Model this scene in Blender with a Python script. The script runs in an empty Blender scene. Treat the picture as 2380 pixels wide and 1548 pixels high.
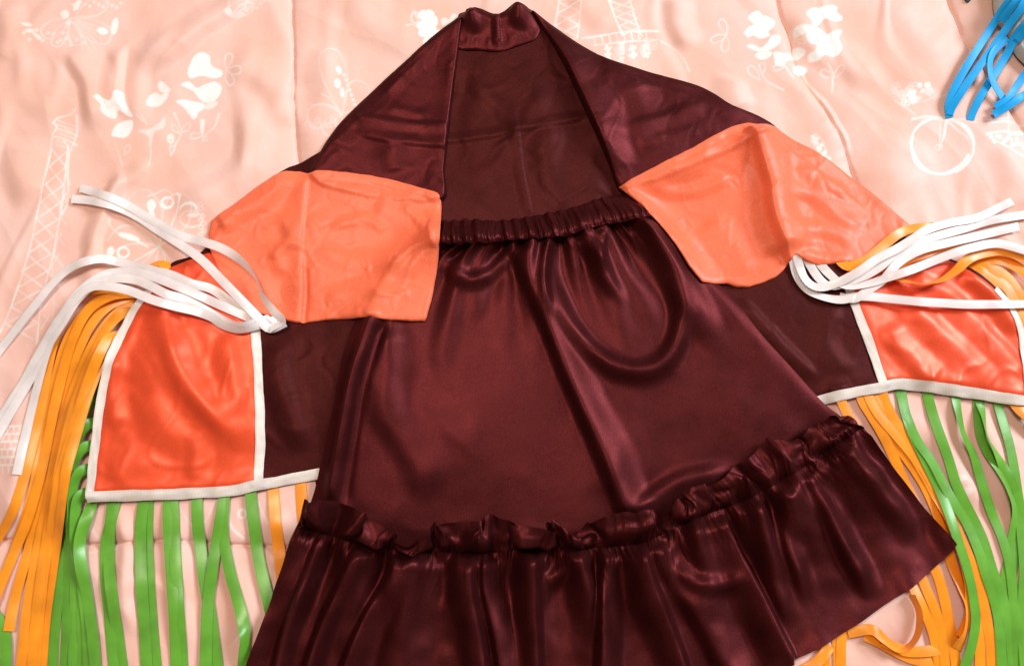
import bpy, math, random, zlib, base64
import numpy as np
from mathutils import Vector
from mathutils.geometry import delaunay_2d_cdt

# ------------------------------------------------------------------ camera, world, lights
S = bpy.context.scene
TILT, DIST, LENS = math.radians(12.0), 0.833, 30.0
cam = bpy.data.cameras.new('camera'); cam_o = bpy.data.objects.new('camera', cam)
S.collection.objects.link(cam_o); S.camera = cam_o
cam.lens = LENS; cam.sensor_width = 36.0; cam.clip_start = .01; cam.clip_end = 50
CAM = np.array([0.0, -DIST * math.sin(TILT), DIST * math.cos(TILT)])
cam_o.location = CAM; cam_o.rotation_euler = (TILT, 0, 0)

W = bpy.data.worlds.new('World'); S.world = W; W.use_nodes = True
W.node_tree.nodes['Background'].inputs[0].default_value = (1.0, .74, .60, 1)
W.node_tree.nodes['Background'].inputs[1].default_value = .25

def area(name, loc, target, size, energy, col):
    l = bpy.data.lights.new(name, 'AREA'); l.shape = 'RECTANGLE'; l.size, l.size_y = size
    l.energy = energy; l.color = col
    o = bpy.data.objects.new(name, l); S.collection.objects.link(o)
    o.location = loc
    o.rotation_euler = (Vector(target) - Vector(loc)).to_track_quat('-Z', 'Y').to_euler()
    return o
area('window_light', (3.3, 1.8, 2.7), (.05, 0, 0), (1.3, 1.8), 212, (.82, .90, 1.0))
area('ceiling_light', (-.35, .45, 2.0), (0, 0, 0), (.45, .45), 21, (1.0, .84, .72))

S.view_settings.view_transform = 'Standard'; S.view_settings.look = 'None'
S.view_settings.exposure = 0.13; S.view_settings.gamma = 1.0
S.view_settings.use_curve_mapping = False
S.render.engine = 'CYCLES'
S.cycles.max_bounces = 6

# ------------------------------------------------------------------ helpers: sight lines to points on the bed
PW, PH = 2380.0, 1548.0
CT, ST = math.cos(TILT), math.sin(TILT)
def P(u, v, z=0.0):
    u = np.asarray(u, float); v = np.asarray(v, float)
    a = (u - PW / 2) / PW * 36.0 / LENS; b = -(v - PH / 2) / PW * 36.0 / LENS
    dy = b * CT + ST; dz = b * ST - CT
    k = (z - CAM[2]) / dz
    return CAM[0] + a * k, CAM[1] + dy * k
def unP(x, y, z=0.0):
    rx, ry, rz = x - CAM[0], y - CAM[1], z - CAM[2]
    yc = ry * CT + rz * ST; zc = -ry * ST + rz * CT
    return PW / 2 + rx / -zc * LENS / 36 * PW, PH / 2 - yc / -zc * LENS / 36 * PW

def catmull(pts, n=12, closed=False):
    p = np.asarray(pts, float)
    if closed: q = np.vstack([p[-1], p, p[0], p[1]])
    else: q = np.vstack([2 * p[0] - p[1], p, 2 * p[-1] - p[-2]])
    out = []
    t = np.linspace(0, 1, n, endpoint=False)[:, None]
    for i in range(1, len(q) - 2):
        a, b, c, d = q[i - 1], q[i], q[i + 1], q[i + 2]
        m1, m2 = (c - a) * .5, (d - b) * .5
        h = np.linalg.norm((c - b)[:2])
        for m in (m1, m2):
            l = np.linalg.norm(m[:2])
            if l > 1.2 * h and l > 0: m *= 1.2 * h / l
        out.append((2*t**3-3*t**2+1)*b + (t**3-2*t**2+t)*m1 + (-2*t**3+3*t**2)*c + (t**3-t**2)*m2)
    if not closed: out.append(p[-1:])
    return np.vstack(out)
def resample(p, step, closed=False):
    p = np.asarray(p, float)
    if closed: p = np.vstack([p, p[:1]])
    d = np.r_[0, np.cumsum(np.hypot(*(np.diff(p[:, :2], axis=0).T)))]
    n = max(3, int(round(d[-1] / step)) + 1)
    s = np.linspace(0, d[-1], n)
    r = np.stack([np.interp(s, d, p[:, k]) for k in range(p.shape[1])], 1)
    return r[:-1] if closed else r

def _hash(i, j, seed):
    n = (i * 374761393 + j * 668265263 + seed * 2147483647) & 0xffffffff
    n = ((n ^ (n >> 13)) * 1274126177) & 0xffffffff
    return ((n ^ (n >> 16)) & 0xffff) / 65535.0
def noise(x, y, seed=0):                      # gradient noise, about -.7 .. .7
    x = np.asarray(x, float); y = np.asarray(y, float)
    xi = np.floor(x).astype(np.int64); yi = np.floor(y).astype(np.int64)
    fx, fy = x - xi, y - yi
    def g(i, j):
        a = _hash(xi + i, yi + j, seed) * 2 * np.pi
        return np.cos(a) * (fx - i) + np.sin(a) * (fy - j)
    wx = fx**3 * (fx * (fx * 6 - 15) + 10); wy = fy**3 * (fy * (fy * 6 - 15) + 10)
    a = g(0, 0) * (1 - wx) + g(1, 0) * wx; b = g(0, 1) * (1 - wx) + g(1, 1) * wx
    return a * (1 - wy) + b * wy
def n1(x, seed=0): return noise(x, np.zeros_like(x) + .37, seed)
def sm(t): t = np.clip(t, 0, 1); return t * t * (3 - 2 * t)

def creases(x, y, size, seed, w=.05):          # thin pressed lines wandering over a cloth
    n = noise(x / size + .5 * noise(x / size, y / size, seed + 1), y / (size * 1.3), seed)
    return np.exp(-(n / w) ** 2) * sm(noise(x / (size * 1.7), y / (size * 1.7), seed + 2) * 2 + .45)
def polydist(x, y, path):                     # signed distance (left of travel > 0) and arc fraction
    best = np.full(x.shape, 1e9); sg = np.ones(x.shape); ss = np.zeros(x.shape)
    L = np.r_[0, np.cumsum(np.hypot(*(np.diff(path, axis=0).T)))]
    for i in range(len(path) - 1):
        ax, ay = path[i]; dx, dy = path[i + 1] - path[i]
        l2 = dx * dx + dy * dy
        if l2 < 1e-14: continue
        t = np.clip(((x - ax) * dx + (y - ay) * dy) / l2, 0, 1)
        ex, ey = x - ax - t * dx, y - ay - t * dy
        d = ex * ex + ey * ey
        m = d < best
        best = np.where(m, d, best)
        sg = np.where(m, np.where(dx * ey - dy * ex >= 0, 1.0, -1.0), sg)
        ss = np.where(m, L[i] + t * (L[i + 1] - L[i]), ss)
    return np.sqrt(best) * sg, ss / L[-1], L[-1]
def wpath(px, z=0.0, n=5):
    c = catmull(px, n)
    return np.stack(P(c[:, 0], c[:, 1], z), 1)

MM = .001
def fold(x, y, px, h, wl, wr, fade=(.2, .2), z=0.0, power=1.0, wig=0.0, seed=1, n=14):
    """ridge (h mm high) along a line; wl / wr mm wide on its left / right side as one walks along it"""
    path = wpath(px, z, n); w = max(wl, wr) * MM * 1.05 + .002
    lo, hi = path.min(0) - w, path.max(0) + w
    m = (x > lo[0]) & (x < hi[0]) & (y > lo[1]) & (y < hi[1])
    out = np.zeros(x.shape)
    if not m.any(): return out
    d, s, L = polydist(x[m], y[m], path)
    if wig: d = d + wig * MM * n1(s * L / .03, seed)
    k = np.where(d > 0, 1 - d / (wl * MM), 1 + d / (wr * MM))
    a = np.ones(s.shape)
    if fade[0] > 0: a = a * sm(s / fade[0])
    if fade[1] > 0: a = a * sm((1 - s) / fade[1])
    out[m] = h * MM * sm(k) ** power * a
    return out

# ------------------------------------------------------------------ the height of whatever already lies on the bed
GS = .0015
gx = np.arange(-.68, .68, GS); gy = np.arange(-.46, .50, GS)
GX, GY = np.meshgrid(gx, gy)
H = np.zeros(GX.shape)
def samp(x, y, A=None):
    A = H if A is None else A
    fx = np.clip((x - gx[0]) / GS, 0, len(gx) - 1.001); fy = np.clip((y - gy[0]) / GS, 0, len(gy) - 1.001)
    i = fx.astype(int); j = fy.astype(int); a = fx - i; b = fy - j
    return (A[j, i] * (1 - a) + A[j, i + 1] * a) * (1 - b) + (A[j + 1, i] * (1 - a) + A[j + 1, i + 1] * a) * b
def blur(A, sig):
    r = int(3 * sig) + 1; k = np.exp(-.5 * (np.arange(-r, r + 1) / sig) ** 2); k /= k.sum()
    B = np.pad(A, ((0, 0), (r, r)), mode='edge'); A = sum(k[i] * B[:, i:i + A.shape[1]] for i in range(2 * r + 1))
    B = np.pad(A, ((r, r), (0, 0)), mode='edge'); return sum(k[i] * B[i:i + A.shape[0], :] for i in range(2 * r + 1))
def dilate(A, r):
    for ax in (0, 1):
        B = A.copy()
        for k in range(1, r + 1):
            B = np.maximum(B, np.maximum(np.roll(A, k, ax), np.roll(A, -k, ax)))
        A = B
    return A
def drape(r=2, sig=3.0): return np.maximum(blur(dilate(H, r), sig), H)
def inside(x, y, poly):
    c = np.zeros(x.shape, bool); n = len(poly)
    for i in range(n):
        x1, y1 = poly[i]; x2, y2 = poly[i - 1]
        if y1 == y2: continue
        c ^= ((y1 > y) != (y2 > y)) & (x < (x2 - x1) * (y - y1) / (y2 - y1) + x1)
    return c
def bed_pts(px, sig=6.0):                     # photograph point -> point on what lies there now
    px = np.asarray(px, float); x, y = P(px[:, 0], px[:, 1], 0); A = blur(H, sig)
    for _ in range(3): x, y = P(px[:, 0], px[:, 1], samp(x, y, A))
    return x, y

# ------------------------------------------------------------------ objects
def link(o, parent=None, **props):
    S.collection.objects.link(o)
    if parent is not None:
        o.parent = parent; o.location = -parent.location if parent.parent is None else (0, 0, 0)
    for k, v in props.items(): o[k] = v
    return o
def empty(name, loc, **props):
    o = bpy.data.objects.new(name, None); o.empty_display_size = .05
    link(o, None, **props); o.location = loc; return o
def mesh_obj(name, co, faces, mat, parent=None, thick=0.0, uv=None, offset=-1, **props):
    me = bpy.data.meshes.new(name)
    co = np.asarray(co, np.float32); faces = np.asarray(faces, np.int32)
    k = faces.shape[1]
    if thick:                                 # underside and a crisp cut edge with corners of its own
        nv = len(co); e = np.vstack([faces[:, [i, (i + 1) % k]] for i in range(k)])
        key = np.sort(e, 1).astype(np.int64); key = key[:, 0] * nv + key[:, 1]
        u_, idx, cnt = np.unique(key, return_index=True, return_counts=True)
        be = e[idx[cnt == 1]]; nb = len(be)
        low = co - np.array([0, 0, thick], np.float32)
        rim = np.vstack([co[be[:, 0]], co[be[:, 1]], low[be[:, 1]], low[be[:, 0]]])
        a = 2 * nv + np.arange(nb)
        q = np.stack([a + nb, a, a + 3 * nb, a + 2 * nb], 1)
        if k == 3: q = np.vstack([q[:, [0, 1, 2]], q[:, [0, 2, 3]]])
        faces = np.vstack([faces, faces[:, ::-1] + nv, q]).astype(np.int32)
        if uv is not None:
            uv = np.asarray(uv, np.float32); uv = np.vstack([uv, uv, uv[be[:, 0]], uv[be[:, 1]], uv[be[:, 1]], uv[be[:, 0]]])
        co = np.vstack([co, low, rim]).astype(np.float32)
    me.vertices.add(len(co)); me.vertices.foreach_set('co', co.ravel())
    me.loops.add(faces.size); me.loops.foreach_set('vertex_index', faces.ravel())
    me.polygons.add(len(faces))
    me.polygons.foreach_set('loop_start', np.arange(0, faces.size, k, dtype=np.int32))
    if uv is not None:
        l = me.uv_layers.new(name='uv'); l.data.foreach_set('uv', np.asarray(uv, np.float32)[faces.ravel()].ravel())
    me.update(calc_edges=True); me.shade_smooth()
    me.materials.append(mat)
    return link(bpy.data.objects.new(name, me), parent, **props)
def grid_faces(nu, nv):                       # vertex (i, j) -> i * nv + j
    i, j = np.meshgrid(np.arange(nu - 1), np.arange(nv - 1), indexing='ij')
    a = (i * nv + j).ravel()
    return np.stack([a, a + nv, a + nv + 1, a + 1], 1)

# ------------------------------------------------------------------ materials
def mat_base(name):
    m = bpy.data.materials.new(name); m.use_nodes = True
    nt = m.node_tree; b = nt.nodes['Principled BSDF']
    return m, nt, b
def cloth_mat(name, col, rough=.42, spec=.5, sheen=.15, weave=2600.0, wstr=.08, var=.10, aniso=0.0, sheen_tint=(1, 1, 1), bumpscale=160.0, bstr=.10, metal=0.0):
    m, nt, b = mat_base(name); N = nt.nodes.new; Lk = nt.links.new
    tc = N('ShaderNodeTexCoord')
    nz = N('ShaderNodeTexNoise'); nz.inputs['Scale'].default_value = 38; nz.inputs['Detail'].default_value = 5
    Lk(tc.outputs['Object'], nz.inputs['Vector'])
    nf = N('ShaderNodeTexNoise'); nf.inputs['Scale'].default_value = 900; nf.inputs['Detail'].default_value = 2
    Lk(tc.outputs['Object'], nf.inputs['Vector'])
    gr = N('ShaderNodeMath'); gr.operation = 'MULTIPLY_ADD'; gr.inputs[1].default_value = 1.9; gr.inputs[2].default_value = -.45; Lk(nf.outputs['Fac'], gr.inputs[0])
    ad = N('ShaderNodeMath'); ad.operation = 'ADD'; Lk(nz.outputs['Fac'], ad.inputs[0]); Lk(gr.outputs[0], ad.inputs[1])
    mr = N('ShaderNodeMapRange'); mr.inputs[1].default_value = .7; mr.inputs[2].default_value = 1.3
    mr.inputs[3].default_value = 1 - var; mr.inputs[4].default_value = 1 + var
    Lk(ad.outputs[0], mr.inputs[0])
    mx = N('ShaderNodeMix'); mx.data_type = 'RGBA'; mx.blend_type = 'MULTIPLY'; mx.inputs[0].default_value = 1
    mx.inputs[6].default_value = (*col, 1); Lk(mr.outputs[0], mx.inputs[7])
    Lk(mx.outputs[2], b.inputs['Base Color'])
    rr = N('ShaderNodeMapRange'); rr.inputs[1].default_value = .3; rr.inputs[2].default_value = .7
    rr.inputs[3].default_value = rough - .05; rr.inputs[4].default_value = rough + .06
    Lk(nz.outputs['Fac'], rr.inputs[0]); Lk(rr.outputs[0], b.inputs['Roughness'])
    b.inputs['Metallic'].default_value = metal
    b.inputs['Specular IOR Level'].default_value = spec
    b.inputs['Sheen Weight'].default_value = sheen; b.inputs['Sheen Roughness'].default_value = .4
    b.inputs['Sheen Tint'].default_value = (*sheen_tint, 1)
    # weave and soft crumple
    wa = N('ShaderNodeTexNoise'); wa.inputs['Scale'].default_value = 1300; wa.inputs['Detail'].default_value = 2
    Lk(tc.outputs['Object'], wa.inputs['Vector'])
    cr = N('ShaderNodeTexNoise'); cr.inputs['Scale'].default_value = bumpscale; cr.inputs['Detail'].default_value = 4; cr.inputs['Roughness'].default_value = .55
    Lk(tc.outputs['Object'], cr.inputs['Vector'])
    b1 = N('ShaderNodeBump'); b1.inputs['Strength'].default_value = bstr; b1.inputs['Distance'].default_value = .002; Lk(cr.outputs['Fac'], b1.inputs['Height'])
    b2 = N('ShaderNodeBump'); b2.inputs['Strength'].default_value = wstr; b2.inputs['Distance'].default_value = .0003; Lk(wa.outputs['Fac'], b2.inputs['Height'])
    Lk(b1.outputs[0], b2.inputs['Normal']); Lk(b2.outputs[0], b.inputs['Normal'])
    return m
def ribbon_mat(name, col, rough=.31, spec=.6, var=.08, sheen=.1, clear=.10, stitched=False):
    m, nt, b = mat_base(name); N = nt.nodes.new; Lk = nt.links.new
    uv = N('ShaderNodeUVMap'); uv.uv_map = 'uv'
    sp = N('ShaderNodeSeparateXYZ'); Lk(uv.outputs[0], sp.inputs[0])
    # woven selvedge: a slightly denser, duller edge
    ab = N('ShaderNodeMath'); ab.operation = 'ABSOLUTE'; Lk(sp.outputs[0], ab.inputs[0])
    ed = N('ShaderNodeMapRange'); ed.inputs[1].default_value = .80; ed.inputs[2].default_value = .92; Lk(ab.outputs[0], ed.inputs[0])
    tc = N('ShaderNodeTexCoord')
    nz = N('ShaderNodeTexNoise'); nz.inputs['Scale'].default_value = 45; nz.inputs['Detail'].default_value = 4; Lk(tc.outputs['Object'], nz.inputs['Vector'])
    mr = N('ShaderNodeMapRange'); mr.inputs[1].default_value = .3; mr.inputs[2].default_value = .7
    mr.inputs[3].default_value = 1 - var; mr.inputs[4].default_value = 1 + var; Lk(nz.outputs['Fac'], mr.inputs[0])
    m2 = N('ShaderNodeMath'); m2.operation = 'MULTIPLY_ADD'; m2.inputs[1].default_value = -.12; Lk(ed.outputs[0], m2.inputs[0]); Lk(mr.outputs[0], m2.inputs[2])
    mx = N('ShaderNodeMix'); mx.data_type = 'RGBA'; mx.blend_type = 'MULTIPLY'; mx.inputs[0].default_value = 1
    mx.inputs[6].default_value = (*col, 1); Lk(m2.outputs[0], mx.inputs[7]); Lk(mx.outputs[2], b.inputs['Base Color'])
    if stitched:                              # a row of machine stitches near either edge
        a1 = N('ShaderNodeMath'); a1.operation = 'COMPARE'; a1.inputs[1].default_value = .74; a1.inputs[2].default_value = .07; Lk(ab.outputs[0], a1.inputs[0])
        a2 = N('ShaderNodeMath'); a2.operation = 'MULTIPLY'; a2.inputs[1].default_value = 1 / .0028; Lk(sp.outputs[1], a2.inputs[0])
        a3 = N('ShaderNodeMath'); a3.operation = 'FRACT'; Lk(a2.outputs[0], a3.inputs[0])
        a4 = N('ShaderNodeMath'); a4.operation = 'LESS_THAN'; a4.inputs[1].default_value = .55; Lk(a3.outputs[0], a4.inputs[0])
        a5 = N('ShaderNodeMath'); a5.operation = 'MULTIPLY'; Lk(a1.outputs[0], a5.inputs[0]); Lk(a4.outputs[0], a5.inputs[1])
        m3 = N('ShaderNodeMix'); m3.data_type = 'RGBA'; Lk(a5.outputs[0], m3.inputs[0]); Lk(mx.outputs[2], m3.inputs[6]); m3.inputs[7].default_value = (col[0] * .8, col[1] * .76, col[2] * .72, 1)
        Lk(m3.outputs[2], b.inputs['Base Color'])
    r2 = N('ShaderNodeMath'); r2.operation = 'MULTIPLY_ADD'; r2.inputs[1].default_value = .2; r2.inputs[2].default_value = rough; Lk(ed.outputs[0], r2.inputs[0])
    Lk(r2.outputs[0], b.inputs['Roughness'])
    b.inputs['Specular IOR Level'].default_value = spec
    b.inputs['Sheen Weight'].default_value = sheen
    b.inputs['Anisotropic'].default_value = .5
    tg = N('ShaderNodeTangent'); tg.direction_type = 'UV_MAP'; tg.uv_map = 'uv'; Lk(tg.outputs[0], b.inputs['Tangent'])
    # cross ribs
    mv = N('ShaderNodeMath'); mv.operation = 'MULTIPLY'; mv.inputs[1].default_value = 7000; Lk(sp.outputs[1], mv.inputs[0])
    si = N('ShaderNodeMath'); si.operation = 'SINE'; Lk(mv.outputs[0], si.inputs[0])
    b1 = N('ShaderNodeBump'); b1.inputs['Strength'].default_value = .06; b1.inputs['Distance'].default_value = .0003; Lk(si.outputs[0], b1.inputs['Height'])
    b2 = N('ShaderNodeBump'); b2.inputs['Strength'].default_value = .12; b2.inputs['Distance'].default_value = .002; Lk(nz.outputs['Fac'], b2.inputs['Height'])
    Lk(b1.outputs[0], b2.inputs['Normal']); Lk(b2.outputs[0], b.inputs['Normal'])
    # thin cloth: some light passes through
    tr = N('ShaderNodeBsdfTranslucent'); Lk(mx.outputs[2], tr.inputs['Color'])
    ms = N('ShaderNodeMixShader'); ms.inputs[0].default_value = clear
    Lk(b.outputs[0], ms.inputs[1]); Lk(tr.outputs[0], ms.inputs[2]); Lk(ms.outputs[0], nt.nodes['Material Output'].inputs['Surface'])
    return m

M = {}
M['brown'] = cloth_mat('brown_satin', (.074, .0118, .0125), rough=.465, spec=.05, sheen=0, var=.22, bstr=.05, wstr=.30, metal=.72)
M['lining'] = cloth_mat('brown_satin_reverse', (.058, .0088, .0080), rough=.52, spec=.08, sheen=.02, sheen_tint=(.8, .5, .45), var=.20, bstr=.10, wstr=.25, metal=.5)
M['flap'] = cloth_mat('orange_satin_reverse', (.85, .165, .072), rough=.42, spec=.3, sheen=.14, sheen_tint=(1, .75, .8), var=.10, bstr=.16, wstr=.25, bumpscale=70)
M['patch'] = cloth_mat('red_orange_satin', (.80, .082, .022), rough=.40, spec=.4, sheen=.10, sheen_tint=(1, .7, .8), var=.08, bstr=.06, wstr=.22, metal=.25)
M['green'] = ribbon_mat('green_ribbon', (.135, .41, .032), var=.16)
M['orange'] = ribbon_mat('orange_ribbon', (1.0, .335, .010), var=.14)
M['white'] = ribbon_mat('white_ribbon', (.96, .92, .90), rough=.24, spec=.8, clear=.28)
M['trim'] = ribbon_mat('cream_trim_ribbon', (.84, .78, .71), rough=.34, spec=.5, var=.14, clear=.05, stitched=True)
M['blue'] = ribbon_mat('blue_ribbon', (.002, .40, .88), spec=.3, rough=.45)
M['silver'] = cloth_mat('silver_green_satin', (.42, .47, .44), rough=.32, spec=.6, var=.08)
M['dark'] = cloth_mat('dark_green_cloth', (.03, .07, .06), rough=.6, var=.2)

# bedspread: peach cotton sateen with a white print carried by the 'print' attribute
def bed_mat():
    m, nt, b = mat_base('bedspread_cotton'); N = nt.nodes.new; Lk = nt.links.new
    at = N('ShaderNodeAttribute'); at.attribute_name = 'print'
    tc = N('ShaderNodeTexCoord')
    nz = N('ShaderNodeTexNoise'); nz.inputs['Scale'].default_value = 14; nz.inputs['Detail'].default_value = 6; Lk(tc.outputs['Object'], nz.inputs['Vector'])
    c = N('ShaderNodeMix'); c.data_type = 'RGBA'; c.inputs[6].default_value = (.80, .475, .37, 1); c.inputs[7].default_value = (.84, .55, .475, 1)
    mr = N('ShaderNodeMapRange'); mr.inputs[1].default_value = .35; mr.inputs[2].default_value = .65; Lk(nz.outputs['Fac'], mr.inputs[0]); Lk(mr.outputs[0], c.inputs[0])
    nf = N('ShaderNodeTexNoise'); nf.inputs['Scale'].default_value = 300; nf.inputs['Detail'].default_value = 3; Lk(tc.outputs['Object'], nf.inputs['Vector'])
    pr = N('ShaderNodeMapRange'); pr.inputs[1].default_value = .25; pr.inputs[2].default_value = .55; pr.inputs[3].default_value = .70; pr.inputs[4].default_value = 1.0; Lk(nf.outputs['Fac'], pr.inputs[0])
    pm = N('ShaderNodeMath'); pm.operation = 'MULTIPLY'; Lk(at.outputs['Fac'], pm.inputs[0]); Lk(pr.outputs[0], pm.inputs[1])
    x = N('ShaderNodeMix'); x.data_type = 'RGBA'; Lk(pm.outputs[0], x.inputs[0]); Lk(c.outputs[2], x.inputs[6]); x.inputs[7].default_value = (.86, .93, .90, 1)
    Lk(x.outputs[2], b.inputs['Base Color'])
    b.inputs['Roughness'].default_value = .55; b.inputs['Specular IOR Level'].default_value = .4
    b.inputs['Sheen Weight'].default_value = .25; b.inputs['Sheen Tint'].default_value = (1, .9, .95, 1)
    wa = N('ShaderNodeTexNoise'); wa.inputs['Scale'].default_value = 1500; Lk(tc.outputs['Object'], wa.inputs['Vector'])
    cr = N('ShaderNodeTexNoise'); cr.inputs['Scale'].default_value = 90; cr.inputs['Detail'].default_value = 5; Lk(tc.outputs['Object'], cr.inputs['Vector'])
    b1 = N('ShaderNodeBump'); b1.inputs['Strength'].default_value = .12; b1.inputs['Distance'].default_value = .003; Lk(cr.outputs['Fac'], b1.inputs['Height'])
    b2 = N('ShaderNodeBump'); b2.inputs['Strength'].default_value = .10; b2.inputs['Distance'].default_value = .0004; Lk(wa.outputs['Fac'], b2.inputs['Height'])
    Lk(b1.outputs[0], b2.inputs['Normal']); Lk(b2.outputs[0], b.inputs['Normal'])
    return m
M['bed'] = bed_mat()

# ------------------------------------------------------------------ bedspread
SEAMS = [[(684, -60), (686, 60), (690, 150), (688, 250), (694, 330), (700, 420), (705, 700)],
         [(1792, -60), (1805, 40), (1832, 110), (1845, 180), (1890, 240), (1930, 300), (1965, 370), (1985, 430), (2040, 560)],
         [(2178, -60), (2205, 40), (2235, 110), (2262, 150), (2330, 260), (2420, 380)],
         [(-40, 1250), (200, 1265), (420, 1255), (640, 1270), (900, 1260)]]
FOLDS = [  # line, height mm, width left, width right
    ([(620, -20), (545, 40), (470, 95), (400, 150), (350, 200)], 9, 12, 26),
    ([(300, 110), (292, 170), (288, 230), (305, 290)], 7, 7, 16),
    ([(160, 120), (215, 190), (235, 260), (240, 330)], 8, 26, 14),
    ([(20, 20), (40, 90), (30, 170)], 5, 20, 20),
    ([(430, 60), (390, 110), (345, 170), (330, 240), (350, 320)], 5, 14, 20),
    ([(560, 250), (600, 330), (560, 420), (470, 470), (390, 500)], 6, 24, 18),
    ([(520, 160), (600, 190), (660, 240), (650, 330)], 4, 25, 18),
    ([(270, 400), (290, 440), (262, 500), (240, 560), (235, 640)], 6, 7, 16),
    ([(360, 380), (330, 420), (290, 450), (270, 500)], 4, 9, 14),
    ([(80, 330), (70, 420), (100, 480)], 5, 26, 22),
    ([(200, 600), (230, 630), (232, 700)], 5, 16, 16),
    ([(800, -20), (860, 60), (930, 100), (1000, 90)], 5, 30, 25),
    ([(745, 120), (760, 220), (740, 320)], 4, 26, 20),
    ([(1340, -20), (1360, 40), (1420, 90)], 4, 26, 18),
    ([(1560, 0), (1570, 80), (1600, 140)], 6, 22, 14),
    ([(1700, 190), (1690, 230), (1720, 280)], 5, 18, 22),
    ([(1780, 40), (1815, 130), (1850, 200), (1905, 260), (1945, 330), (1980, 410)], 5, 7, 30),
    ([(1830, 20), (1860, 90), (1900, 140), (1990, 190), (2060, 220)], 5, 30, 18),
    ([(2040, 20), (2120, 100), (2170, 170)], 4, 36, 26),
    ([(2100, 320), (2060, 400), (2120, 470)], 4, 40, 30),
    ([(2300, 340), (2340, 420), (2370, 520)], 4, 30, 24),
    ([(285, 1170), (312, 1260), (308, 1370), (330, 1480)], 7, 10, 14),
    ([(425, 1180), (432, 1280), (436, 1400), (450, 1520)], 5, 12, 16),
    ([(560, 1200), (545, 1300), (575, 1400), (560, 1500)], 5, 15, 14),
    ([(640, 1180), (660, 1260), (640, 1330)], 5, 14, 16),
    ([(20, 1000), (60, 1100), (30, 1230)], 5, 25, 20),
    ([(2150, 960), (2200, 1080), (2270, 1200)], 6, 14, 20),
    ([(2260, 960), (2310, 1080), (2345, 1180)], 5, 12, 16),
    ([(1960, 1480), (2060, 1430), (2150, 1400)], 5, 24, 24),
]
def bed_z(x, y):
    wx = x + .03 * noise(x / .12, y / .12, 5); wy = y + .03 * noise(x / .12 + 9, y / .12, 6)
    z = .010 * noise(wx / .21, wy / .24, 11) + .0042 * noise(wx / .075, wy / .095, 12)
    z = z + .0014 * (1 - np.abs(noise(wx / .055 + .6 * wy / .05, wy / .10, 13)) * 2) + .0006 * noise(wx / .022, wy / .03, 14)
    z = z + .0018 * sm(1 - np.abs(noise(wx / .09 + 3.1, wy / .14, 21)) * 7) * sm(noise(x / .15, y / .15, 22) * 2 + .5)
    for i, (px, h, a, b) in enumerate(FOLDS):
        z = z + fold(x, y, px, h, a * 1.15, b * 1.15, (.25, .25), wig=3, seed=i, n=6)
    for i, px in enumerate(SEAMS):
        path = wpath(px); w = .05
        lo, hi = path.min(0) - w, path.max(0) + w
        m = (x > lo[0]) & (x < hi[0]) & (y > lo[1]) & (y < hi[1])
        if m.any():
            d, s, L = polydist(x[m], y[m], path); d = d + .0012 * n1(s * L / .02, 30 + i)
            v = -.0065 * np.exp(-np.abs(d) / .010) - .002 * np.exp(-(d / .0016) ** 2)
            v += .0022 * np.exp(-(np.abs(d) / .011)) * n1(s * L / .011 + d * 18, 40 + i) * sm(np.abs(d) / .003)
            z[m] += v
    return z + .012
def axis(lo, hi, step, far):
    a = np.arange(lo, hi, step); k = np.cumsum(np.geomspace(step * 2, far / 6, 22))
    return np.r_[(lo - k)[::-1], a, a[-1] + k]
bx = axis(-.56, .56, .00112, .8); by = axis(-.375, .385, .00112, .8)
BX, BY = np.meshgrid(bx, by, indexing='ij')
BZ = bed_z(BX, BY)
H = bed_z(GX, GY)

# --- the print, drawn as strokes and blots in bed-cover coordinates
PR = 2.0
pw, ph = int(PW / PR) + 40, int(PH / PR) + 40
PRN = np.zeros((ph, pw))
def _put(cx0, cy0, cx1, cy1, fn):
    x0, x1 = max(0, int(cx0 / PR) + 18), min(pw, int(cx1 / PR) + 23); y0, y1 = max(0, int(cy0 / PR) + 18), min(ph, int(cy1 / PR) + 23)
    if x1 <= x0 or y1 <= y0: return
    X, Y = np.meshgrid((np.arange(x0, x1) - 20) * PR, (np.arange(y0, y1) - 20) * PR)
    PRN[y0:y1, x0:x1] = np.maximum(PRN[y0:y1, x0:x1], fn(X, Y))
def stroke(pts, w=3.2, v=.8, smooth=True):
    p = catmull(pts, 8)[:, :2] if (smooth and len(pts) > 2) else np.asarray(pts, float)
    lo, hi = p.min(0) - w - 4, p.max(0) + w + 4
    def f(X, Y):
        d, s, L = polydist(X, Y, p)
        ww = w * .86 * (.75 + .35 * np.sin(s * L / 17 + p[0, 0]))
        return v * np.clip((ww * .5 + 1.2 - np.abs(d)) / 2.0, 0, 1)
    _put(lo[0], lo[1], hi[0], hi[1], f)
def blot(pts, v=.95):
    p = catmull(pts, 8, closed=True); lo, hi = p.min(0) - 3, p.max(0) + 3
    def f(X, Y):
        d, s, L = polydist(X, Y, np.vstack([p, p[:1]]))
        return v * np.clip((np.where(inside(X, Y, p), 1, -1) * np.abs(d) + 1.0) / 2.0, 0, 1)
    _put(lo[0], lo[1], hi[0], hi[1], f)
def dot(x, y, r, v=.9, ry=None, rot=0.0):
    t = np.linspace(0, 2 * np.pi, 9)[:-1]; ry = ry or r
    a, b = r * np.cos(t), ry * np.sin(t); c, s = math.cos(rot), math.sin(rot)
    blot(np.stack([x + a * c - b * s, y + a * s + b * c], 1), v)
def ring(x, y, rx, ry, w=3.5, v=.85, a0=0, a1=360):
    t = np.radians(np.linspace(a0, a1, 24)); stroke(np.stack([x + rx * np.cos(t), y + ry * np.sin(t)], 1), w, v)
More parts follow.
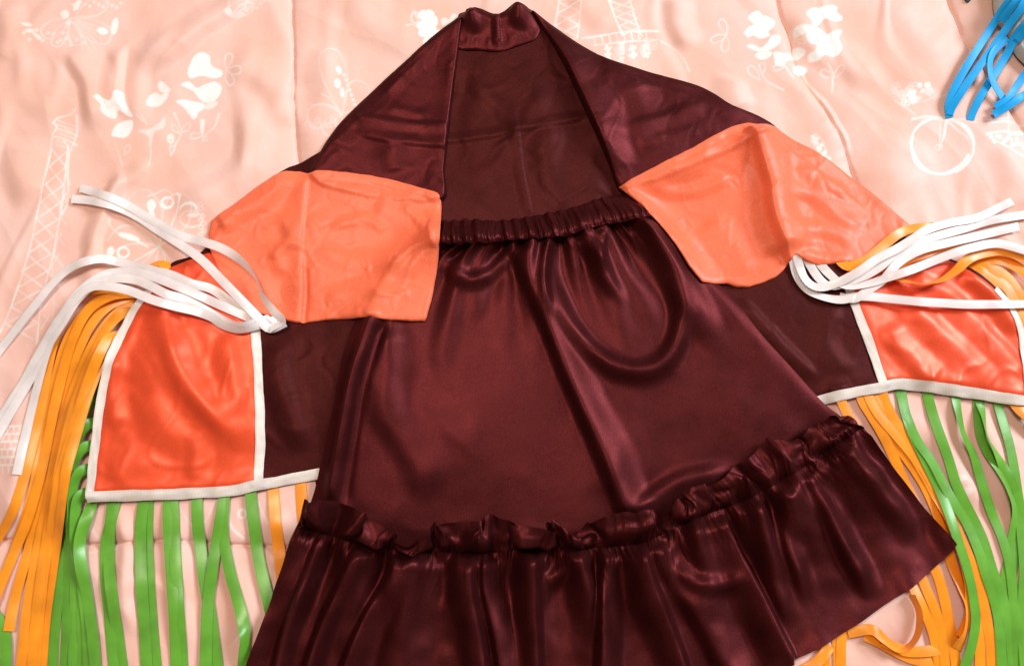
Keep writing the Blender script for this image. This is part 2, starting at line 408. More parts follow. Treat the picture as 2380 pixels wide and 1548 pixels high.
def petal(x, y, L, w, ang, v=.95, outline=False):
    a = math.radians(ang); c, s = math.cos(a), math.sin(a)
    pts = [(0, 0), (.45 * L, -.42 * w), (.85 * L, -.5 * w), (L, -.12 * w), (.93 * L, .32 * w), (.5 * L, .45 * w)]
    q = [(x + p * c - r * s, y + p * s + r * c) for p, r in pts]
    if outline: stroke(q + [q[0]], 2.8, v * .8)
    else: blot(q, v)
def flower(x, y, r, angs, v=.95, outline=False, w=.85):
    for a in angs: petal(x, y, r, r * w, a, v, outline)
def sprig(pts, leaves, v=.7):
    stroke(pts, 3, v)
    for (x, y, L, a) in leaves: petal(x, y, L, L * .45, a, v, True)
# flower spray, left
blot([(440, 160), (452, 135), (470, 125), (488, 133), (490, 150), (500, 160), (518, 168), (515, 180), (495, 184), (470, 178), (445, 184), (438, 175)])
blot([(422, 200), (440, 192), (458, 205), (475, 198), (500, 192), (515, 203), (512, 220), (498, 235), (478, 238), (462, 228), (448, 212)])
blot([(410, 237), (425, 233), (450, 236), (472, 240), (473, 252), (460, 262), (456, 274), (447, 276), (436, 262), (425, 248)])
dot(490, 245, 17, .6, 8, -.4)
flower(527, 165, 38, (-75, 12, 70), .8, True, .5)
blot([(342, 245), (348, 225), (362, 216), (375, 222), (392, 215), (390, 228), (375, 245), (358, 250)], .75)
blot([(368, 196), (376, 191), (388, 200), (398, 213), (382, 218), (370, 210)], .75)
blot([(228, 235), (236, 229), (246, 236), (262, 243), (270, 234), (272, 222), (284, 218), (292, 225), (294, 240), (303, 258), (312, 275), (298, 272), (280, 262), (272, 278), (255, 277), (243, 265), (242, 250)], .82)
blot([(260, 315), (268, 297), (288, 284), (310, 284), (306, 305), (292, 320), (275, 320)], .85)
blot([(322, 305), (350, 300), (372, 285), (382, 272), (382, 296), (360, 308), (350, 340), (345, 318)], .45)
sprig([(404, 262), (416, 290), (420, 310), (408, 335), (398, 360), (394, 345), (398, 325)], [(416, 310, 26, -130), (418, 308, 30, -40), (410, 330, 18, 150)])
sprig([(510, 265), (500, 295), (480, 312), (468, 330)], [(470, 300, 22, -90), (472, 315, 30, 180), (470, 310, 20, 60)])
dot(470, 295, 5, .8, 17); ring(396, 322, 6, 9, 4, .8); dot(396, 321, 3)
sprig([(345, 330), (350, 355), (345, 385)], [(288, 360, 26, -60)], .5)
sprig([(268, 330), (276, 360), (284, 385)], [], .5)
stroke([(318, 255), (332, 272), (342, 290)], 3, .6); stroke([(320, 270), (335, 285)], 3, .5)
# butterfly, top left
for dx, dy, L, a, w in [(165, 45, 75, 150, 40), (165, 45, 100, 28, 50), (165, 50, 60, 75, 30), (160, 48, 70, 118, 30), (175, 40, 80, -25, 40)]:
    petal(dx, dy, L, w, a, .55, True)
for i in range(7): stroke([(175, 46), (175 + 60 * math.cos(.25 * i - .3), 50 + 55 * math.sin(.25 * i - .1) + 20)], 2, .4)
dot(237, 72, 13, .9, 8, .2); dot(265, 60, 8, .8, 20, .2); dot(65, 60, 13, .6, 5, .2); dot(72, 75, 10, .6, 5); dot(90, 88, 10, .6, 4, .6); dot(180, 15, 7, .7, 14, .5); dot(152, 35, 10, .7); dot(160, 56, 6, .7)
for i in range(16): dot(60 + 9 * i + 4 * math.sin(i), 82 + 22 * math.sin(i * 1.7) * .6 + i, 4, .5)
for i in range(12): dot(170 + 10 * i, 12 + 6 * math.sin(2.1 * i), 3.5, .5)
# butterfly at the top edge
petal(540, 45, 70, 40, -65, .6, True); petal(540, 45, 60, 20, -30, .6, True); dot(536, 37, 8, .6)
for i in range(9): ring(552 + 11 * i, 38 - 5 * i + 4 * math.sin(i * 2), 4, 3, 2.4, .5)
# tower, left edge
TL = [(165, 265), (150, 330), (122, 420), (95, 520), (60, 640), (22, 720), (-10, 760)]
TR = [(182, 312), (176, 350), (156, 430), (140, 500), (118, 600), (100, 700), (92, 760), (90, 830)]
stroke([(180, 258), (168, 270), (142, 278), (128, 290)], 3.5, .7); stroke([(128, 290), (136, 300), (126, 320), (120, 360), (100, 440), (78, 540), (45, 650), (8, 740), (-20, 800)], 4, .75)
stroke([(136, 300), (145, 306), (160, 308), (182, 318)], 3); stroke([(130, 322), (150, 325), (178, 338)], 3); stroke([(182, 270), (180, 312), (165, 352), (158, 400), (155, 470), (140, 500)], 3.5, .7)
stroke([(150, 330), (160, 345), (150, 420), (138, 500), (120, 600), (95, 700), (85, 800)], 4, .75)
for i in range(11):
    t = i / 10; yl = 350 + 400 * t
    xl = 124 - 118 * t ** 1.25; xr = 162 - 76 * t
    xl2 = 124 - 118 * (t + .1) ** 1.25; xr2 = 162 - 76 * (t + .1)
    stroke([(xl, yl), (xr2, yl + 40)], 2.8, .7, False); stroke([(xr, yl), (xl2, yl + 40)], 2.8, .7, False)
for i in range(8):
    t = i / 7; y = 400 + 330 * t
    stroke([(152 - 55 * t, y), (150 - 30 * t + 12, y + 30)], 2.6, .5, False); stroke([(158 - 40 * t, y), (145 - 50 * t, y + 34)], 2.6, .5, False)
for i in range(7): stroke([(140 - i, 285 + 9 * i), (178 - i, 297 + 9 * i)], 2.4, .45)
stroke([(118, 600), (125, 680), (122, 760), (108, 850)], 3, .4); stroke([(60, 800), (90, 860), (60, 930)], 3, .4)
# large butterfly behind the white ribbons
for dx, dy, L, a, w in [(372, 572, 135, 215, 60), (372, 572, 140, -112, 75), (372, 572, 130, -62, 70), (372, 572, 125, 160, 60), (372, 572, 60, 80, 30)]:
    petal(dx, dy, L, w, a, .6, True)
ring(388, 470, 14, 12, 8, .95); dot(350, 476, 11, .9, 14); dot(352, 497, 6, .9, 24, -.25); ring(440, 488, 20, 12, 7, .85, 180, 360); dot(450, 502, 14, .7, 5); ring(445, 510, 26, 18, 3, .7)
stroke([(410, 450), (418, 455), (412, 490), (395, 530)], 4, .9); stroke([(340, 455), (360, 448), (380, 440), (400, 450)], 3, .6)
dot(300, 551, 26, .9, 7, .28); stroke([(310, 556), (345, 575)], 6, .85); ring(288, 588, 13, 12, 7, .9); dot(258, 585, 9, .9, 12, .3)
stroke([(250, 560), (275, 530), (305, 525), (335, 545), (360, 570)], 3, .6); stroke([(372, 572), (345, 590), (310, 610)], 5, .7); stroke([(372, 572), (385, 600), (378, 620)], 4, .6)
for i in range(9): ring(470 + 5 * math.sin(i * 3), 480 + 8 * i, 5, 4, 2.6, .6)
# flowers above the shoulder
flower(992, 52, 26, (-120, -60, 0, 70, 140), .9); flower(1000, 85, 28, (-150, -80, -10, 60, 110), .9); flower(985, 112, 24, (30, 100, -60), .85); flower(1045, 50, 20, (-30, 60, 170), .7)
ring(965, 45, 8, 13, 2.6, .7); stroke([(945, 65), (960, 62), (975, 70)], 2.6, .6); stroke([(962, 30), (970, 45), (985, 50)], 2.6, .6)
# butterfly left of the shoulder
for dx, dy, L, a, w in [(795, 265, 150, -100, 60), (795, 265, 80, 175, 55), (795, 265, 90, -55, 50), (795, 265, 60, 130, 40)]: petal(dx, dy, L, w, a, .55, True)
dot(788, 165, 9, .9, 6, 1.2); dot(785, 195, 7, .9, 11); dot(795, 215, 5, .7, 12)
for i in range(10): dot(800 + 4 * i, 175 + 11 * i, 4, .6)
stroke([(795, 265), (770, 235), (748, 220)], 2.6, .6); stroke([(795, 265), (775, 250), (725, 245)], 2.6, .5)
for i in range(8): ring(715 + 12 * i, 288 + 7 * math.sin(i * 2.2), 6, 5, 2.6, .55)
# tower, top centre
stroke([(1305, -20), (1290, 60), (1284, 100)], 3.4, .7); stroke([(1352, -20), (1346, 60), (1340, 96)], 3.4, .7)
for i in range(5): stroke([(1300 - 4 * i, -20 + 28 * i), (1348 - 2 * i, 8 + 28 * i)], 2.8, .65, False); stroke([(1352 - 2 * i, -20 + 28 * i), (1298 - 4 * i, 8 + 28 * i)], 2.8, .65, False)
stroke([(1408, -20), (1425, 40), (1446, 90)], 6, .85); stroke([(1455, -20), (1475, 50), (1490, 90)], 3.6, .75)
for i in range(5): stroke([(1412 + 9 * i, -10 + 20 * i), (1462 + 7 * i, 6 + 20 * i)], 3, .7, False); stroke([(1460 + 7 * i, -12 + 20 * i), (1416 + 8 * i, 8 + 20 * i)], 3, .7, False)
stroke([(1350, 96), (1420, 86), (1490, 78), (1530, 78)], 4.5, .8); stroke([(1380, 112), (1440, 106), (1495, 100), (1525, 98)], 4, .75)
for i in range(8): stroke([(1380 + 17 * i, 93 - 2 * i), (1384 + 17 * i, 111 - 2 * i)], 3, .75, False)
for i in range(15): flower(1412 + (i % 6) * 19 + 7 * math.sin(i * 2.1), 118 + 12 * (i // 6) + 4 * math.sin(i * 2.3), 9 + 3 * math.sin(i * 3.1), [i * 31 + k * 80 for k in range(4)], .7, i % 3 == 1)
stroke([(1535, 100), (1565, 115), (1590, 140), (1602, 165)], 3, .6)
for i in range(10): ring(1500 + 7 * (i % 4), 98 + 9 * (i // 3), 4, 4, 2.4, .5)
# flower spray, right
blot([(1738, 48), (1745, 35), (1760, 30), (1770, 40), (1785, 47), (1798, 58), (1792, 72), (1782, 82), (1785, 92), (1765, 97), (1748, 88), (1738, 92), (1728, 82), (1738, 68), (1750, 62)])
blot([(1732, 112), (1748, 110), (1765, 118), (1778, 108), (1790, 92), (1808, 95), (1806, 110), (1792, 122), (1772, 128), (1752, 124)])
blot([(1752, 134), (1765, 128), (1790, 130), (1782, 142), (1765, 145)]); blot([(1795, 130), (1820, 132), (1845, 125), (1842, 138), (1825, 148), (1815, 160), (1800, 158), (1796, 145)])
flower(1688, 85, 38, (-110, 100, 160), .8, True, .45)
blot([(1842, 75), (1850, 66), (1870, 64), (1890, 66), (1905, 72), (1908, 85), (1895, 92), (1882, 82), (1862, 86), (1848, 90)], .7); dot(1888, 97, 13, .85, 11)
blot([(1872, 36), (1885, 22), (1905, 20), (1920, 15), (1935, 10), (1948, 16), (1945, 26), (1958, 38), (1955, 48), (1935, 50), (1915, 48), (1900, 62), (1890, 68), (1882, 52)], .85)
blot([(1870, 90), (1882, 76), (1905, 72), (1920, 82), (1935, 76), (1950, 70), (1957, 74), (1948, 92), (1955, 112), (1948, 130), (1935, 136), (1915, 132), (1900, 144), (1882, 144), (1878, 130), (1892, 122), (1895, 110), (1880, 106)], .8)
blot([(1925, 103), (1908, 108), (1890, 120)], .6)
blot([(1845, 112), (1858, 112), (1872, 122), (1862, 134), (1848, 134)], .85); blot([(1843, 155), (1860, 150), (1878, 160), (1868, 172), (1845, 174)], .9)
sprig([(1762, 155), (1768, 175), (1785, 195), (1820, 212)], [(1765, 190, 40, -130), (1770, 178, 26, -90)])
sprig([(1922, 150), (1935, 170), (1937, 190), (1936, 215)], [(1937, 182, 32, -50), (1935, 180, 30, -150)], .8)
sprig([(1810, 145), (1825, 165), (1843, 185)], [(1822, 160, 28, 170)], .7); flower(1845, 95, 26, (-100, -60, -20, 20, 60), .5, True, .3)
# bicycle, right
ring(2185, 340, 68, 64, 12, .85, 20, 200); ring(2185, 340, 70, 66, 7, .8, 180, 300); ring(2187, 342, 74, 64, 9, .85, -60, 60)
stroke([(2200, 275), (2196, 310), (2184, 345)], 6, .75, False); stroke([(2186, 275), (2184, 340)], 2.5, .6, False); ring(2183, 342, 8, 6, 3, .7)
stroke([(2118, 280), (2150, 272), (2190, 275), (2225, 290), (2250, 310)], 4, .7); stroke([(2200, 280), (2225, 305), (2248, 325)], 4, .7)
for i in range(34):
    a = i * 2.4; r = 3.6 * math.sqrt(i)
    if i % 2: flower(2125 + r * 2.6 * math.cos(a), 218 + r * math.sin(a), 9 + 3 * math.sin(i), [i * 40 + k * 72 for k in range(5)], .55 + .3 * math.sin(i * 1.7), i % 3 == 0)
stroke([(2080, 235), (2110, 255), (2130, 270)], 2.6, .55); stroke([(2100, 240), (2140, 238), (2180, 228), (2230, 215)], 2.6, .5); stroke([(2120, 275), (2200, 280), (2290, 282), (2340, 276)], 3, .6)
# second wheel and frame at the right edge
stroke([(2240, 280), (2280, 290), (2340, 285), (2400, 292)], 3.2, .7); stroke([(2290, 315), (2330, 308), (2360, 312), (2400, 300)], 8, .75); stroke([(2345, 240), (2342, 300), (2348, 330)], 4, .7)
for i in range(14): dot(2300 + 7 * i, 322 + 9 * math.sin(i * 1.9) + 1.4 * i, 5, .7)
ring(2345, 335, 18, 10, 3, .7); stroke([(2310, 330), (2350, 355), (2385, 370)], 5, .7)
# butterfly edge beside the right flap
for i in range(12): dot(1890 + 3.2 * i + 6 * math.sin(i * 2), 318 + 5 * i, 5, .75)
stroke([(1895, 310), (1912, 330), (1922, 360), (1930, 385)], 3, .6); stroke([(1885, 325), (1900, 350), (1915, 378)], 2.6, .5)
# brickwork at the tower's foot, left edge
for r in range(6):
    stroke([(-20, 992 + 18 * r), (52, 990 + 18 * r)], 4, .75, False)
    for k in range(5): stroke([(-14 + 16 * k + 8 * (r % 2), 992 + 18 * r), (-14 + 16 * k + 8 * (r % 2), 1010 + 18 * r)], 4, .7, False)
# lines glimpsed between the lower ribbons
stroke([(412, 1168), (425, 1190), (445, 1220), (455, 1240)], 3, .6); stroke([(475, 1215), (490, 1190), (500, 1165)], 3, .55); ring(563, 1194, 8, 10, 6, .75); stroke([(532, 1190), (540, 1225), (565, 1250)], 5, .7); stroke([(563, 1210), (568, 1240)], 3, .5)
stroke([(600, 1165), (612, 1195), (625, 1215)], 4, .6); stroke([(205, 1285), (240, 1278), (270, 1275)], 3, .5); stroke([(215, 1230), (235, 1262)], 3, .5); stroke([(478, 1280), (490, 1295)], 3, .5)
dot(570, 1505, 8, .6, 12); stroke([(540, 1500), (555, 1480), (565, 1465)], 3, .4)
blot([(2180, 1125), (2195, 1120), (2205, 1150), (2215, 1170), (2205, 1178), (2192, 1160)], .7); stroke([(2150, 1180), (2180, 1172), (2200, 1178)], 4, .5); dot(2230, 1110, 14, .4, 8); dot(2245, 1140, 10, .4)
stroke([(2055, 1330), (2080, 1370), (2090, 1420)], 3, .3)
# repeats a little outside the picture, so that the cover goes on
u, v = unP(BX, BY, .012)
fu = np.clip(u / PR + 20, 0, pw - 1.01); fv = np.clip(v / PR + 20, 0, ph - 1.01)
i, j = fu.astype(int), fv.astype(int); a, b = fu - i, fv - j
PV = (PRN[j, i] * (1 - a) + PRN[j, i + 1] * a) * (1 - b) + (PRN[j + 1, i] * (1 - a) + PRN[j + 1, i + 1] * a) * b
PV[(u < -38) | (u > PW + 38) | (v < -38) | (v > PH + 38)] = 0
bed = mesh_obj('bedspread', np.stack([BX, BY, BZ], 2).reshape(-1, 3), grid_faces(*BX.shape), M['bed'], kind='structure',
               label='peach quilted bedspread with white flower, butterfly and tower print', category='bedspread')
at = bed.data.attributes.new('print', 'FLOAT', 'POINT'); at.data.foreach_set('value', PV.ravel().astype(np.float32))
del u, v, fu, fv, i, j, a, b, BX, BY, BZ, PV

# ------------------------------------------------------------------ builders: cloth pieces, ribbons, gathered strips
def cloth(name, px, mat, parent, disp=None, gap=1.0, res=.0024, rnd=.004, wob=0.0, dr=(2, 3.0), thick=.0007, seed=0, n=6, smooth=True, crumple=.25, hug=.011, **props):
    """a cut piece of cloth lying on what is already there"""
    global H
    c = catmull(px, n, closed=True) if smooth else np.asarray(px, float)
    x, y = bed_pts(c)
    o = resample(np.stack([x, y], 1), res, closed=True)
    if wob:
        k = np.arange(len(o)) * res
        t = np.roll(o, -1, 0) - np.roll(o, 1, 0); t /= np.linalg.norm(t, axis=1)[:, None] + 1e-9
        o = o + np.stack([-t[:, 1], t[:, 0]], 1) * (wob * MM * (n1(k / .012, seed) + .6 * n1(k / .004, seed + 1)))[:, None]
    base = drape(*dr); near = blur(H, 4.5)
    lo, hi = o.min(0), o.max(0)
    ys = np.arange(lo[1], hi[1], res * .866); pts = []
    for r, yy in enumerate(ys):
        xs = np.arange(lo[0], hi[0], res) + (res / 2 if r % 2 else 0)
        pts.append(np.stack([xs, np.full(xs.shape, yy)], 1))
    pts = np.vstack(pts)
    pts = pts[inside(pts[:, 0], pts[:, 1], o)]
    loop = np.vstack([o, o[:1]])
    d, s, L = polydist(pts[:, 0], pts[:, 1], loop)
    rng = np.random.default_rng(seed)
    pts = pts[np.abs(d) > .0046] + rng.uniform(-.1, .1, (int((np.abs(d) > .0046).sum()), 2)) * res
    t = np.roll(o, -1, 0) - np.roll(o, 1, 0); t /= np.linalg.norm(t, axis=1)[:, None] + 1e-9
    area2 = np.sum(o[:, 0] * np.roll(o[:, 1], -1) - np.roll(o[:, 0], -1) * o[:, 1]); sg = 1 if area2 > 0 else -1
    rings = []
    for k in (.0007, .0016, .0030):
        r_ = o + sg * np.stack([-t[:, 1], t[:, 0]], 1) * k
        dd = np.abs(polydist(r_[:, 0], r_[:, 1], loop)[0]); rings.append(r_[inside(r_[:, 0], r_[:, 1], o) & (dd > k * .92)])
    allp = np.vstack([o] + rings + [pts])
    n0 = len(o)
    vs, es, fs, *_ = delaunay_2d_cdt([Vector(p) for p in allp], [(k, (k + 1) % n0) for k in range(n0)], [], 1, 1e-7)
    q = np.array([v[:] for v in vs]); f = np.array([t for t in fs if len(t) == 3])
    def height(x, y):
        d, s, L = polydist(x, y, loop); d = np.abs(d)
        r = np.sqrt(np.clip(1 - (1 - np.clip(d / rnd, 0, 1)) ** 2, 0, 1))
        e = sm(d / hug)
        z = samp(x, y, base) * e + samp(x, y, near) * (1 - e) + gap * MM * (.35 + .65 * r)
        z = z + crumple * MM * (noise(x / .012, y / .012, seed + 3) + noise(x / .03, y / .03, seed + 4) * 2) * r
        if disp is not None: z = z + disp(x, y) * (.25 + .75 * r)
        return z
    z = height(q[:, 0], q[:, 1]) + thick
    # faces up
    a, b, cc = (np.c_[q, z][f[:, k]] for k in range(3))
    up = np.cross(b - a, cc - a)[:, 2] < 0
    f[up] = f[up][:, ::-1]
    m = (GX > lo[0]) & (GX < hi[0]) & (GY > lo[1]) & (GY < hi[1])
    m[m] = inside(GX[m], GY[m], o)
    H[m] = np.maximum(H[m], height(GX[m], GY[m]) + thick)
    return mesh_obj(name, np.c_[q, z], f, mat, parent, thick=thick, **props)

def splat(x, y, z, r=1):
    i = np.round((x - gx[0]) / GS).astype(int); j = np.round((y - gy[0]) / GS).astype(int)
    ok = (i >= r) & (j >= r) & (i < len(gx) - r) & (j < len(gy) - r)
    for di in range(-r, r + 1):
        for dj in range(-r, r + 1): np.maximum.at(H, (j[ok] + dj, i[ok] + di), z[ok])

RW = 10.6
def ribbon(name, pts, mat, parent, w=RW, lift=0.0, seed=0, step=.003, cup=.25, base=None, thick=.00025, **props):
    """pts: (u, v[, lift mm, roll deg]) in photograph points; the ribbon rests on what lies below, plus lift"""
    base = H if base is None else base
    p = np.zeros((len(pts), 4))
    for k, q in enumerate(pts): p[k, :len(q)] = q
    c = catmull(p, 10)
    x, y = bed_pts(c[:, :2])
    for _ in range(2): x, y = P(c[:, 0], c[:, 1], samp(x, y, base) + (c[:, 2] + lift) * MM)
    q = resample(np.stack([x, y, c[:, 2] + lift, c[:, 3]], 1), step)
    n = len(q); t = np.gradient(q[:, :2], axis=0); t /= np.linalg.norm(t, axis=1)[:, None] + 1e-9
    nx = np.stack([t[:, 1], -t[:, 0]], 1)              # right of travel
    s = np.arange(n) * step
    roll = np.radians(q[:, 3] + 16 * n1(s / .06 + seed, seed))
    cols = np.linspace(-1, 1, 5); hw = w * MM / 2
    cr, sr = np.cos(roll), np.sin(roll)
    zc = np.mean([samp(q[:, 0] + nx[:, 0] * k * hw * cr, q[:, 1] + nx[:, 1] * k * hw * cr, base) for k in (-1, 0, 1)], 0)
    ker = np.exp(-.5 * (np.arange(-4, 5) / 2.0) ** 2); ker /= ker.sum()
    zc = np.convolve(np.pad(zc, 4, mode='edge'), ker, 'valid') + .0004 + q[:, 2] * MM + np.abs(sr) * hw * .8 + .0010 * (.4 + n1(s / .035, seed + 5))
    co = np.zeros((n, 5, 3)); uv = np.zeros((n, 5, 2))
    for k, cc in enumerate(cols):
        off = cc * hw
        co[:, k, 0] = q[:, 0] + nx[:, 0] * off * cr; co[:, k, 1] = q[:, 1] + nx[:, 1] * off * cr
        edge = samp(co[:, k, 0], co[:, k, 1], base) - zc      # lie along the slope below when low
        co[:, k, 2] = zc + off * sr - cup * MM * cc * cc + np.clip(edge + q[:, 2] * MM, -.002, .002) * .6 * np.exp(-np.abs(q[:, 2]) / 3)
        uv[:, k, 0] = cc; uv[:, k, 1] = s
    free = (q[:, 2] > lift - .3)
    need = free * np.clip(np.max(samp(co[:, :, 0], co[:, :, 1]) + .0004 - co[:, :, 2], 1), 0, None)
    need = np.maximum.reduce([np.pad(need, 3, mode='edge')[k:k + n] for k in range(7)])
    co[:, :, 2] += np.convolve(np.pad(need, 3, mode='edge'), np.ones(7) / 7, 'valid')[:, None]
    f = grid_faces(n, 5)[:, ::-1]
    o = mesh_obj(name, co.reshape(-1, 3), f, mat, parent, thick=thick, uv=uv.reshape(-1, 2), **props)
    low = q[:, 2] < 14
    return o, co[low].reshape(-1, 3)

def strip_pts(A, B, ns, nt, blend=None):
    """points between two lines given in photograph points: (ns, nt) world x, y on the bed"""
    a = resample(catmull(A, 8), 1.0); b = resample(catmull(B, 8), 1.0)
    k = np.linspace(0, 1, ns)
    ia = np.stack([np.interp(k, np.linspace(0, 1, len(a)), a[:, d]) for d in (0, 1)], 1)
    ib = np.stack([np.interp(k, np.linspace(0, 1, len(b)), b[:, d]) for d in (0, 1)], 1)
    t = np.linspace(0, 1, nt)[None, :, None]
    g = ia[:, None] * (1 - t) + ib[:, None] * t
    return g[..., 0], g[..., 1]

# ------------------------------------------------------------------ things
cape = empty('cape', (0, .02, .01), label='brown satin open-front cape with orange flaps, white ties and ribbon fringe', category='cape')
skirt = empty('skirt', (.02, -.12, .01), label='brown satin skirt with elastic waistband and gathered ruffle hem lying on the cape', category='skirt')
other = empty('fringed_garment', (.5, .32, .01), label='silver grey garment with bright blue ribbon fringe at the upper right corner', category='garment')

# ---- ribbons that hang from the cape's hem and lie straight on the bed
def many(name, mat, rows, lift=0.0, seed=0, layer=.35, **kw):
    global H
    base = blur(dilate(H, 2), 4.0); tops = []
    for k, r in enumerate(rows):
        tops.append(ribbon(name, r, M[mat], cape, lift=lift + layer * k, seed=seed + 7 * k, base=base, **kw)[1])
    g = np.vstack(tops); splat(g[:, 0], g[:, 1], g[:, 2] + .0002, 1)

many('fringe_ribbon', 'green', [
    [(262, 1140), (262, 1180), (256, 1230), (254, 1300), (262, 1380), (272, 1460), (288, 1570)],
    [(271, 1140), (269, 1165), (259, 1208), (246, 1269), (246, 1343), (254, 1425), (268, 1570)],
    [(340, 1140), (344, 1170), (342, 1250), (346, 1340), (352, 1430), (364, 1570)],
    [(334, 1140), (334, 1165), (328, 1220), (328, 1323), (334, 1425), (342, 1570)],
    [(400, 1140), (404, 1200), (408, 1300), (416, 1420), (424, 1570)],
    [(392, 1140), (392, 1165), (392, 1220), (398, 1323), (406, 1446), (411, 1570)],
    [(458, 1140), (458, 1165), (460, 1220), (468, 1282), (476, 1343), (490, 1430), (508, 1570)],
    [(520, 1135), (521, 1160), (519, 1240), (533, 1323), (550, 1384), (566, 1446, 3, 20), (572, 1490, 4, 60), (566, 1560)],
    [(524, 1135), (521, 1160), (509, 1232), (497, 1302), (484, 1405), (480, 1487), (478, 1570)],
    [(583, 1125), (583, 1148), (591, 1220), (603, 1302), (620, 1376), (634, 1440)]], seed=100)
many('fringe_ribbon', 'orange', [
    [(636, 1120), (636, 1144), (642, 1220), (652, 1302), (660, 1380)],
    [(700, 1115), (700, 1136), (703, 1190), (712, 1260)]], seed=200)
# bunch at the left edge: green below, orange on top
many('fringe_ribbon', 'green', [
    [(262, 818), (246, 828, 3, 30), (232, 865, 3, 55), (214, 915, 2, 60), (192, 980, 2, 60), (168, 1050, 2, 55), (152, 1110, 1, 30), (142, 1200), (128, 1300), (112, 1420), (98, 1570)],
    [(246, 888), (228, 900, 4, 40), (212, 940, 4, 65), (186, 1010, 3, 70), (165, 1075, 2, 60), (158, 1150, 1, 35), (152, 1240), (140, 1340), (128, 1450), (120, 1570)],
    [(238, 928), (215, 934, 5, 35), (198, 966, 5, 65), (176, 1018, 3, 70), (160, 1080, 2, 70), (156, 1160, 1, 40), (162, 1260), (158, 1380), (150, 1570)],
    [(230, 980), (205, 988, 5, 35), (188, 1016, 5, 65), (174, 1055, 3, 72), (164, 1110, 2, 70), (163, 1190, 1, 50), (176, 1290), (176, 1400), (172, 1570)],
    [(224, 1034), (200, 1040, 5, 35), (183, 1062, 5, 65), (172, 1095, 3, 72), (168, 1150, 2, 68), (171, 1230, 1, 35), (184, 1330), (190, 1430), (190, 1570)],
    [(216, 1088), (194, 1094, 5, 35), (181, 1112, 5, 65), (174, 1148, 3, 70), (174, 1210, 2, 55), (184, 1300), (206, 1400), (216, 1480), (226, 1570)],
    [(212, 1142), (192, 1150, 4, 35), (182, 1172, 4, 60), (179, 1220, 2, 60), (184, 1280, 1, 20), (196, 1380), (204, 1470), (206, 1570)],
    [(222, 1140), (214, 1172), (201, 1210, 3, 25), (190, 1256, 3, 40), (191, 1310, 2, 20), (204, 1390), (216, 1470), (224, 1570)],
    [(-30, 1400), (10, 1470), (14, 1560)]], seed=300, w=10.4)
many('fringe_ribbon', 'orange', [
    [(268, 800), (238, 842, 2), (212, 900, 2), (190, 970, 1), (166, 1050, 1), (150, 1130), (138, 1230), (122, 1330), (106, 1450), (96, 1570)],
    [(318, 680), (245, 690, 5), (192, 734, 6), (158, 792, 4), (136, 862, 2), (116, 950), (96, 1050), (76, 1150), (44, 1250), (6, 1350), (-30, 1440)],
    [(316, 678), (238, 672, 6), (186, 690, 7), (148, 738, 5), (124, 800, 3), (106, 890, 1), (88, 980), (64, 1080), (34, 1180), (-12, 1265)],
    [(318, 686), (254, 712, 5), (208, 762, 5), (178, 830, 3), (153, 900, 1), (132, 980), (112, 1070), (92, 1170), (66, 1280), (38, 1380), (20, 1466)],
    [(315, 700), (264, 736, 4), (222, 792, 4), (194, 852, 2), (169, 922, 1), (147, 1000), (124, 1090), (106, 1190), (84, 1300), (64, 1420), (48, 1570)],
    [(300, 778), (258, 788, 4, 25), (232, 828, 4, 30), (208, 884, 2, 15), (184, 950, 1), (160, 1030), (139, 1110), (124, 1210), (104, 1320), (90, 1440), (82, 1570)],
    [(324, 724), (284, 730, 5, 15), (250, 764, 5), (222, 820, 3), (196, 885, 1), (172, 960), (148, 1050), (128, 1150), (108, 1260), (88, 1400), (72, 1570)],
    [(320, 682), (260, 690, 7, -10), (206, 724, 7), (170, 790, 5), (146, 870, 2), (126, 950, 1), (108, 1040), (88, 1130), (58, 1225), (18, 1320), (-10, 1390)]], seed=400, w=9.6)

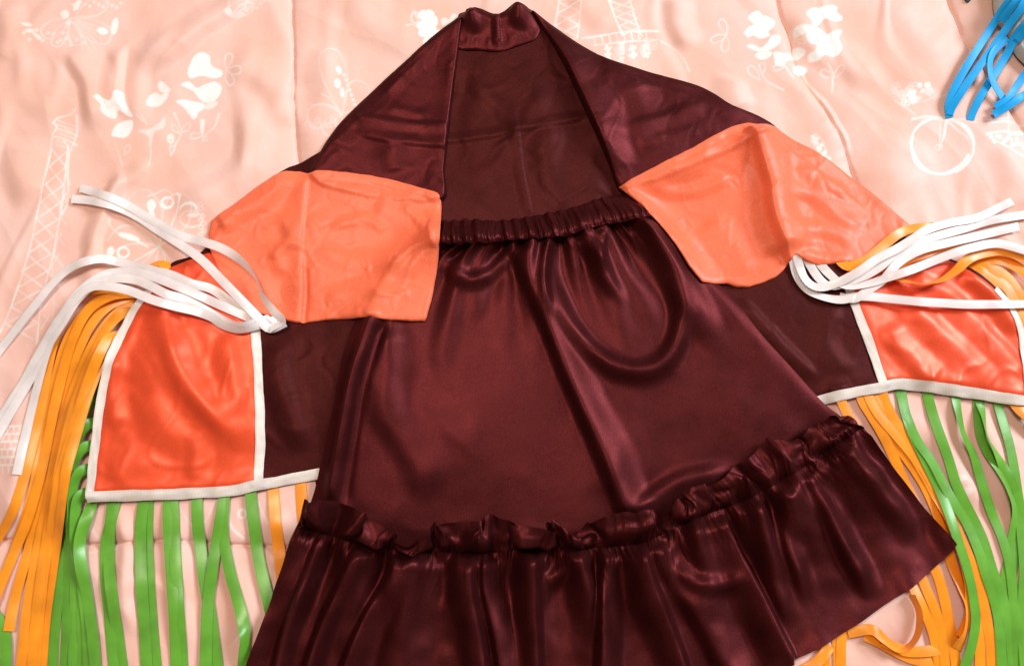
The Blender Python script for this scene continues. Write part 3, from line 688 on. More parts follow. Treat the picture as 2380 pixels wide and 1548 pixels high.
# right side, below the hem
many('fringe_ribbon', 'orange', [
    [(1905, 1480), (1914, 1511), (1920, 1580)], [(1940, 1470), (1946, 1500), (1950, 1580)], [(1960, 1460), (1955, 1495), (1953, 1580)],
    [(1860, 1560), (1900, 1535, 3, 30), (1930, 1500, 3)],
    [(1970, 1470), (2024, 1462, 3), (2052, 1483, 2, 20), (2084, 1507, 1, 50), (2112, 1497, 1, 80), (2130, 1467, 1, 82), (2132, 1421, 1, 80), (2115, 1380, 1, 80)],
    [(2010, 1476), (2040, 1490), (2084, 1514), (2128, 1532), (2185, 1536)],
    [(2050, 1490, 1), (2078, 1502, 1), (2112, 1513, 1), (2160, 1512, 1), (2190, 1505)],
    [(2100, 1320), (2126, 1372), (2149, 1421), (2170, 1479), (2187, 1570)],
    [(2125, 1300), (2149, 1359), (2170, 1410), (2188, 1467), (2199, 1570)],
    [(2155, 1280), (2179, 1338), (2193, 1386), (2205, 1444), (2216, 1502), (2224, 1570)],
    [(2030, 900), (2042, 950), (2069, 1011), (2110, 1069), (2145, 1122), (2172, 1180), (2196, 1250), (2212, 1310), (2234, 1365, 2, 20), (2246, 1410, 3, 40), (2240, 1467, 3, 40), (2222, 1507)],
    [(2040, 900), (2052, 930), (2075, 970), (2112, 1023), (2149, 1080), (2182, 1138), (2209, 1196), (2236, 1259), (2262, 1319), (2280, 1375), (2292, 1433), (2302, 1490), (2306, 1570)],
    [(2046, 898), (2060, 940), (2110, 1030), (2170, 1130), (2215, 1230), (2238, 1290), (2256, 1360), (2270, 1430), (2277, 1490), (2278, 1570)],
    [(1996, 905), (2006, 935), (2025, 965), (2052, 1011), (2080, 1069), (2103, 1122), (2130, 1180)],
    [(2012, 900), (2022, 930), (2043, 965), (2089, 1020), (2128, 1069), (2168, 1138), (2195, 1196, 1, 30), (2214, 1255, 1, 45), (2234, 1317, 1, 45), (2249, 1375, 2, 30), (2249, 1433, 2, 20), (2230, 1480)],
    [(1945, 905), (1958, 938), (1986, 990), (2034, 1065), (2078, 1105), (2110, 1150)]], seed=500, w=9.3)
many('fringe_ribbon', 'green', [
    [(2086, 888), (2094, 925), (2112, 990), (2150, 1070), (2184, 1140), (2208, 1205), (2226, 1260), (2247, 1324), (2261, 1386), (2267, 1444), (2257, 1502), (2234, 1570)],
    [(2276, 905), (2276, 930), (2283, 970, 2, 35), (2292, 1016, 3, 55), (2313, 1057, 2, 40), (2338, 1099), (2356, 1150), (2362, 1230), (2352, 1330), (2345, 1440), (2340, 1570)],
    [(2268, 900), (2272, 935), (2278, 1000), (2292, 1043), (2318, 1092, 1, 30), (2341, 1138, 2, 40), (2356, 1190, 2, 30), (2352, 1260), (2338, 1340), (2330, 1440), (2338, 1570)],
    [(2090, 890), (2096, 920), (2105, 965), (2131, 1023), (2163, 1069), (2191, 1122), (2219, 1172), (2247, 1218), (2274, 1282), (2292, 1340), (2311, 1398), (2322, 1456), (2328, 1570)],
    [(2152, 890), (2156, 920), (2168, 965), (2186, 1016), (2205, 1069), (2221, 1122), (2242, 1168), (2268, 1219), (2288, 1265), (2308, 1329), (2329, 1386), (2343, 1456), (2357, 1570)],
    [(2216, 895), (2220, 923), (2226, 965, 1, 20), (2237, 1011, 2, 30), (2260, 1057, 1, 15), (2276, 1103), (2290, 1149), (2306, 1196), (2322, 1232), (2339, 1282), (2350, 1329), (2357, 1398), (2362, 1490), (2366, 1570)],
    [(2316, 905), (2318, 933), (2329, 976), (2345, 1030), (2357, 1092), (2366, 1149), (2373, 1219), (2380, 1320), (2376, 1450), (2382, 1570)],
    [(2350, 910), (2359, 940), (2377, 968, 2, 30), (2400, 1010)]], seed=600, w=9.5)
many('fringe_ribbon', 'orange', [[(2330, 900), (2365, 950), (2395, 975)], [(2355, 905), (2380, 945), (2410, 955)]], seed=640)
# orange and green at the cape's far right side
many('fringe_ribbon', 'green', [[(2230, 650), (2262, 664, 2), (2285, 678, 2), (2320, 700)], [(2250, 690), (2275, 690), (2310, 712), (2340, 740)]], seed=660)
many('fringe_ribbon', 'orange', [
    [(2235, 625), (2258, 630, 3), (2290, 655, 3), (2322, 690, 2), (2352, 730), (2390, 800)],
    [(2240, 622), (2280, 628, 4), (2320, 660, 4), (2352, 705, 3), (2385, 752), (2410, 800)],
    [(2240, 618), (2300, 622, 5), (2345, 650, 5), (2372, 690, 4), (2400, 740)],
    [(2250, 615), (2320, 605, 6), (2370, 625, 6), (2410, 660, 5)],
    [(2300, 640, 3), (2340, 670, 4), (2365, 720, 3), (2380, 760, 2), (2410, 840)]], seed=680)

# ------------------------------------------------------------------ cape, lying back and its patches
BACK = [(1074, 46), (1105, 32), (1158, 44), (1198, 22), (1228, 32), (1335, 128), (1470, 190), (1610, 232), (1690, 274), (1790, 326), (1940, 434), (2080, 540),
        (2170, 588), (2245, 622), (2305, 665), (2352, 720), (2378, 780), (2392, 940), (2380, 938), (2230, 917), (2090, 897), (2055, 902), (1980, 920), (1905, 934), (1860, 1010), (1740, 1120), (1500, 1225),
        (1200, 1250), (900, 1240), (770, 1200), (738, 1140), (725, 1106), (660, 1122), (600, 1134), (450, 1152), (320, 1158), (207, 1160), (212, 1090), (224, 1000), (236, 920), (257, 840), (281, 787), (308, 733),
        (335, 692), (385, 620), (470, 588), (515, 530), (640, 410), (742, 358), (872, 240), (1008, 115)]
def back_disp(x, y):
    z = .0035 * noise(x / .09, y / .11, 50) + .0035 + .0008 * creases(x, y, .05, 52) - .0006 * creases(x, y, .035, 56)
    z = z + fold(x, y, [(1020, 345), (1120, 338), (1200, 325), (1280, 312), (1370, 292)], 2.2, 12, 2.5, (.05, .1))
    z = z + fold(x, y, [(1192, 250), (1203, 330), (1215, 420), (1235, 520)], 2.0, 3, 12, (.2, .1))
    z = z + fold(x, y, [(1290, 300), (1260, 380), (1290, 470), (1330, 520)], 3.0, 22, 20)
    z = z + fold(x, y, [(1060, 40), (1060, 140), (1050, 240)], 3, 20, 10, (0, .4)) + fold(x, y, [(1075, 40), (1160, 28), (1240, 36)], 12, 18, 40, (.05, .05))
    z = z + fold(x, y, [(1080, 200), (1150, 260), (1200, 330)], 1.6, 14, 12) + fold(x, y, [(1080, 430), (1150, 400), (1200, 330), (1280, 220)], 1.6, 12, 16) + fold(x, y, [(1100, 130), (1120, 220), (1100, 320), (1110, 450)], 2, 22, 20)
    z = z + fold(x, y, [(430, 760), (440, 850), (490, 930), (560, 1000), (580, 1060)], 4, 20, 16)
    z = z + fold(x, y, [(1700, 700), (1790, 800), (1890, 900)], 4, 10, 16) + fold(x, y, [(1930, 720), (1900, 800), (1950, 890)], 3, 16, 22)
    z = z + fold(x, y, [(690, 780), (660, 860), (690, 960), (720, 1060)], 5, 16, 22)
    return z
cloth('back_panel', BACK, M['lining'], cape, back_disp, gap=1.5, seed=1, res=.0026, dr=(2, 4.0), n=3)

def patchL(x, y):
    z = fold(x, y, [(412, 690), (415, 760), (432, 830), (468, 910), (520, 980), (548, 1040)], 4.5, 16, 26, (.1, .2))
    z = z + fold(x, y, [(380, 690), (385, 790), (370, 880), (390, 980), (450, 1060)], 2.6, 24, 28, (.1, .2))
    z = z + fold(x, y, [(470, 1000), (478, 1060), (470, 1125)], 2.0, 18, 14) + fold(x, y, [(540, 780), (560, 880), (575, 980)], 3, 14, 22)
    z = z + fold(x, y, [(270, 1110), (340, 1080), (420, 1110)], 1.5, 20, 18) + fold(x, y, [(300, 830), (290, 920), (300, 1010)], 3, 18, 14)
    return z + .0008 * noise(x / .03, y / .05, 61) + .0005 * creases(x, y, .05, 63)
patch_a = cloth('patch', [(335, 697), (388, 626), (440, 606), (500, 590), (560, 640), (598, 760), (602, 860), (606, 960), (606, 1060), (604, 1130), (520, 1140), (420, 1148), (320, 1152), (212, 1153), (217, 1090), (228, 1000), (242, 912), (260, 842), (284, 790), (310, 737)],
      M['patch'], cape, patchL, gap=.9, seed=2, res=.0022, n=4, dr=(1, 1.5), wob=.5)
def patchR(x, y):
    z = fold(x, y, [(2030, 760), (2060, 820), (2110, 870), (2150, 900)], 3.6, 26, 12, (.2, .1)) + fold(x, y, [(2080, 720), (2140, 770), (2230, 850), (2290, 905)], 3.6, 16, 24, (.15, .15))
    z = z + fold(x, y, [(2170, 700), (2240, 760), (2320, 840), (2365, 890)], 3.6, 14, 28, (.15, .15)) + fold(x, y, [(2200, 640), (2280, 700), (2340, 790)], 4, 16, 14)
    z = z + fold(x, y, [(2090, 660), (2170, 690), (2240, 730)], 3, 14, 16)
    return z + .0008 * noise(x / .03, y / .05, 62) + .0005 * creases(x, y, .05, 67)
patch_b = cloth('patch', [(1985, 695), (1960, 640), (2040, 612), (2120, 600), (2190, 597), (2243, 626), (2302, 668), (2348, 722), (2372, 780), (2380, 850), (2386, 930), (2300, 924), (2230, 912), (2140, 900), (2055, 896), (2035, 830), (2012, 760)],
      M['patch'], cape, patchR, gap=.9, seed=3, res=.0022, n=4, dr=(1, 1.5), wob=.5)

def band(name, line, w, mat, parent, seed=0, h=.35, wave=.9, step=.0022, **props):
    """a narrow sewn-on tape following a line, edges slightly uneven"""
    c = catmull(line, 8); x, y = bed_pts(c)
    q = resample(np.stack([x, y], 1), step); n = len(q)
    t = np.gradient(q, axis=0); t /= np.linalg.norm(t, axis=1)[:, None] + 1e-9
    nn = np.stack([t[:, 1], -t[:, 0]], 1); s = np.arange(n) * step
    base = drape(1, 3.0); cols = np.array([-1, -.86, -.6, -.2, .2, .6, .86, 1.0]); prof = np.array([.45, .8, 1, .9, .9, 1, .8, .45])
    co = np.zeros((n, 8, 3)); uv = np.zeros((n, 8, 2))
    for k, cc in enumerate(cols):
        off = cc * w * MM / 2 + wave * MM * n1(s / .02, seed + (cc > 0)) + .25 * MM * n1(s / .005, seed + 3 + (cc > 0))
        co[:, k, :2] = q + nn * off[:, None]
        co[:, k, 2] = samp(co[:, k, 0], co[:, k, 1], base) + MM * h * prof[k] + .5 * MM * prof[k] * (n1(s / .008, seed + 9) + n1(s / .018 + cc, seed + 10)) + .0006
        uv[:, k, 0] = cc; uv[:, k, 1] = s
    o = mesh_obj(name, co.reshape(-1, 3), grid_faces(n, 8)[:, ::-1], mat, parent, thick=.0005, uv=uv.reshape(-1, 2), **props)
    g = co.reshape(-1, 3); splat(g[:, 0], g[:, 1], g[:, 2] + .0002, 1)
    return o
band('trim', [(592, 740), (598, 820), (603, 920), (606, 1020), (604, 1075), (602, 1128)], 8.3, M['trim'], patch_a, 20)
band('trim', [(352, 672), (330, 698), (303, 738), (277, 790), (255, 842), (241, 905), (228, 990), (217, 1080), (211, 1152)], 8.3, M['trim'], patch_a, 21)
band('trim', [(204, 1154), (320, 1151), (450, 1146), (540, 1140), (600, 1127), (660, 1116), (745, 1100)], 9.5, M['trim'], cape, 22)
band('trim', [(1968, 660), (1985, 705), (2010, 770), (2032, 830), (2051, 893)], 8.0, M['trim'], patch_b, 23)
band('trim', [(1880, 938), (1910, 930), (1980, 913), (2050, 900), (2090, 893), (2160, 899), (2230, 910), (2310, 922), (2400, 936)], 9.5, M['trim'], cape, 24)
band('trim', [(2310, 672), (2345, 712), (2371, 770), (2381, 850), (2387, 925)], 8.0, M['trim'], patch_b, 25)

def facing(x, y):
    z = fold(x, y, [(1150, 36), (1158, 80), (1160, 122)], 4, 3, 9, (0, 0)) + fold(x, y, [(1200, 30), (1205, 70), (1200, 105)], 5, 12, 12, (0, .3)) + fold(x, y, [(1098, 34), (1100, 70), (1110, 110)], 4, 10, 10, (0, .3))
    d, s, L = polydist(x, y, wpath([(1068, 117), (1160, 123), (1232, 100)]))
    return z + .0012 * np.exp(-np.abs(d) / .006) * n1(s * L / .006, 70) * 2
cloth('collar_facing', [(1066, 36), (1085, 30), (1104, 25), (1130, 32), (1157, 38), (1178, 24), (1197, 14), (1222, 19), (1250, 36), (1262, 60), (1246, 92), (1230, 100), (1195, 112), (1162, 122), (1110, 118), (1064, 115), (1060, 76)],
      M['brown'], cape, facing, gap=2, seed=5, res=.0018, n=4, wob=.3)

# ------------------------------------------------------------------ skirt
WTOP = [(1000, 516), (1026, 514), (1090, 511), (1160, 514), (1210, 508), (1237, 503), (1287, 494), (1340, 481), (1393, 463), (1440, 452), (1472, 452)]
WBOT = [(1000, 577), (1023, 576), (1093, 577), (1140, 572), (1170, 566), (1210, 567), (1277, 563), (1327, 553), (1370, 541), (1407, 530), (1460, 524), (1500, 520)]
SEAM = [(692, 1222), (760, 1241), (830, 1262), (920, 1275), (1000, 1281), (1090, 1286), (1150, 1284), (1200, 1277), (1300, 1274), (1400, 1271), (1500, 1258), (1560, 1228), (1640, 1195), (1700, 1174), (1760, 1146), (1820, 1112), (1870, 1083), (1930, 1040), (1996, 996)]
def finer(A, k, ax):                          # Catmull-Rom refinement of a grid along one axis
    A = np.moveaxis(A, ax, 0); n = len(A); q = np.concatenate([2 * A[:1] - A[1:2], A, 2 * A[-1:] - A[-2:-1]])
    t = np.arange(0, n - 1 + 1e-9, 1 / k); i = np.minimum(t.astype(int), n - 2); f = (t - i).reshape((-1,) + (1,) * (A.ndim - 1))
    p0, p1, p2, p3 = q[i], q[i + 1], q[i + 2], q[i + 3]
    r = .5 * (2 * p1 + (p2 - p0) * f + (2 * p0 - 5 * p1 + 4 * p2 - p3) * f ** 2 + (3 * p1 - p0 - 3 * p2 + p3) * f ** 3)
    return np.moveaxis(r, 0, ax)
def laid(name, A, mat, parent, k=(2, 2), flip=False, pucker=None, seed=0, **props):
    A = finer(finer(A, k[0], 0), k[1], 1); n, m = A.shape[:2]
    if pucker:                                # fine gathers: height mm, spacing mm, reach mm from the gathered line (row 'at')
        amp, lam, reach, at = pucker
        R = A[:, at]; s = np.r_[0, np.cumsum(np.linalg.norm(np.diff(R, axis=0), axis=1))][:, None]
        d = np.linalg.norm(A[..., :2] - R[:, None, :2], axis=2)
        v = s / (lam * MM) + .7 * noise(s / .03 + 0 * d, d / .02, seed)
        A[..., 2] += amp * MM * np.exp(-d / (reach * MM)) * (.35 - 2.0 * np.abs(noise(v, d / .03, seed + 1))) * np.clip(.7 + 1.6 * n1(s / .022, seed + 2), .1, 1.5) * sm(.35 + d / .004)
    A[..., 2] += .0006
    f = grid_faces(n, m)
    splat(A[..., 0].ravel(), A[..., 1].ravel(), A[..., 2].ravel() + .0003, 1)
    return mesh_obj(name, A.reshape(-1, 3), f[:, ::-1] if flip else f, mat, parent, thick=.0006, **props)
def rows(a):                                  # one row per line: first value, then steps, in tenths of a millimetre
    return np.cumsum(np.array(a, float), axis=1).T * .0001
def soft(A, ax):
    A = np.moveaxis(A, ax, 0); q = np.concatenate([2 * A[:1] - A[1:2], A, 2 * A[-1:] - A[-2:-1]])
    return np.moveaxis(.2 * q[:-2] + .6 * q[1:-1] + .2 * q[2:], 0, ax)
def sheet(x, y, z):                           # plan positions are given at every second line
    x, y, z = rows(x), rows(y), rows(z)
    n, m = z.shape
    pos = np.stack([x, y], 2)
    def widen(P, ax, cnt):
        k = P.shape[ax]; t = np.linspace(0, k - 1, cnt); i = np.minimum(t.astype(int), k - 2)
        q = np.moveaxis(P, ax, 0); e = np.concatenate([2 * q[:1] - q[1:2], q, 2 * q[-1:] - q[-2:-1]]); f = (t - i)[:, None, None]
        p0, p1, p2, p3 = e[i], e[i + 1], e[i + 2], e[i + 3]
        return np.moveaxis(.5 * (2 * p1 + (p2 - p0) * f + (2 * p0 - 5 * p1 + 4 * p2 - p3) * f ** 2 + (3 * p1 - p0 - 3 * p2 + p3) * f ** 3), 0, ax)
    if pos.shape[:2] != (n, m): pos = widen(widen(pos, 0, n), 1, m)
    return soft(soft(np.dstack([pos, z]), 0), 1)
BODY_X = [
[-858,49,49,50,49,49,50,49,50,49,50,49,49,49,49,48,49,50,49,50,49,50,49,49,50,49,49,49,49,48,48,48,48,48,48,47,49,49,49,49,49,50,50,49,50,49],
[-975,54,54,54,54,55,54,54,54,54,54,55,54,54,53,53,54,54,54,55,54,54,55,54,54,52,52,57,56,52,53,52,52,52,53,52,54,53,54,53,54,54,53,55,54,53],
[-1089,59,58,59,59,59,59,59,59,58,59,59,59,58,58,58,58,59,59,59,59,59,59,59,58,54,58,63,60,58,59,56,56,55,57,57,60,57,58,58,58,57,57,59,59,56],
[-1180,62,63,62,63,63,62,63,63,63,63,63,62,63,62,61,63,63,62,63,65,62,63,62,61,58,64,66,64,60,61,63,60,59,60,60,63,62,62,62,60,60,61,62,64,59],
[-1246,64,66,66,66,65,66,66,66,66,67,66,66,65,66,65,66,67,66,66,66,66,66,64,66,63,66,69,65,65,63,65,65,62,63,64,65,66,65,65,63,62,63,65,68,60],
[-1307,66,70,68,69,68,69,70,69,69,69,71,69,69,68,69,70,69,70,69,69,68,68,66,70,70,68,71,67,66,68,67,68,66,67,67,68,68,68,68,65,65,66,67,71,62],
[-1365,69,73,71,72,71,72,73,72,73,73,73,72,71,72,73,73,72,73,72,73,72,68,71,73,74,71,72,70,69,71,70,71,69,70,70,72,70,70,71,68,68,68,70,73,65],
[-1421,71,77,74,75,74,75,76,76,76,76,77,74,75,75,76,76,76,76,75,76,75,74,72,77,76,74,74,73,72,74,72,74,73,72,74,74,73,73,73,71,72,70,73,75,68],
[-1480,75,81,75,77,78,79,79,79,78,80,80,78,78,78,80,78,79,79,79,79,79,78,74,79,79,79,77,75,75,77,75,76,76,76,76,78,76,76,75,75,74,73,76,77,72],
[-1530,78,83,80,79,82,80,81,82,82,83,83,81,81,82,81,82,81,82,82,82,82,82,77,81,82,81,81,76,77,80,78,79,79,79,79,80,79,78,77,78,76,76,79,78,75],
[-1565,80,85,82,83,85,81,83,85,84,85,86,83,84,84,84,84,84,84,84,85,84,85,82,80,85,84,83,79,78,81,82,81,81,82,82,81,81,79,80,80,78,78,80,81,76],
[-1592,81,86,86,86,86,84,85,87,87,87,87,86,86,86,86,86,86,86,87,86,87,86,86,81,87,87,85,81,80,82,83,84,84,84,84,81,81,82,82,83,80,80,80,82,79],
[-1613,81,88,90,88,88,86,86,89,89,89,89,88,89,87,88,88,88,88,89,88,89,88,88,84,87,88,89,83,82,84,84,86,86,85,83,84,84,83,85,84,82,81,82,82,82],
[-1631,82,90,93,91,90,88,86,92,91,91,91,90,90,90,89,90,90,90,91,90,90,91,90,87,88,89,90,86,83,86,86,86,88,87,87,86,85,85,86,85,84,82,83,84,83],
[-1647,83,92,95,93,93,90,89,93,93,92,93,92,92,92,91,92,92,92,92,93,92,92,93,91,88,91,91,89,85,87,88,89,89,90,88,87,87,86,87,87,85,84,84,86,84],
[-1664,83,96,97,94,95,93,93,94,94,94,95,94,94,94,93,94,94,94,95,94,95,94,94,94,90,93,92,91,87,89,90,90,92,91,90,90,88,88,89,88,87,85,85,88,86],
[-1684,86,97,99,95,97,96,96,96,96,96,97,96,96,96,96,96,96,97,96,97,96,97,96,96,93,95,95,91,89,91,92,92,94,93,92,91,91,89,90,91,88,87,87,89,88],
[-1706,89,99,101,97,97,100,98,99,98,98,99,98,98,99,98,98,98,99,99,98,99,99,98,99,96,96,98,93,90,92,94,95,95,96,94,93,92,91,93,92,89,89,88,91,90],
[-1728,91,101,104,99,99,101,100,101,101,100,101,101,100,101,100,100,100,101,101,101,101,101,100,101,99,99,99,95,91,95,96,96,98,98,96,94,94,94,94,94,91,90,90,92,92],
[-1750,94,103,105,101,102,102,103,103,103,102,104,102,103,103,102,102,102,103,103,103,103,103,103,103,101,101,101,95,95,97,98,98,100,99,98,97,96,95,95,96,93,91,92,94,93],
[-1772,98,104,106,104,104,104,105,105,105,105,105,105,104,105,105,103,105,105,105,105,105,105,105,105,105,102,103,97,97,98,100,100,102,102,100,98,98,96,97,98,94,93,94,95,95],
[-1794,100,106,108,106,106,107,106,107,107,108,107,107,107,107,107,105,107,107,107,108,107,107,107,108,107,105,105,99,97,101,101,103,104,103,102,101,99,98,99,99,96,95,95,97,97],
[-1821,106,108,109,107,108,110,109,109,110,110,109,110,109,110,109,108,109,110,109,110,110,109,110,109,110,108,107,101,99,103,104,105,106,106,104,103,101,100,101,102,98,96,97,99,99],
[-1856,110,112,110,109,111,112,112,113,112,112,113,112,112,113,112,111,111,113,112,113,112,113,112,112,113,111,110,103,101,106,107,107,109,109,107,105,104,103,103,104,100,98,99,102,102],
[-1888,114,115,111,112,113,114,115,115,115,115,115,114,115,115,115,113,114,115,115,115,115,115,115,115,115,114,113,105,103,108,109,110,111,111,109,108,106,105,106,105,102,100,102,103,105],
[-1914,118,117,114,113,116,116,117,117,117,117,117,117,117,117,117,116,116,118,117,117,117,118,117,117,117,117,115,107,105,110,111,112,113,114,111,110,107,107,108,107,104,102,104,105,107]]
BODY_Y = [
[822,3,4,2,0,0,0,-1,0,1,2,4,5,6,9,12,7,0,-1,0,2,2,2,3,4,6,7,10,12,12,12,14,15,15,15,16,14,10,10,8,8,8,6,6,6,6],
[777,3,1,-1,-3,-2,-2,-2,-2,1,0,1,4,5,7,12,5,0,-2,-1,1,0,2,2,2,5,8,9,13,12,13,13,15,15,14,17,15,12,10,9,9,9,8,9,7,5],
[727,0,-1,-3,-6,-4,-3,-4,-3,-1,-1,0,2,3,6,11,5,-1,-3,-3,0,-1,1,1,2,4,7,9,13,14,13,13,15,13,16,18,15,12,11,10,10,10,10,9,9,7],
[642,-1,-2,-5,-7,-6,-4,-5,-5,-3,-2,0,1,3,5,9,5,-1,-3,-1,-3,-2,0,1,2,4,6,10,14,15,14,13,13,16,18,17,16,13,14,11,11,11,12,11,12,8],
[535,-1,-4,-7,-8,-6,-6,-6,-5,-3,-3,-3,1,2,5,9,6,0,-3,-2,-1,-3,-1,1,2,4,6,11,15,17,15,14,14,17,19,17,17,16,15,14,12,13,14,14,15,9],
[425,-1,-5,-8,-10,-8,-6,-6,-6,-4,-2,-2,0,1,4,8,6,0,-3,-2,-1,-3,-1,0,2,5,6,12,16,18,17,15,16,18,19,19,18,17,17,16,14,15,17,17,17,10],
[314,-2,-6,-10,-11,-8,-7,-7,-6,-4,-3,-3,0,1,4,8,6,0,-3,-2,0,-2,-3,0,3,5,7,12,18,19,18,18,17,18,19,21,20,19,18,18,16,19,19,19,20,12],
[202,-1,-7,-12,-12,-10,-7,-7,-6,-5,-4,-2,-1,1,4,7,6,2,-3,-2,0,-1,-2,-1,3,5,7,13,20,21,19,19,20,18,20,22,21,21,21,19,19,21,22,22,22,15],
[94,-3,-8,-12,-14,-10,-8,-8,-6,-6,-3,-3,-2,1,3,7,7,2,-2,-2,-1,0,-1,-2,4,4,8,13,22,23,20,21,20,20,20,23,23,23,22,22,21,23,25,25,23,18],
[-19,-4,-8,-14,-15,-11,-9,-8,-7,-5,-4,-4,-1,-1,3,8,7,2,-2,-1,-1,0,-1,-1,3,5,8,13,24,24,22,22,22,20,22,24,25,24,25,23,24,26,27,27,25,22],
[-137,-5,-8,-17,-15,-12,-10,-9,-7,-5,-5,-3,-3,0,3,7,8,2,-2,-1,0,-1,0,0,2,6,8,14,24,27,23,24,23,21,23,25,27,26,26,26,25,29,30,29,28,24],
[-257,-5,-9,-19,-17,-13,-10,-9,-8,-6,-4,-4,-3,-1,2,8,8,3,-2,-1,0,-1,0,1,2,5,9,15,26,29,24,25,24,22,24,27,27,28,28,28,28,31,33,31,30,27],
[-378,-6,-9,-21,-18,-14,-11,-9,-8,-6,-5,-4,-4,-2,3,7,8,4,-1,-1,-1,0,0,1,2,6,8,16,28,31,27,26,24,23,24,29,28,30,30,31,30,33,35,34,32,30],
[-498,-7,-11,-22,-19,-15,-11,-10,-8,-7,-5,-5,-3,-2,2,6,9,5,-1,-1,0,0,-1,2,3,5,9,16,30,33,29,27,25,24,25,30,30,32,32,33,32,36,37,36,35,32],
[-619,-7,-12,-23,-20,-15,-12,-11,-8,-6,-6,-5,-4,-3,2,7,9,5,0,-1,0,0,0,1,4,6,9,17,32,34,29,29,27,25,27,31,32,34,34,35,34,38,40,39,37,35],
[-738,-8,-13,-23,-22,-16,-13,-10,-9,-7,-6,-5,-4,-3,2,6,10,6,0,0,0,0,0,2,4,6,10,17,34,36,31,30,29,26,28,32,34,35,37,37,36,41,43,41,40,38],
[-856,-9,-13,-25,-23,-17,-13,-10,-10,-7,-6,-5,-4,-3,1,6,11,6,1,0,0,1,0,2,4,7,11,18,35,38,32,31,31,27,29,34,35,38,39,38,39,43,46,44,42,41],
[-972,-11,-14,-25,-24,-18,-13,-12,-9,-8,-6,-5,-5,-3,1,6,11,7,1,1,0,1,0,2,6,7,11,20,36,40,33,33,31,29,30,35,37,40,41,41,41,45,48,48,44,44],
[-1088,-12,-14,-26,-26,-18,-14,-12,-10,-7,-7,-6,-5,-3,1,6,11,8,1,1,1,1,0,2,6,8,12,20,38,41,35,34,33,29,31,37,39,42,43,43,43,48,51,50,47,46],
[-1204,-12,-15,-27,-27,-19,-15,-12,-10,-8,-6,-7,-6,-4,1,6,13,8,2,0,1,1,1,3,6,8,12,21,39,43,37,35,34,31,32,38,41,43,46,45,45,50,54,52,50,49],
[-1318,-13,-17,-28,-28,-20,-15,-12,-11,-8,-7,-7,-6,-4,1,6,12,10,2,0,2,1,0,3,7,8,13,21,41,45,38,37,35,32,33,39,43,45,48,47,47,53,56,55,53,51],
[-1432,-13,-18,-29,-30,-20,-16,-13,-11,-8,-7,-8,-6,-4,1,6,12,10,3,1,1,1,1,3,7,9,13,23,42,47,39,38,37,33,34,41,44,47,49,50,49,56,59,58,54,54],
[-1544,-14,-19,-29,-31,-22,-16,-13,-11,-8,-8,-7,-6,-4,1,5,14,10,3,2,2,1,1,4,7,9,14,24,44,49,41,39,38,34,36,42,46,49,52,51,52,58,62,61,57,57],
[-1652,-15,-19,-30,-32,-23,-16,-13,-11,-9,-7,-7,-6,-4,0,6,15,12,3,2,2,2,2,4,7,10,15,25,46,52,42,42,40,35,37,43,48,51,54,54,55,60,65,64,59,61],
[-1761,-15,-18,-32,-34,-23,-17,-14,-11,-9,-7,-7,-7,-5,0,6,16,13,4,2,2,3,2,4,8,10,15,26,48,54,44,43,40,37,38,45,49,54,56,56,57,63,68,66,62,64],
[-1871,-15,-19,-33,-35,-24,-17,-14,-12,-9,-7,-7,-7,-5,0,6,16,13,4,3,2,3,2,4,9,10,16,26,50,55,46,44,42,37,39,47,51,56,59,58,58,66,70,69,66,65]]
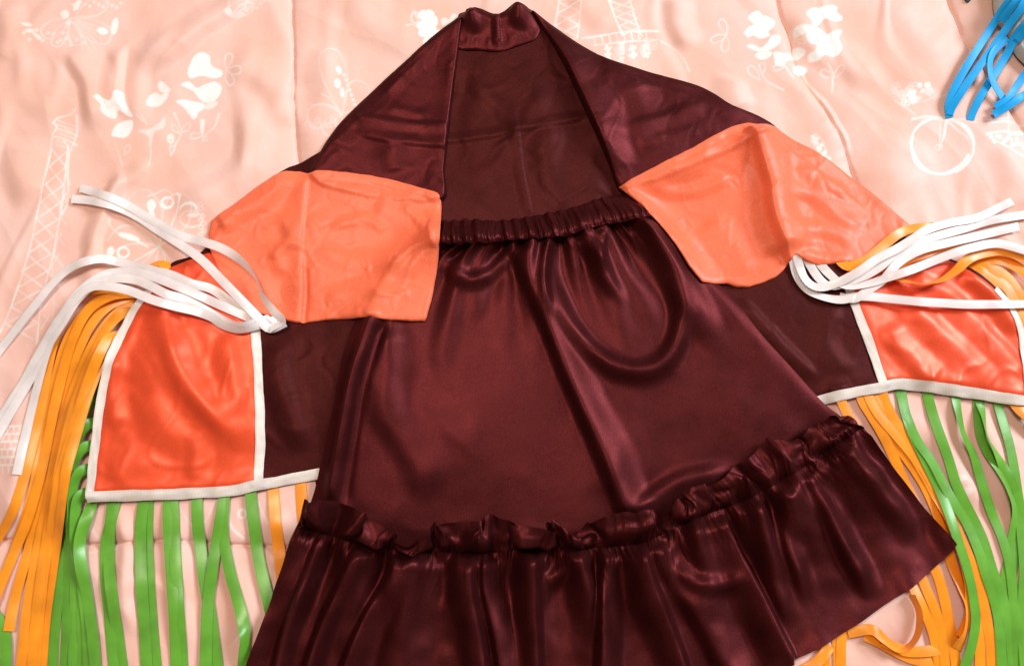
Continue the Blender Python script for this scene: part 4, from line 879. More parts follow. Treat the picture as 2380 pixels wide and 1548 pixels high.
BODY_Z = [
[163,49,72,74,10,-32,-34,-14,18,45,45,15,-31,-61,-59,-24,16,38,32,5,-25,-42,-35,-4,35,64,63,34,-7,-37,-41,-24,2,19,18,1,-19,-37,-42,-35,-16,10,31,41,31,6,-20,-33,-24,8,41,58,48,19,-15,-35,-34,-18,2,17,20,9,-12,-35,-50,-47,-22,15,44,47,24,-9,-29,-22,3,33,47,42,21,-5,-24,-34,-27,-11,8,20,20,4,-23,-48,-54,-34,2,31,34,13,-16,-26,-9,25,55,62,37,-3,-36,-46,-35,-9,1,-22,-40,-56],
[163,47,66,69,9,-28,-29,-13,16,39,39,13,-28,-57,-52,-23,13,32,27,4,-21,-37,-30,-2,33,58,57,30,-5,-32,-36,-21,1,16,15,0,-18,-34,-38,-32,-13,7,28,36,28,6,-18,-29,-19,9,39,54,45,18,-12,-31,-30,-17,6,20,16,1,-18,-36,-46,-41,-19,12,38,43,22,-6,-25,-19,4,32,45,36,16,-5,-22,-29,-25,-10,6,17,16,2,-22,-43,-49,-31,1,27,31,11,-12,-22,-6,23,50,56,34,-2,-31,-35,-21,1,5,-32,-49,-62],
[163,44,62,64,10,-25,-26,-11,14,34,34,11,-26,-51,-49,-21,9,28,23,4,-20,-32,-25,-1,31,53,51,28,-4,-27,-32,-19,0,14,12,-1,-17,-31,-35,-27,-13,7,24,32,24,7,-12,-22,-13,11,38,50,42,15,-11,-29,-29,-14,16,31,24,-1,-38,-54,-46,-37,-16,11,33,38,21,-5,-20,-9,14,32,38,28,8,-10,-15,-14,-16,-22,-9,14,14,0,-20,-39,-44,-29,0,24,28,11,-11,-17,-5,22,49,60,44,15,-14,-25,-23,-10,-16,-48,-53,-59],
[163,42,58,60,10,-22,-22,-10,12,30,30,8,-23,-47,-44,-21,7,23,19,3,-17,-29,-21,1,29,47,47,26,-2,-24,-29,-17,0,10,11,-2,-16,-28,-31,-25,-11,6,21,29,26,12,-5,-15,-8,13,35,46,36,13,-12,-26,-29,-13,20,35,29,-6,-57,-63,-41,-31,-13,8,29,34,21,3,-3,3,16,26,25,18,3,-9,-13,-9,-2,6,13,7,-37,-24,-19,-35,-40,-27,0,21,25,10,-7,-9,9,38,64,65,43,4,-29,-40,-33,-20,-19,-46,-48,-52],
[163,39,54,58,10,-18,-21,-8,10,27,26,7,-22,-42,-41,-19,4,19,16,2,-16,-25,-19,2,27,44,42,24,-1,-21,-25,-15,-1,10,6,-1,-16,-25,-28,-23,-10,5,19,26,24,20,10,-5,-4,14,32,40,32,9,-13,-28,-29,-10,20,31,19,-25,-61,-49,-33,-28,-10,7,26,30,23,11,6,10,13,17,22,15,4,-7,-10,-11,-2,2,3,-23,-30,-8,-15,-32,-36,-25,-1,19,23,16,6,6,19,39,51,49,26,-3,-29,-37,-33,-18,-20,-43,-44,-47],
[163,36,50,54,12,-16,-17,-7,10,23,22,6,-20,-38,-37,-19,3,15,14,-1,-12,-20,-17,-1,25,39,39,23,0,-19,-22,-14,-1,7,7,-3,-14,-24,-24,-17,-6,3,14,19,17,17,24,21,6,14,28,35,24,5,-16,-29,-30,-6,21,27,7,-44,-61,-32,-30,-24,-8,6,23,28,16,7,4,10,20,26,25,17,9,-1,-12,-13,-10,-5,-28,-33,-3,0,-15,-28,-34,-22,-2,15,24,19,10,7,18,35,48,44,23,-5,-26,-36,-30,-20,-19,-41,-40,-43],
[163,33,47,50,12,-13,-14,-5,8,21,19,5,-18,-34,-34,-17,1,14,9,2,-6,-11,-12,-2,12,30,35,20,0,-14,-21,-12,-2,7,4,-2,-15,-21,-20,-7,3,11,12,9,5,-3,13,38,40,18,24,26,18,1,-17,-28,-28,1,23,21,-10,-59,-49,-24,-27,-21,-6,6,20,25,14,-2,-5,8,24,35,35,25,18,3,-11,-18,-20,-34,-44,-8,6,-1,-14,-27,-30,-21,-3,13,19,19,11,11,19,35,44,41,20,-4,-26,-32,-30,-17,-21,-39,-38,-40],
[164,31,41,47,11,-10,-11,-5,9,18,18,3,-16,-32,-30,-16,2,10,9,2,-1,1,4,6,9,13,14,13,1,-14,-16,-12,-1,3,5,-5,-12,-19,-14,2,14,19,10,-1,-8,-12,-11,22,53,49,23,24,18,2,-15,-26,-22,7,23,13,-34,-63,-31,-25,-24,-17,-3,4,18,23,13,-1,-11,-4,18,36,45,44,28,9,-10,-24,-44,-63,-24,5,5,-2,-14,-24,-29,-18,-4,10,17,15,14,12,22,34,44,37,19,-6,-23,-31,-27,-19,-20,-39,-35,-37],
[165,28,39,42,11,-8,-11,-3,8,17,15,3,-15,-28,-28,-14,0,11,6,0,-8,1,12,22,24,18,9,-3,-13,-15,-15,-10,-2,4,2,-4,-11,-9,-5,4,11,12,2,-7,-11,-11,-7,-7,38,67,51,25,18,2,-13,-24,-15,14,21,0,-55,-56,-21,-24,-24,-13,-2,6,18,19,12,-4,-9,-6,5,28,50,57,43,15,-10,-38,-75,-50,-10,3,5,-3,-13,-24,-25,-18,-4,9,12,15,13,16,22,36,41,36,17,-5,-23,-28,-28,-17,-22,-36,-34,-35],
[168,25,35,39,10,-8,-8,-3,8,13,15,1,-13,-26,-24,-14,1,8,8,-2,-9,-13,0,22,38,42,27,5,-14,-25,-22,-15,-5,2,5,2,-1,-3,-3,-2,-2,-7,-9,-9,-6,1,-5,-9,6,60,76,41,17,4,-12,-21,-6,18,17,-18,-67,-40,-20,-25,-23,-13,0,7,16,19,10,-2,-11,-6,4,23,47,58,50,23,-19,-71,-61,-26,-14,2,2,-2,-14,-21,-25,-16,-3,6,11,12,15,16,26,35,42,33,15,-5,-21,-29,-25,-19,-21,-37,-31,-33],
[170,25,33,34,10,-6,-9,-2,6,13,11,2,-14,-23,-23,-11,-1,8,5,1,-9,-10,-8,4,29,42,42,28,7,-10,-17,-12,-6,1,1,1,-4,-10,-14,-18,-19,-16,-10,0,8,5,-6,-7,-4,29,77,72,23,5,-10,-19,4,21,11,-38,-69,-26,-22,-24,-26,-13,-1,6,16,15,10,-2,-6,-8,9,24,36,52,50,20,-46,-57,-31,-28,-14,-1,3,-4,-12,-22,-21,-15,-3,6,7,13,14,20,26,37,39,32,13,-6,-21,-27,-26,-18,-22,-34,-31,-31],
[174,25,28,33,9,-5,-8,-2,4,12,9,0,-12,-23,-19,-13,1,5,6,-2,-5,-11,-4,4,15,22,31,26,16,3,-1,-1,1,4,1,-5,-12,-20,-24,-25,-19,-11,5,11,10,2,-3,-8,-2,6,55,83,52,6,-8,-15,10,23,6,-52,-64,-20,-21,-27,-25,-18,-3,6,12,15,6,0,-7,0,7,20,30,46,41,-3,-33,-26,-31,-27,-14,1,1,-3,-13,-19,-21,-11,-2,3,8,9,17,21,29,36,38,28,12,-7,-20,-28,-25,-20,-20,-34,-29,-29],
[179,22,29,30,9,-6,-5,-4,6,8,8,-1,-13,-19,-20,-11,-2,5,3,1,-7,-7,-4,5,15,20,20,12,2,-2,-3,-1,3,4,2,-4,-12,-16,-19,-15,-3,2,7,11,7,3,-5,-6,-3,6,21,71,76,25,-5,-12,15,24,3,-59,-59,-16,-23,-26,-28,-20,-8,4,12,11,8,-3,-4,-2,9,12,23,41,29,6,-13,-26,-31,-26,-12,1,2,-4,-10,-20,-17,-11,-1,4,4,11,17,24,30,37,35,26,8,-8,-22,-27,-27,-17,-21,-31,-27,-29],
[183,23,26,29,8,-3,-6,-1,2,9,5,-1,-12,-20,-18,-12,-2,2,4,-2,-4,-6,-2,5,14,20,17,13,1,-5,-9,-5,-1,1,0,-4,-7,-10,-10,-8,0,2,7,8,8,0,-2,-7,-1,4,14,36,76,59,3,-10,16,26,2,-59,-55,-16,-19,-28,-29,-26,-13,2,10,12,5,0,-6,-1,7,14,15,32,34,16,-11,-27,-29,-26,-11,0,3,-3,-9,-18,-16,-10,-1,3,6,10,20,25,33,35,33,20,6,-12,-23,-29,-24,-19,-18,-29,-24,-29],
[189,20,27,27,9,-4,-4,-2,4,6,5,-3,-12,-18,-19,-11,-4,2,1,0,-5,-3,-1,5,14,18,18,10,2,-7,-7,-6,-2,2,0,-2,-7,-8,-10,-5,-3,4,5,9,5,2,-4,-4,-3,7,14,15,51,72,32,-8,14,23,3,-51,-51,-13,-20,-25,-33,-29,-19,-2,10,9,7,-2,-3,-2,7,12,16,26,32,18,-8,-22,-28,-23,-14,0,1,0,-9,-13,-17,-9,-1,4,4,12,21,29,32,36,29,15,0,-14,-26,-27,-25,-16,-18,-24,-24,-27],
[194,22,24,27,8,-2,-5,0,2,7,2,-3,-11,-19,-17,-12,-4,-1,2,-2,-2,-4,0,7,12,18,16,11,0,-5,-10,-5,-2,0,2,-3,-4,-8,-7,-7,0,1,7,5,7,-1,-2,-6,0,6,13,12,20,65,60,7,8,18,2,-37,-44,-13,-16,-25,-33,-35,-24,-6,7,10,4,0,-4,0,5,15,12,19,25,20,-1,-18,-23,-23,-12,-4,4,-1,-5,-13,-13,-10,-1,2,6,13,24,30,36,32,23,9,-5,-18,-25,-28,-22,-17,-13,-23,-20,-27],
[199,23,24,24,9,-3,-2,-2,4,4,3,-4,-13,-16,-18,-10,-7,1,-1,0,-3,-2,1,4,14,15,16,9,1,-7,-8,-7,-3,2,0,0,-6,-5,-8,-3,-3,3,4,7,3,2,-5,-3,-2,5,8,13,11,40,70,36,3,11,0,-25,-33,-11,-15,-21,-35,-37,-30,-11,6,7,6,-1,-2,-1,6,12,14,9,18,18,5,-12,-20,-17,-12,-3,1,2,-6,-9,-13,-8,-3,4,4,16,26,35,35,29,16,2,-10,-20,-26,-24,-23,-12,-13,-18,-21,-26],
[205,22,22,25,8,0,-4,0,1,5,1,-5,-10,-18,-15,-13,-4,-2,1,-2,-1,-2,0,6,10,17,13,9,0,-6,-10,-6,-4,0,2,-3,-2,-7,-4,-4,0,0,6,3,5,-1,0,-5,-1,1,8,11,11,14,62,61,10,4,-2,-17,-21,-9,-10,-20,-32,-40,-35,-17,3,9,3,2,-3,1,4,11,11,8,11,13,6,-7,-14,-15,-8,-4,4,-1,-3,-10,-9,-9,-1,1,6,18,32,36,35,23,8,-5,-14,-22,-22,-25,-19,-12,-8,-17,-19,-25],
[209,23,22,23,10,0,-4,-1,1,3,0,-4,-12,-15,-16,-10,-6,0,-2,1,-3,-1,1,4,11,13,14,6,1,-7,-8,-9,-3,0,-1,-1,-4,-3,-5,0,-1,2,2,5,2,3,-3,-2,-4,1,6,11,9,7,36,71,33,-1,-7,-14,-13,-4,-7,-14,-28,-39,-40,-25,0,8,6,-1,0,-1,6,9,10,9,5,8,3,-3,-12,-9,-7,1,0,2,-5,-6,-11,-6,-4,2,6,24,36,40,30,16,-1,-10,-18,-19,-22,-21,-19,-8,-7,-14,-20,-24],
[214,21,25,43,26,2,-20,-21,-5,1,1,-6,-9,-16,-13,-11,-4,-3,1,-2,-1,-2,0,6,8,14,11,7,-1,-6,-10,-7,-4,-2,0,-3,-1,-4,-1,-1,2,0,4,2,5,1,-1,-6,-2,-1,6,8,10,6,10,64,59,3,-9,-15,-8,-3,-2,-9,-20,-36,-41,-32,-8,7,4,2,-2,1,5,8,12,8,5,1,1,-6,-7,-8,-1,0,3,0,-3,-8,-7,-8,-2,-1,10,30,42,38,25,7,-8,-16,-16,-18,-20,-21,-14,-8,-4,-16,-17,-23],
[218,20,24,50,47,14,-20,-34,-28,-5,-1,-3,-11,-12,-14,-9,-6,-1,-2,1,-3,0,0,3,10,11,11,5,0,-8,-7,-8,-4,-2,-2,0,-4,0,-2,2,0,2,1,5,1,2,-1,-4,-4,0,4,9,7,6,2,39,72,23,-9,-13,-14,-3,0,-3,-11,-27,-41,-37,-20,2,7,0,1,1,4,9,10,9,4,0,-4,-5,-8,-3,-2,4,1,1,-4,-6,-9,-5,-5,0,16,38,43,37,17,-2,-15,-16,-16,-15,-20,-18,-14,-4,-3,-14,-19,-21],
[222,20,18,43,48,23,-12,-32,-35,-38,19,6,-7,-13,-10,-11,-5,-5,0,-2,0,-2,0,4,7,12,8,6,-2,-5,-9,-6,-5,-2,-1,-2,0,-2,1,0,2,0,4,2,3,-1,-2,-5,-1,-1,5,6,8,4,2,13,69,51,-5,-14,-16,-9,1,1,-3,-16,-33,-40,-30,-8,5,3,0,1,6,7,10,7,5,-2,-3,-8,-5,-5,1,2,3,-1,-2,-8,-6,-7,-3,0,25,44,46,28,9,-10,-18,-16,-11,-17,-18,-18,-10,-3,-2,-16,-16,-20],
[226,19,17,36,47,28,-7,-30,-67,-24,26,19,-5,-8,-13,-9,-10,-5,-5,-2,-2,-1,0,2,9,8,10,2,0,-7,-6,-8,-3,-3,1,-2,0,0,-1,1,0,3,2,4,0,1,-4,-3,-3,1,2,8,4,6,0,1,53,69,6,-11,-18,-15,-3,2,3,-5,-22,-35,-36,-21,1,3,1,2,3,9,7,8,2,0,-7,-5,-7,-2,-1,4,1,1,-4,-5,-8,-5,-4,8,33,49,40,20,-1,-15,-19,-10,-12,-15,-20,-14,-10,1,-3,-13,-17,-19],
[230,20,14,34,46,29,-5,-29,-66,-20,31,22,-2,-10,-12,-14,-11,-10,-6,-6,-2,-2,0,4,6,10,6,4,-3,-5,-8,-4,-5,0,-1,0,-1,1,0,-1,2,0,5,1,2,-2,-2,-4,-1,-1,4,4,7,2,1,-1,29,76,26,-10,-15,-22,-10,1,4,3,-7,-26,-36,-29,-12,3,2,1,5,5,9,4,4,-4,-3,-8,-4,-4,1,0,3,-1,-1,-7,-4,-6,-2,21,40,46,31,9,-8,-18,-14,-8,-10,-17,-16,-15,-6,0,-2,-13,-14,-18],
[234,19,15,33,46,29,-7,-30,-70,-8,35,23,-2,-10,-16,-15,-15,-10,-9,-4,-4,-1,0,2,8,6,8,1,-1,-7,-5,-6,-2,-2,3,-1,0,-1,1,0,-1,3,1,3,0,0,-4,-1,-3,2,1,6,2,4,-1,-1,10,72,50,-7,-15,-19,-22,-6,4,7,4,-10,-28,-32,-26,-3,3,3,1,6,4,6,0,0,-6,-4,-7,-1,-2,2,-1,1,-3,-3,-5,-4,10,31,41,37,16,-1,-10,-16,-7,-6,-13,-14,-17,-11,-6,2,-2,-10,-14,-18],
[238,19,15,34,47,28,-10,-33,-76,4,37,17,-1,-11,-14,-17,-12,-12,-6,-7,-3,-3,0,3,5,8,3,4,-3,-4,-7,-3,-4,2,-1,3,-2,1,-1,0,1,-1,3,0,2,-2,-1,-2,0,-1,3,2,4,0,1,-2,0,58,69,3,-12,-20,-23,-19,-3,8,9,6,-12,-28,-31,-20,4,0,2,3,6,2,2,-3,-4,-5,-3,-4,0,-1,1,-3,0,-5,-4,3,29,36,33,17,4,-6,-10,-8,-2,-8,-11,-15,-13,-12,-3,2,0,-11,-11,-19],
[241,20,16,38,48,24,-13,-38,-78,13,33,13,-1,-6,-15,-14,-14,-10,-9,-5,-5,-2,-2,3,6,5,5,0,-1,-5,-4,-4,0,-1,3,-1,2,-2,1,-2,1,1,-1,2,-1,1,-3,1,-2,1,1,3,1,2,-2,0,-1,36,78,20,-10,-17,-24,-26,-15,2,12,14,8,-12,-30,-29,-15,-1,2,4,3,4,0,-2,-6,-1,-4,-2,-3,0,-2,0,-4,-3,1,24,36,31,12,0,-6,-8,-3,3,-4,-6,-12,-11,-14,-7,-3,4,-1,-8,-12,-18],
[244,21,18,41,49,22,-17,-48,-69,16,30,7,2,-6,-11,-16,-12,-12,-7,-8,-4,-5,-1,1,3,6,4,3,-3,-2,-5,-1,-2,3,0,2,0,1,-2,0,-1,0,1,-1,1,-1,1,-2,1,-1,3,0,1,-1,1,-2,0,17,78,42,-7,-17,-21,-27,-25,-11,7,18,19,11,-13,-29,-29,-18,2,2,4,0,1,-4,-1,-3,-1,-4,-2,-3,0,-3,-2,1,21,34,30,12,-9,-12,-10,-3,10,4,-2,-7,-9,-12,-9,-7,0,3,1,-9,-10,-17],
[246,21,20,45,51,16,-21,-61,-52,21,22,5,0,-2,-10,-14,-15,-10,-11,-6,-7,-2,-3,0,3,4,5,1,1,-4,-1,-2,1,0,2,0,2,-1,1,-2,1,-1,-1,2,-2,2,-2,1,-2,1,-1,3,-2,1,-2,1,0,4,68,64,-4,-13,-22,-24,-27,-24,-5,13,24,25,13,-12,-29,-28,-18,-1,1,2,-2,0,-3,-1,-4,-2,-4,-2,-3,-2,4,21,32,27,11,-12,-23,-17,-7,11,13,5,-3,-4,-9,-7,-9,-4,0,6,0,-6,-11,-17],
[247,23,21,49,50,11,-26,-75,-30,23,16,1,3,-3,-7,-15,-13,-14,-9,-9,-4,-5,0,-1,1,5,2,4,-1,0,-3,1,-1,2,0,2,-1,2,-1,0,0,-1,1,-1,1,-1,1,-2,0,-2,1,-1,1,-2,1,-1,2,0,48,78,8,-13,-18,-26,-25,-25,-19,0,18,30,30,14,-9,-23,-27,-21,-10,0,-1,-2,-1,-3,-2,-5,-2,-4,0,12,23,27,21,5,-15,-25,-27,-14,7,16,14,3,1,-5,-5,-8,-5,-4,3,5,2,-7,-9,-16],
[249,22,25,49,48,4,-31,-82,-8,24,8,3,1,0,-9,-13,-16,-13,-12,-7,-7,-1,-2,1,2,1,4,1,2,-1,1,-1,2,-1,2,0,1,0,1,-2,1,-1,1,0,-1,1,-1,0,-2,0,-2,1,-1,0,-2,1,0,2,27,81,27,-11,-19,-22,-26,-23,-21,-15,3,24,33,31,16,0,-17,-22,-23,-16,-11,-6,-3,-2,-4,-2,3,10,16,22,20,11,-5,-19,-27,-27,-21,1,13,16,10,6,-1,-2,-5,-4,-5,0,2,7,1,-5,-10,-15],
[249,21,29,51,44,-3,-34,-83,9,23,4,2,4,-2,-8,-16,-15,-16,-10,-10,-4,-3,1,0,1,3,0,4,-1,3,-1,2,-1,2,0,2,-1,2,-1,1,-2,0,1,-1,1,-1,1,-2,0,-3,1,-1,1,-2,-1,-2,2,0,11,77,48,-9,-16,-23,-23,-24,-19,-17,-10,4,26,34,27,19,9,-5,-13,-18,-15,-12,-9,-5,0,6,10,13,14,9,-2,-14,-24,-27,-26,-18,-1,5,12,11,12,3,2,-3,-1,-5,-1,-1,4,5,3,-6,-7,-15],
[250,20,31,53,40,-10,-44,-71,16,25,2,4,3,-1,-10,-15,-18,-15,-14,-8,-5,0,0,1,2,0,3,0,2,0,3,-1,2,1,1,0,1,0,1,-1,0,0,1,-1,-1,1,-2,0,-2,1,-1,0,-3,-1,-3,2,-1,1,0,63,69,-4,-15,-19,-24,-22,-22,-15,-12,-4,5,20,27,23,22,15,8,0,-6,-6,-7,-4,0,2,3,0,-5,-13,-19,-25,-26,-22,-11,2,1,4,8,11,8,6,-1,1,-3,-1,-2,1,2,8,2,-3,-8,-14],
[249,22,32,54,36,-15,-54,-59,22,22,6,3,5,-3,-9,-17,-17,-18,-13,-9,-3,0,0,2,1,3,-1,3,-1,2,0,3,-1,2,0,1,0,2,0,0,-1,0,1,-2,1,-2,0,-2,0,-2,1,-3,0,-3,0,-2,1,-2,0,43,80,9,-12,-20,-20,-25,-19,-18,-11,-6,0,2,8,17,19,20,17,13,8,4,0,-2,-5,-6,-9,-12,-15,-20,-21,-21,-14,-3,2,2,1,1,8,7,8,3,2,-1,0,-2,1,0,5,4,5,-4,-5,-15],
[249,21,36,53,32,-20,-64,-43,24,19,5,8,4,-2,-12,-14,-19,-15,-15,-8,-4,0,2,2,4,-1,2,-1,2,-1,2,0,2,-1,2,-1,2,-1,1,0,0,0,-1,0,-1,0,-3,1,-2,0,-2,0,-3,0,-3,0,-2,0,-1,24,84,26,-10,-16,-23,-22,-23,-17,-13,-6,0,1,-2,-2,6,12,13,14,11,7,2,-2,-5,-10,-10,-13,-13,-13,-10,-3,-2,1,1,3,-1,3,4,7,4,5,-1,2,-1,1,-1,4,2,7,2,0,-6,-15],
[248,21,36,55,29,-25,-71,-31,26,15,8,7,5,-3,-9,-16,-15,-17,-13,-10,-3,0,2,5,1,3,-2,2,-2,2,-1,2,-1,2,-2,2,-1,1,-1,2,-2,1,-1,-2,1,-2,0,-2,0,-2,0,-3,0,-2,0,-3,0,-3,0,10,81,46,-7,-17,-19,-25,-22,-21,-13,-8,1,1,-3,-1,-2,-1,0,4,5,4,1,-1,-5,-4,-6,-4,-1,-1,-1,-2,0,-1,3,1,3,0,4,3,5,1,3,-1,2,0,3,1,5,5,4,-2,-4,-15],
[246,22,37,57,24,-29,-78,-20,27,14,6,10,4,-1,-11,-12,-16,-14,-14,-8,-5,0,2,3,4,0,2,-2,2,-2,2,-1,2,-2,2,-2,2,-2,1,-1,0,-1,-1,0,-1,0,-2,0,-2,0,-3,0,-2,0,-2,0,-3,0,-2,3,71,65,-5,-13,-22,-23,-25,-20,-17,-8,-2,1,1,-3,-1,-2,-1,-2,0,-1,-1,-1,0,0,-1,1,-1,1,-2,0,-2,2,0,3,0,3,1,4,1,3,0,3,1,3,1,4,3,6,3,-1,-5,-14],
[245,23,36,57,21,-32,-82,-12,27,9,8,8,7,-1,-7,-12,-11,-14,-10,-10,-4,-4,0,2,2,4,0,1,-1,2,-1,1,-1,1,-1,1,-2,0,-2,1,-2,1,-1,-1,0,-2,1,-3,0,-2,-1,-2,0,-2,0,-2,0,-1,0,0,54,80,3,-14,-19,-24,-24,-23,-18,-10,-2,2,-2,0,-4,-1,-4,0,-2,-2,0,-1,2,-1,2,-1,1,-1,1,-2,2,-1,2,0,3,0,2,1,2,1,3,1,3,2,4,2,5,4,4,-2,-5,-13],
[243,23,37,56,18,-34,-84,-6,25,8,5,10,6,3,-5,-8,-11,-9,-11,-7,-7,-3,-3,0,2,1,3,-1,2,0,2,-2,1,-1,1,-2,0,-3,0,-2,1,-3,1,-1,0,-1,-2,0,-2,0,-3,0,-2,0,-2,1,-2,1,-1,2,36,88,15,-12,-18,-25,-24,-24,-18,-13,-4,1,1,-3,-2,-4,-1,-4,-1,-1,-2,2,-1,3,-1,2,-1,2,-1,1,-1,2,-1,3,0,2,0,3,-1,2,2,3,2,3,3,3,5,4,4,-3,-5,-12],
[241,22,36,56,16,-34,-85,-1,23,2,4,6,10,5,1,-7,-6,-9,-7,-8,-4,-6,-2,-3,2,1,1,2,0,3,-2,0,-2,2,-2,1,-4,-1,-3,0,-2,0,-2,1,-2,-1,0,-2,0,-2,0,-3,1,-3,1,-2,1,-1,3,1,20,89,31,-10,-19,-21,-26,-23,-21,-13,-8,1,-1,0,-4,-2,-4,-2,-2,-2,1,-1,2,0,2,-1,2,0,2,-1,1,0,2,0,3,0,2,0,1,1,1,4,1,4,2,5,3,6,2,-2,-6,-12],
[239,20,36,55,16,-36,-81,-2,22,0,-2,7,7,8,3,1,-5,-4,-8,-4,-5,-4,-6,-1,-3,0,0,4,5,2,-1,-3,-1,-1,1,-3,-2,-4,-1,-3,0,-2,0,-2,1,-1,-2,0,-2,0,-2,1,-3,0,-2,2,-1,2,0,2,8,83,49,-9,-15,-24,-22,-25,-19,-17,-8,-3,1,-4,-1,-5,-1,-4,-1,0,-2,2,-1,2,-1,2,1,1,0,2,-1,2,1,2,1,2,2,0,1,0,3,1,3,2,4,2,6,4,3,-3,-5,-12],
[236,21,34,56,14,-35,-80,-2,21,-2,-4,1,6,6,9,4,1,-4,-2,-4,-4,-6,-3,-6,-1,-3,1,0,5,4,3,-2,-3,-1,-2,0,-5,-2,-4,-1,-3,1,-2,1,-1,0,-1,-3,1,-3,1,-3,1,-2,1,-1,2,0,2,-1,2,72,66,-6,-15,-20,-24,-22,-21,-15,-12,-3,-3,-1,-5,-3,-4,-1,-1,-2,1,-1,2,-1,2,0,3,-1,2,-1,3,0,3,1,2,3,0,2,-1,2,0,3,1,4,1,4,3,7,2,-1,-6,-12],
[233,20,35,56,14,-36,-80,-2,21,-1,-7,-3,1,7,7,8,5,3,-2,-1,-6,-3,-6,-3,-4,-1,-2,1,1,3,2,5,0,-5,-2,-3,-2,-5,-1,-3,0,-3,1,-1,0,0,-2,0,-2,0,-2,0,-2,1,-1,2,-1,3,-1,2,-1,56,79,-1,-12,-21,-20,-22,-20,-19,-11,-6,-2,-5,-3,-5,-1,-3,-2,0,-1,1,-1,2,-1,3,1,1,-1,3,0,3,2,2,3,1,2,0,2,-1,2,0,3,1,4,1,5,4,4,-3,-3,-12],
[230,20,33,58,15,-37,-80,-3,24,-4,-5,-6,-1,1,7,7,9,6,4,-2,-2,-5,-3,-5,-2,-4,0,-2,1,0,2,0,5,0,-6,-1,-4,-1,-4,0,-3,0,-2,1,-1,-1,1,-3,0,-2,0,-2,2,-2,1,0,2,0,2,0,0,39,89,8,-13,-16,-21,-20,-23,-19,-14,-5,-5,-3,-5,-3,-4,-2,-1,-2,1,-2,2,-1,3,-1,5,-3,2,1,2,3,2,3,2,3,2,1,-1,1,0,2,0,3,0,4,3,6,2,0,-4,-13],
[226,20,33,59,15,-37,-81,0,23,-3,-7,-4,-5,-1,2,7,8,9,10,2,-2,-1,-5,-3,-4,-1,-4,-1,-4,1,-1,2,-1,3,1,-5,-2,-3,-1,-3,0,-2,1,-2,0,0,-2,1,-3,1,-3,1,-1,1,-1,2,0,2,0,3,-1,26,94,18,-10,-17,-17,-22,-24,-24,-13,-9,-2,-6,-3,-5,-2,-3,-2,0,-2,1,-1,3,0,3,-1,2,0,3,2,2,4,2,4,1,5,-1,0,-1,1,-1,2,0,3,2,5,3,5,-2,-3,-12],
[222,20,32,60,16,-38,-81,1,23,-4,-4,-6,-2,-4,0,2,7,8,14,5,4,-1,-1,-5,-1,-4,-2,-6,-3,-4,1,-1,2,-1,2,-1,-4,-1,-3,0,-2,0,-2,1,-1,-1,1,-2,0,-2,1,-2,1,-1,2,-1,3,0,3,0,1,16,94,30,-10,-14,-20,-21,-29,-22,-17,-7,-5,-3,-6,-2,-5,-2,-1,-2,0,-1,2,1,3,-1,3,0,2,2,2,4,2,4,2,4,4,1,-3,1,-2,1,-1,3,0,4,2,6,2,2,-4,-13],
[217,20,31,60,16,-37,-81,2,23,-2,-7,-3,-4,0,-3,0,2,9,11,10,8,4,-2,0,-4,-2,-6,-4,-7,-3,-4,2,-1,1,-1,0,-1,-2,-1,-2,1,-2,1,-2,0,0,-1,1,-2,0,-2,1,-1,2,0,2,-1,4,1,2,2,7,89,43,-7,-15,-19,-27,-28,-25,-16,-11,-2,-6,-3,-5,-1,-3,-2,0,0,0,0,3,0,2,0,3,1,2,4,2,5,2,4,3,5,0,0,-3,1,-2,1,0,3,1,5,3,5,-1,-2,-13],
[212,19,30,60,16,-37,-79,1,25,-3,-4,-4,-2,-2,0,-1,0,3,13,8,12,7,3,-2,-1,-5,-5,-8,-5,-8,-1,-2,2,-1,1,-2,0,-1,-1,1,-2,1,-1,1,-1,-1,1,-2,1,-2,0,-1,2,-1,2,0,2,2,3,3,0,3,81,57,-6,-14,-23,-28,-30,-23,-19,-10,-5,-3,-5,-2,-4,-1,-1,-1,1,0,2,-1,3,0,2,1,2,3,2,5,2,5,3,5,4,1,-1,0,-2,-1,0,2,1,3,1,6,2,2,-4,-12],
[207,18,29,59,16,-37,-75,-1,26,-1,-5,-1,-3,0,-2,2,-2,1,8,10,10,12,5,0,-4,-4,-8,-6,-9,-5,-5,2,-1,1,-1,1,0,-1,0,-1,2,-1,1,-1,4,-2,-2,-1,-1,0,-1,1,-1,2,0,2,2,2,4,1,3,0,68,71,-5,-16,-24,-31,-27,-26,-17,-12,-2,-5,-3,-4,-1,-2,-2,2,-1,2,-1,2,-1,3,1,1,2,3,4,3,5,2,5,2,7,0,2,-2,0,-2,1,0,3,1,3,3,5,-1,-2,-13],
[202,18,28,58,17,-38,-73,-1,28,-1,-2,-4,0,-3,2,-1,2,-2,8,6,9,10,8,-1,-3,-7,-6,-9,-5,-7,-1,-2,2,-1,1,0,1,-1,0,2,-1,2,-1,3,0,3,-2,-4,-1,-1,1,0,1,0,2,2,1,4,1,5,0,0,55,83,-4,-17,-27,-28,-30,-24,-20,-9,-3,-2,-6,-1,-3,-1,1,-1,2,-1,2,-1,2,-1,2,1,3,4,2,4,3,5,3,5,3,3,-1,1,-2,2,-1,3,0,3,1,5,2,2,-4,-12],
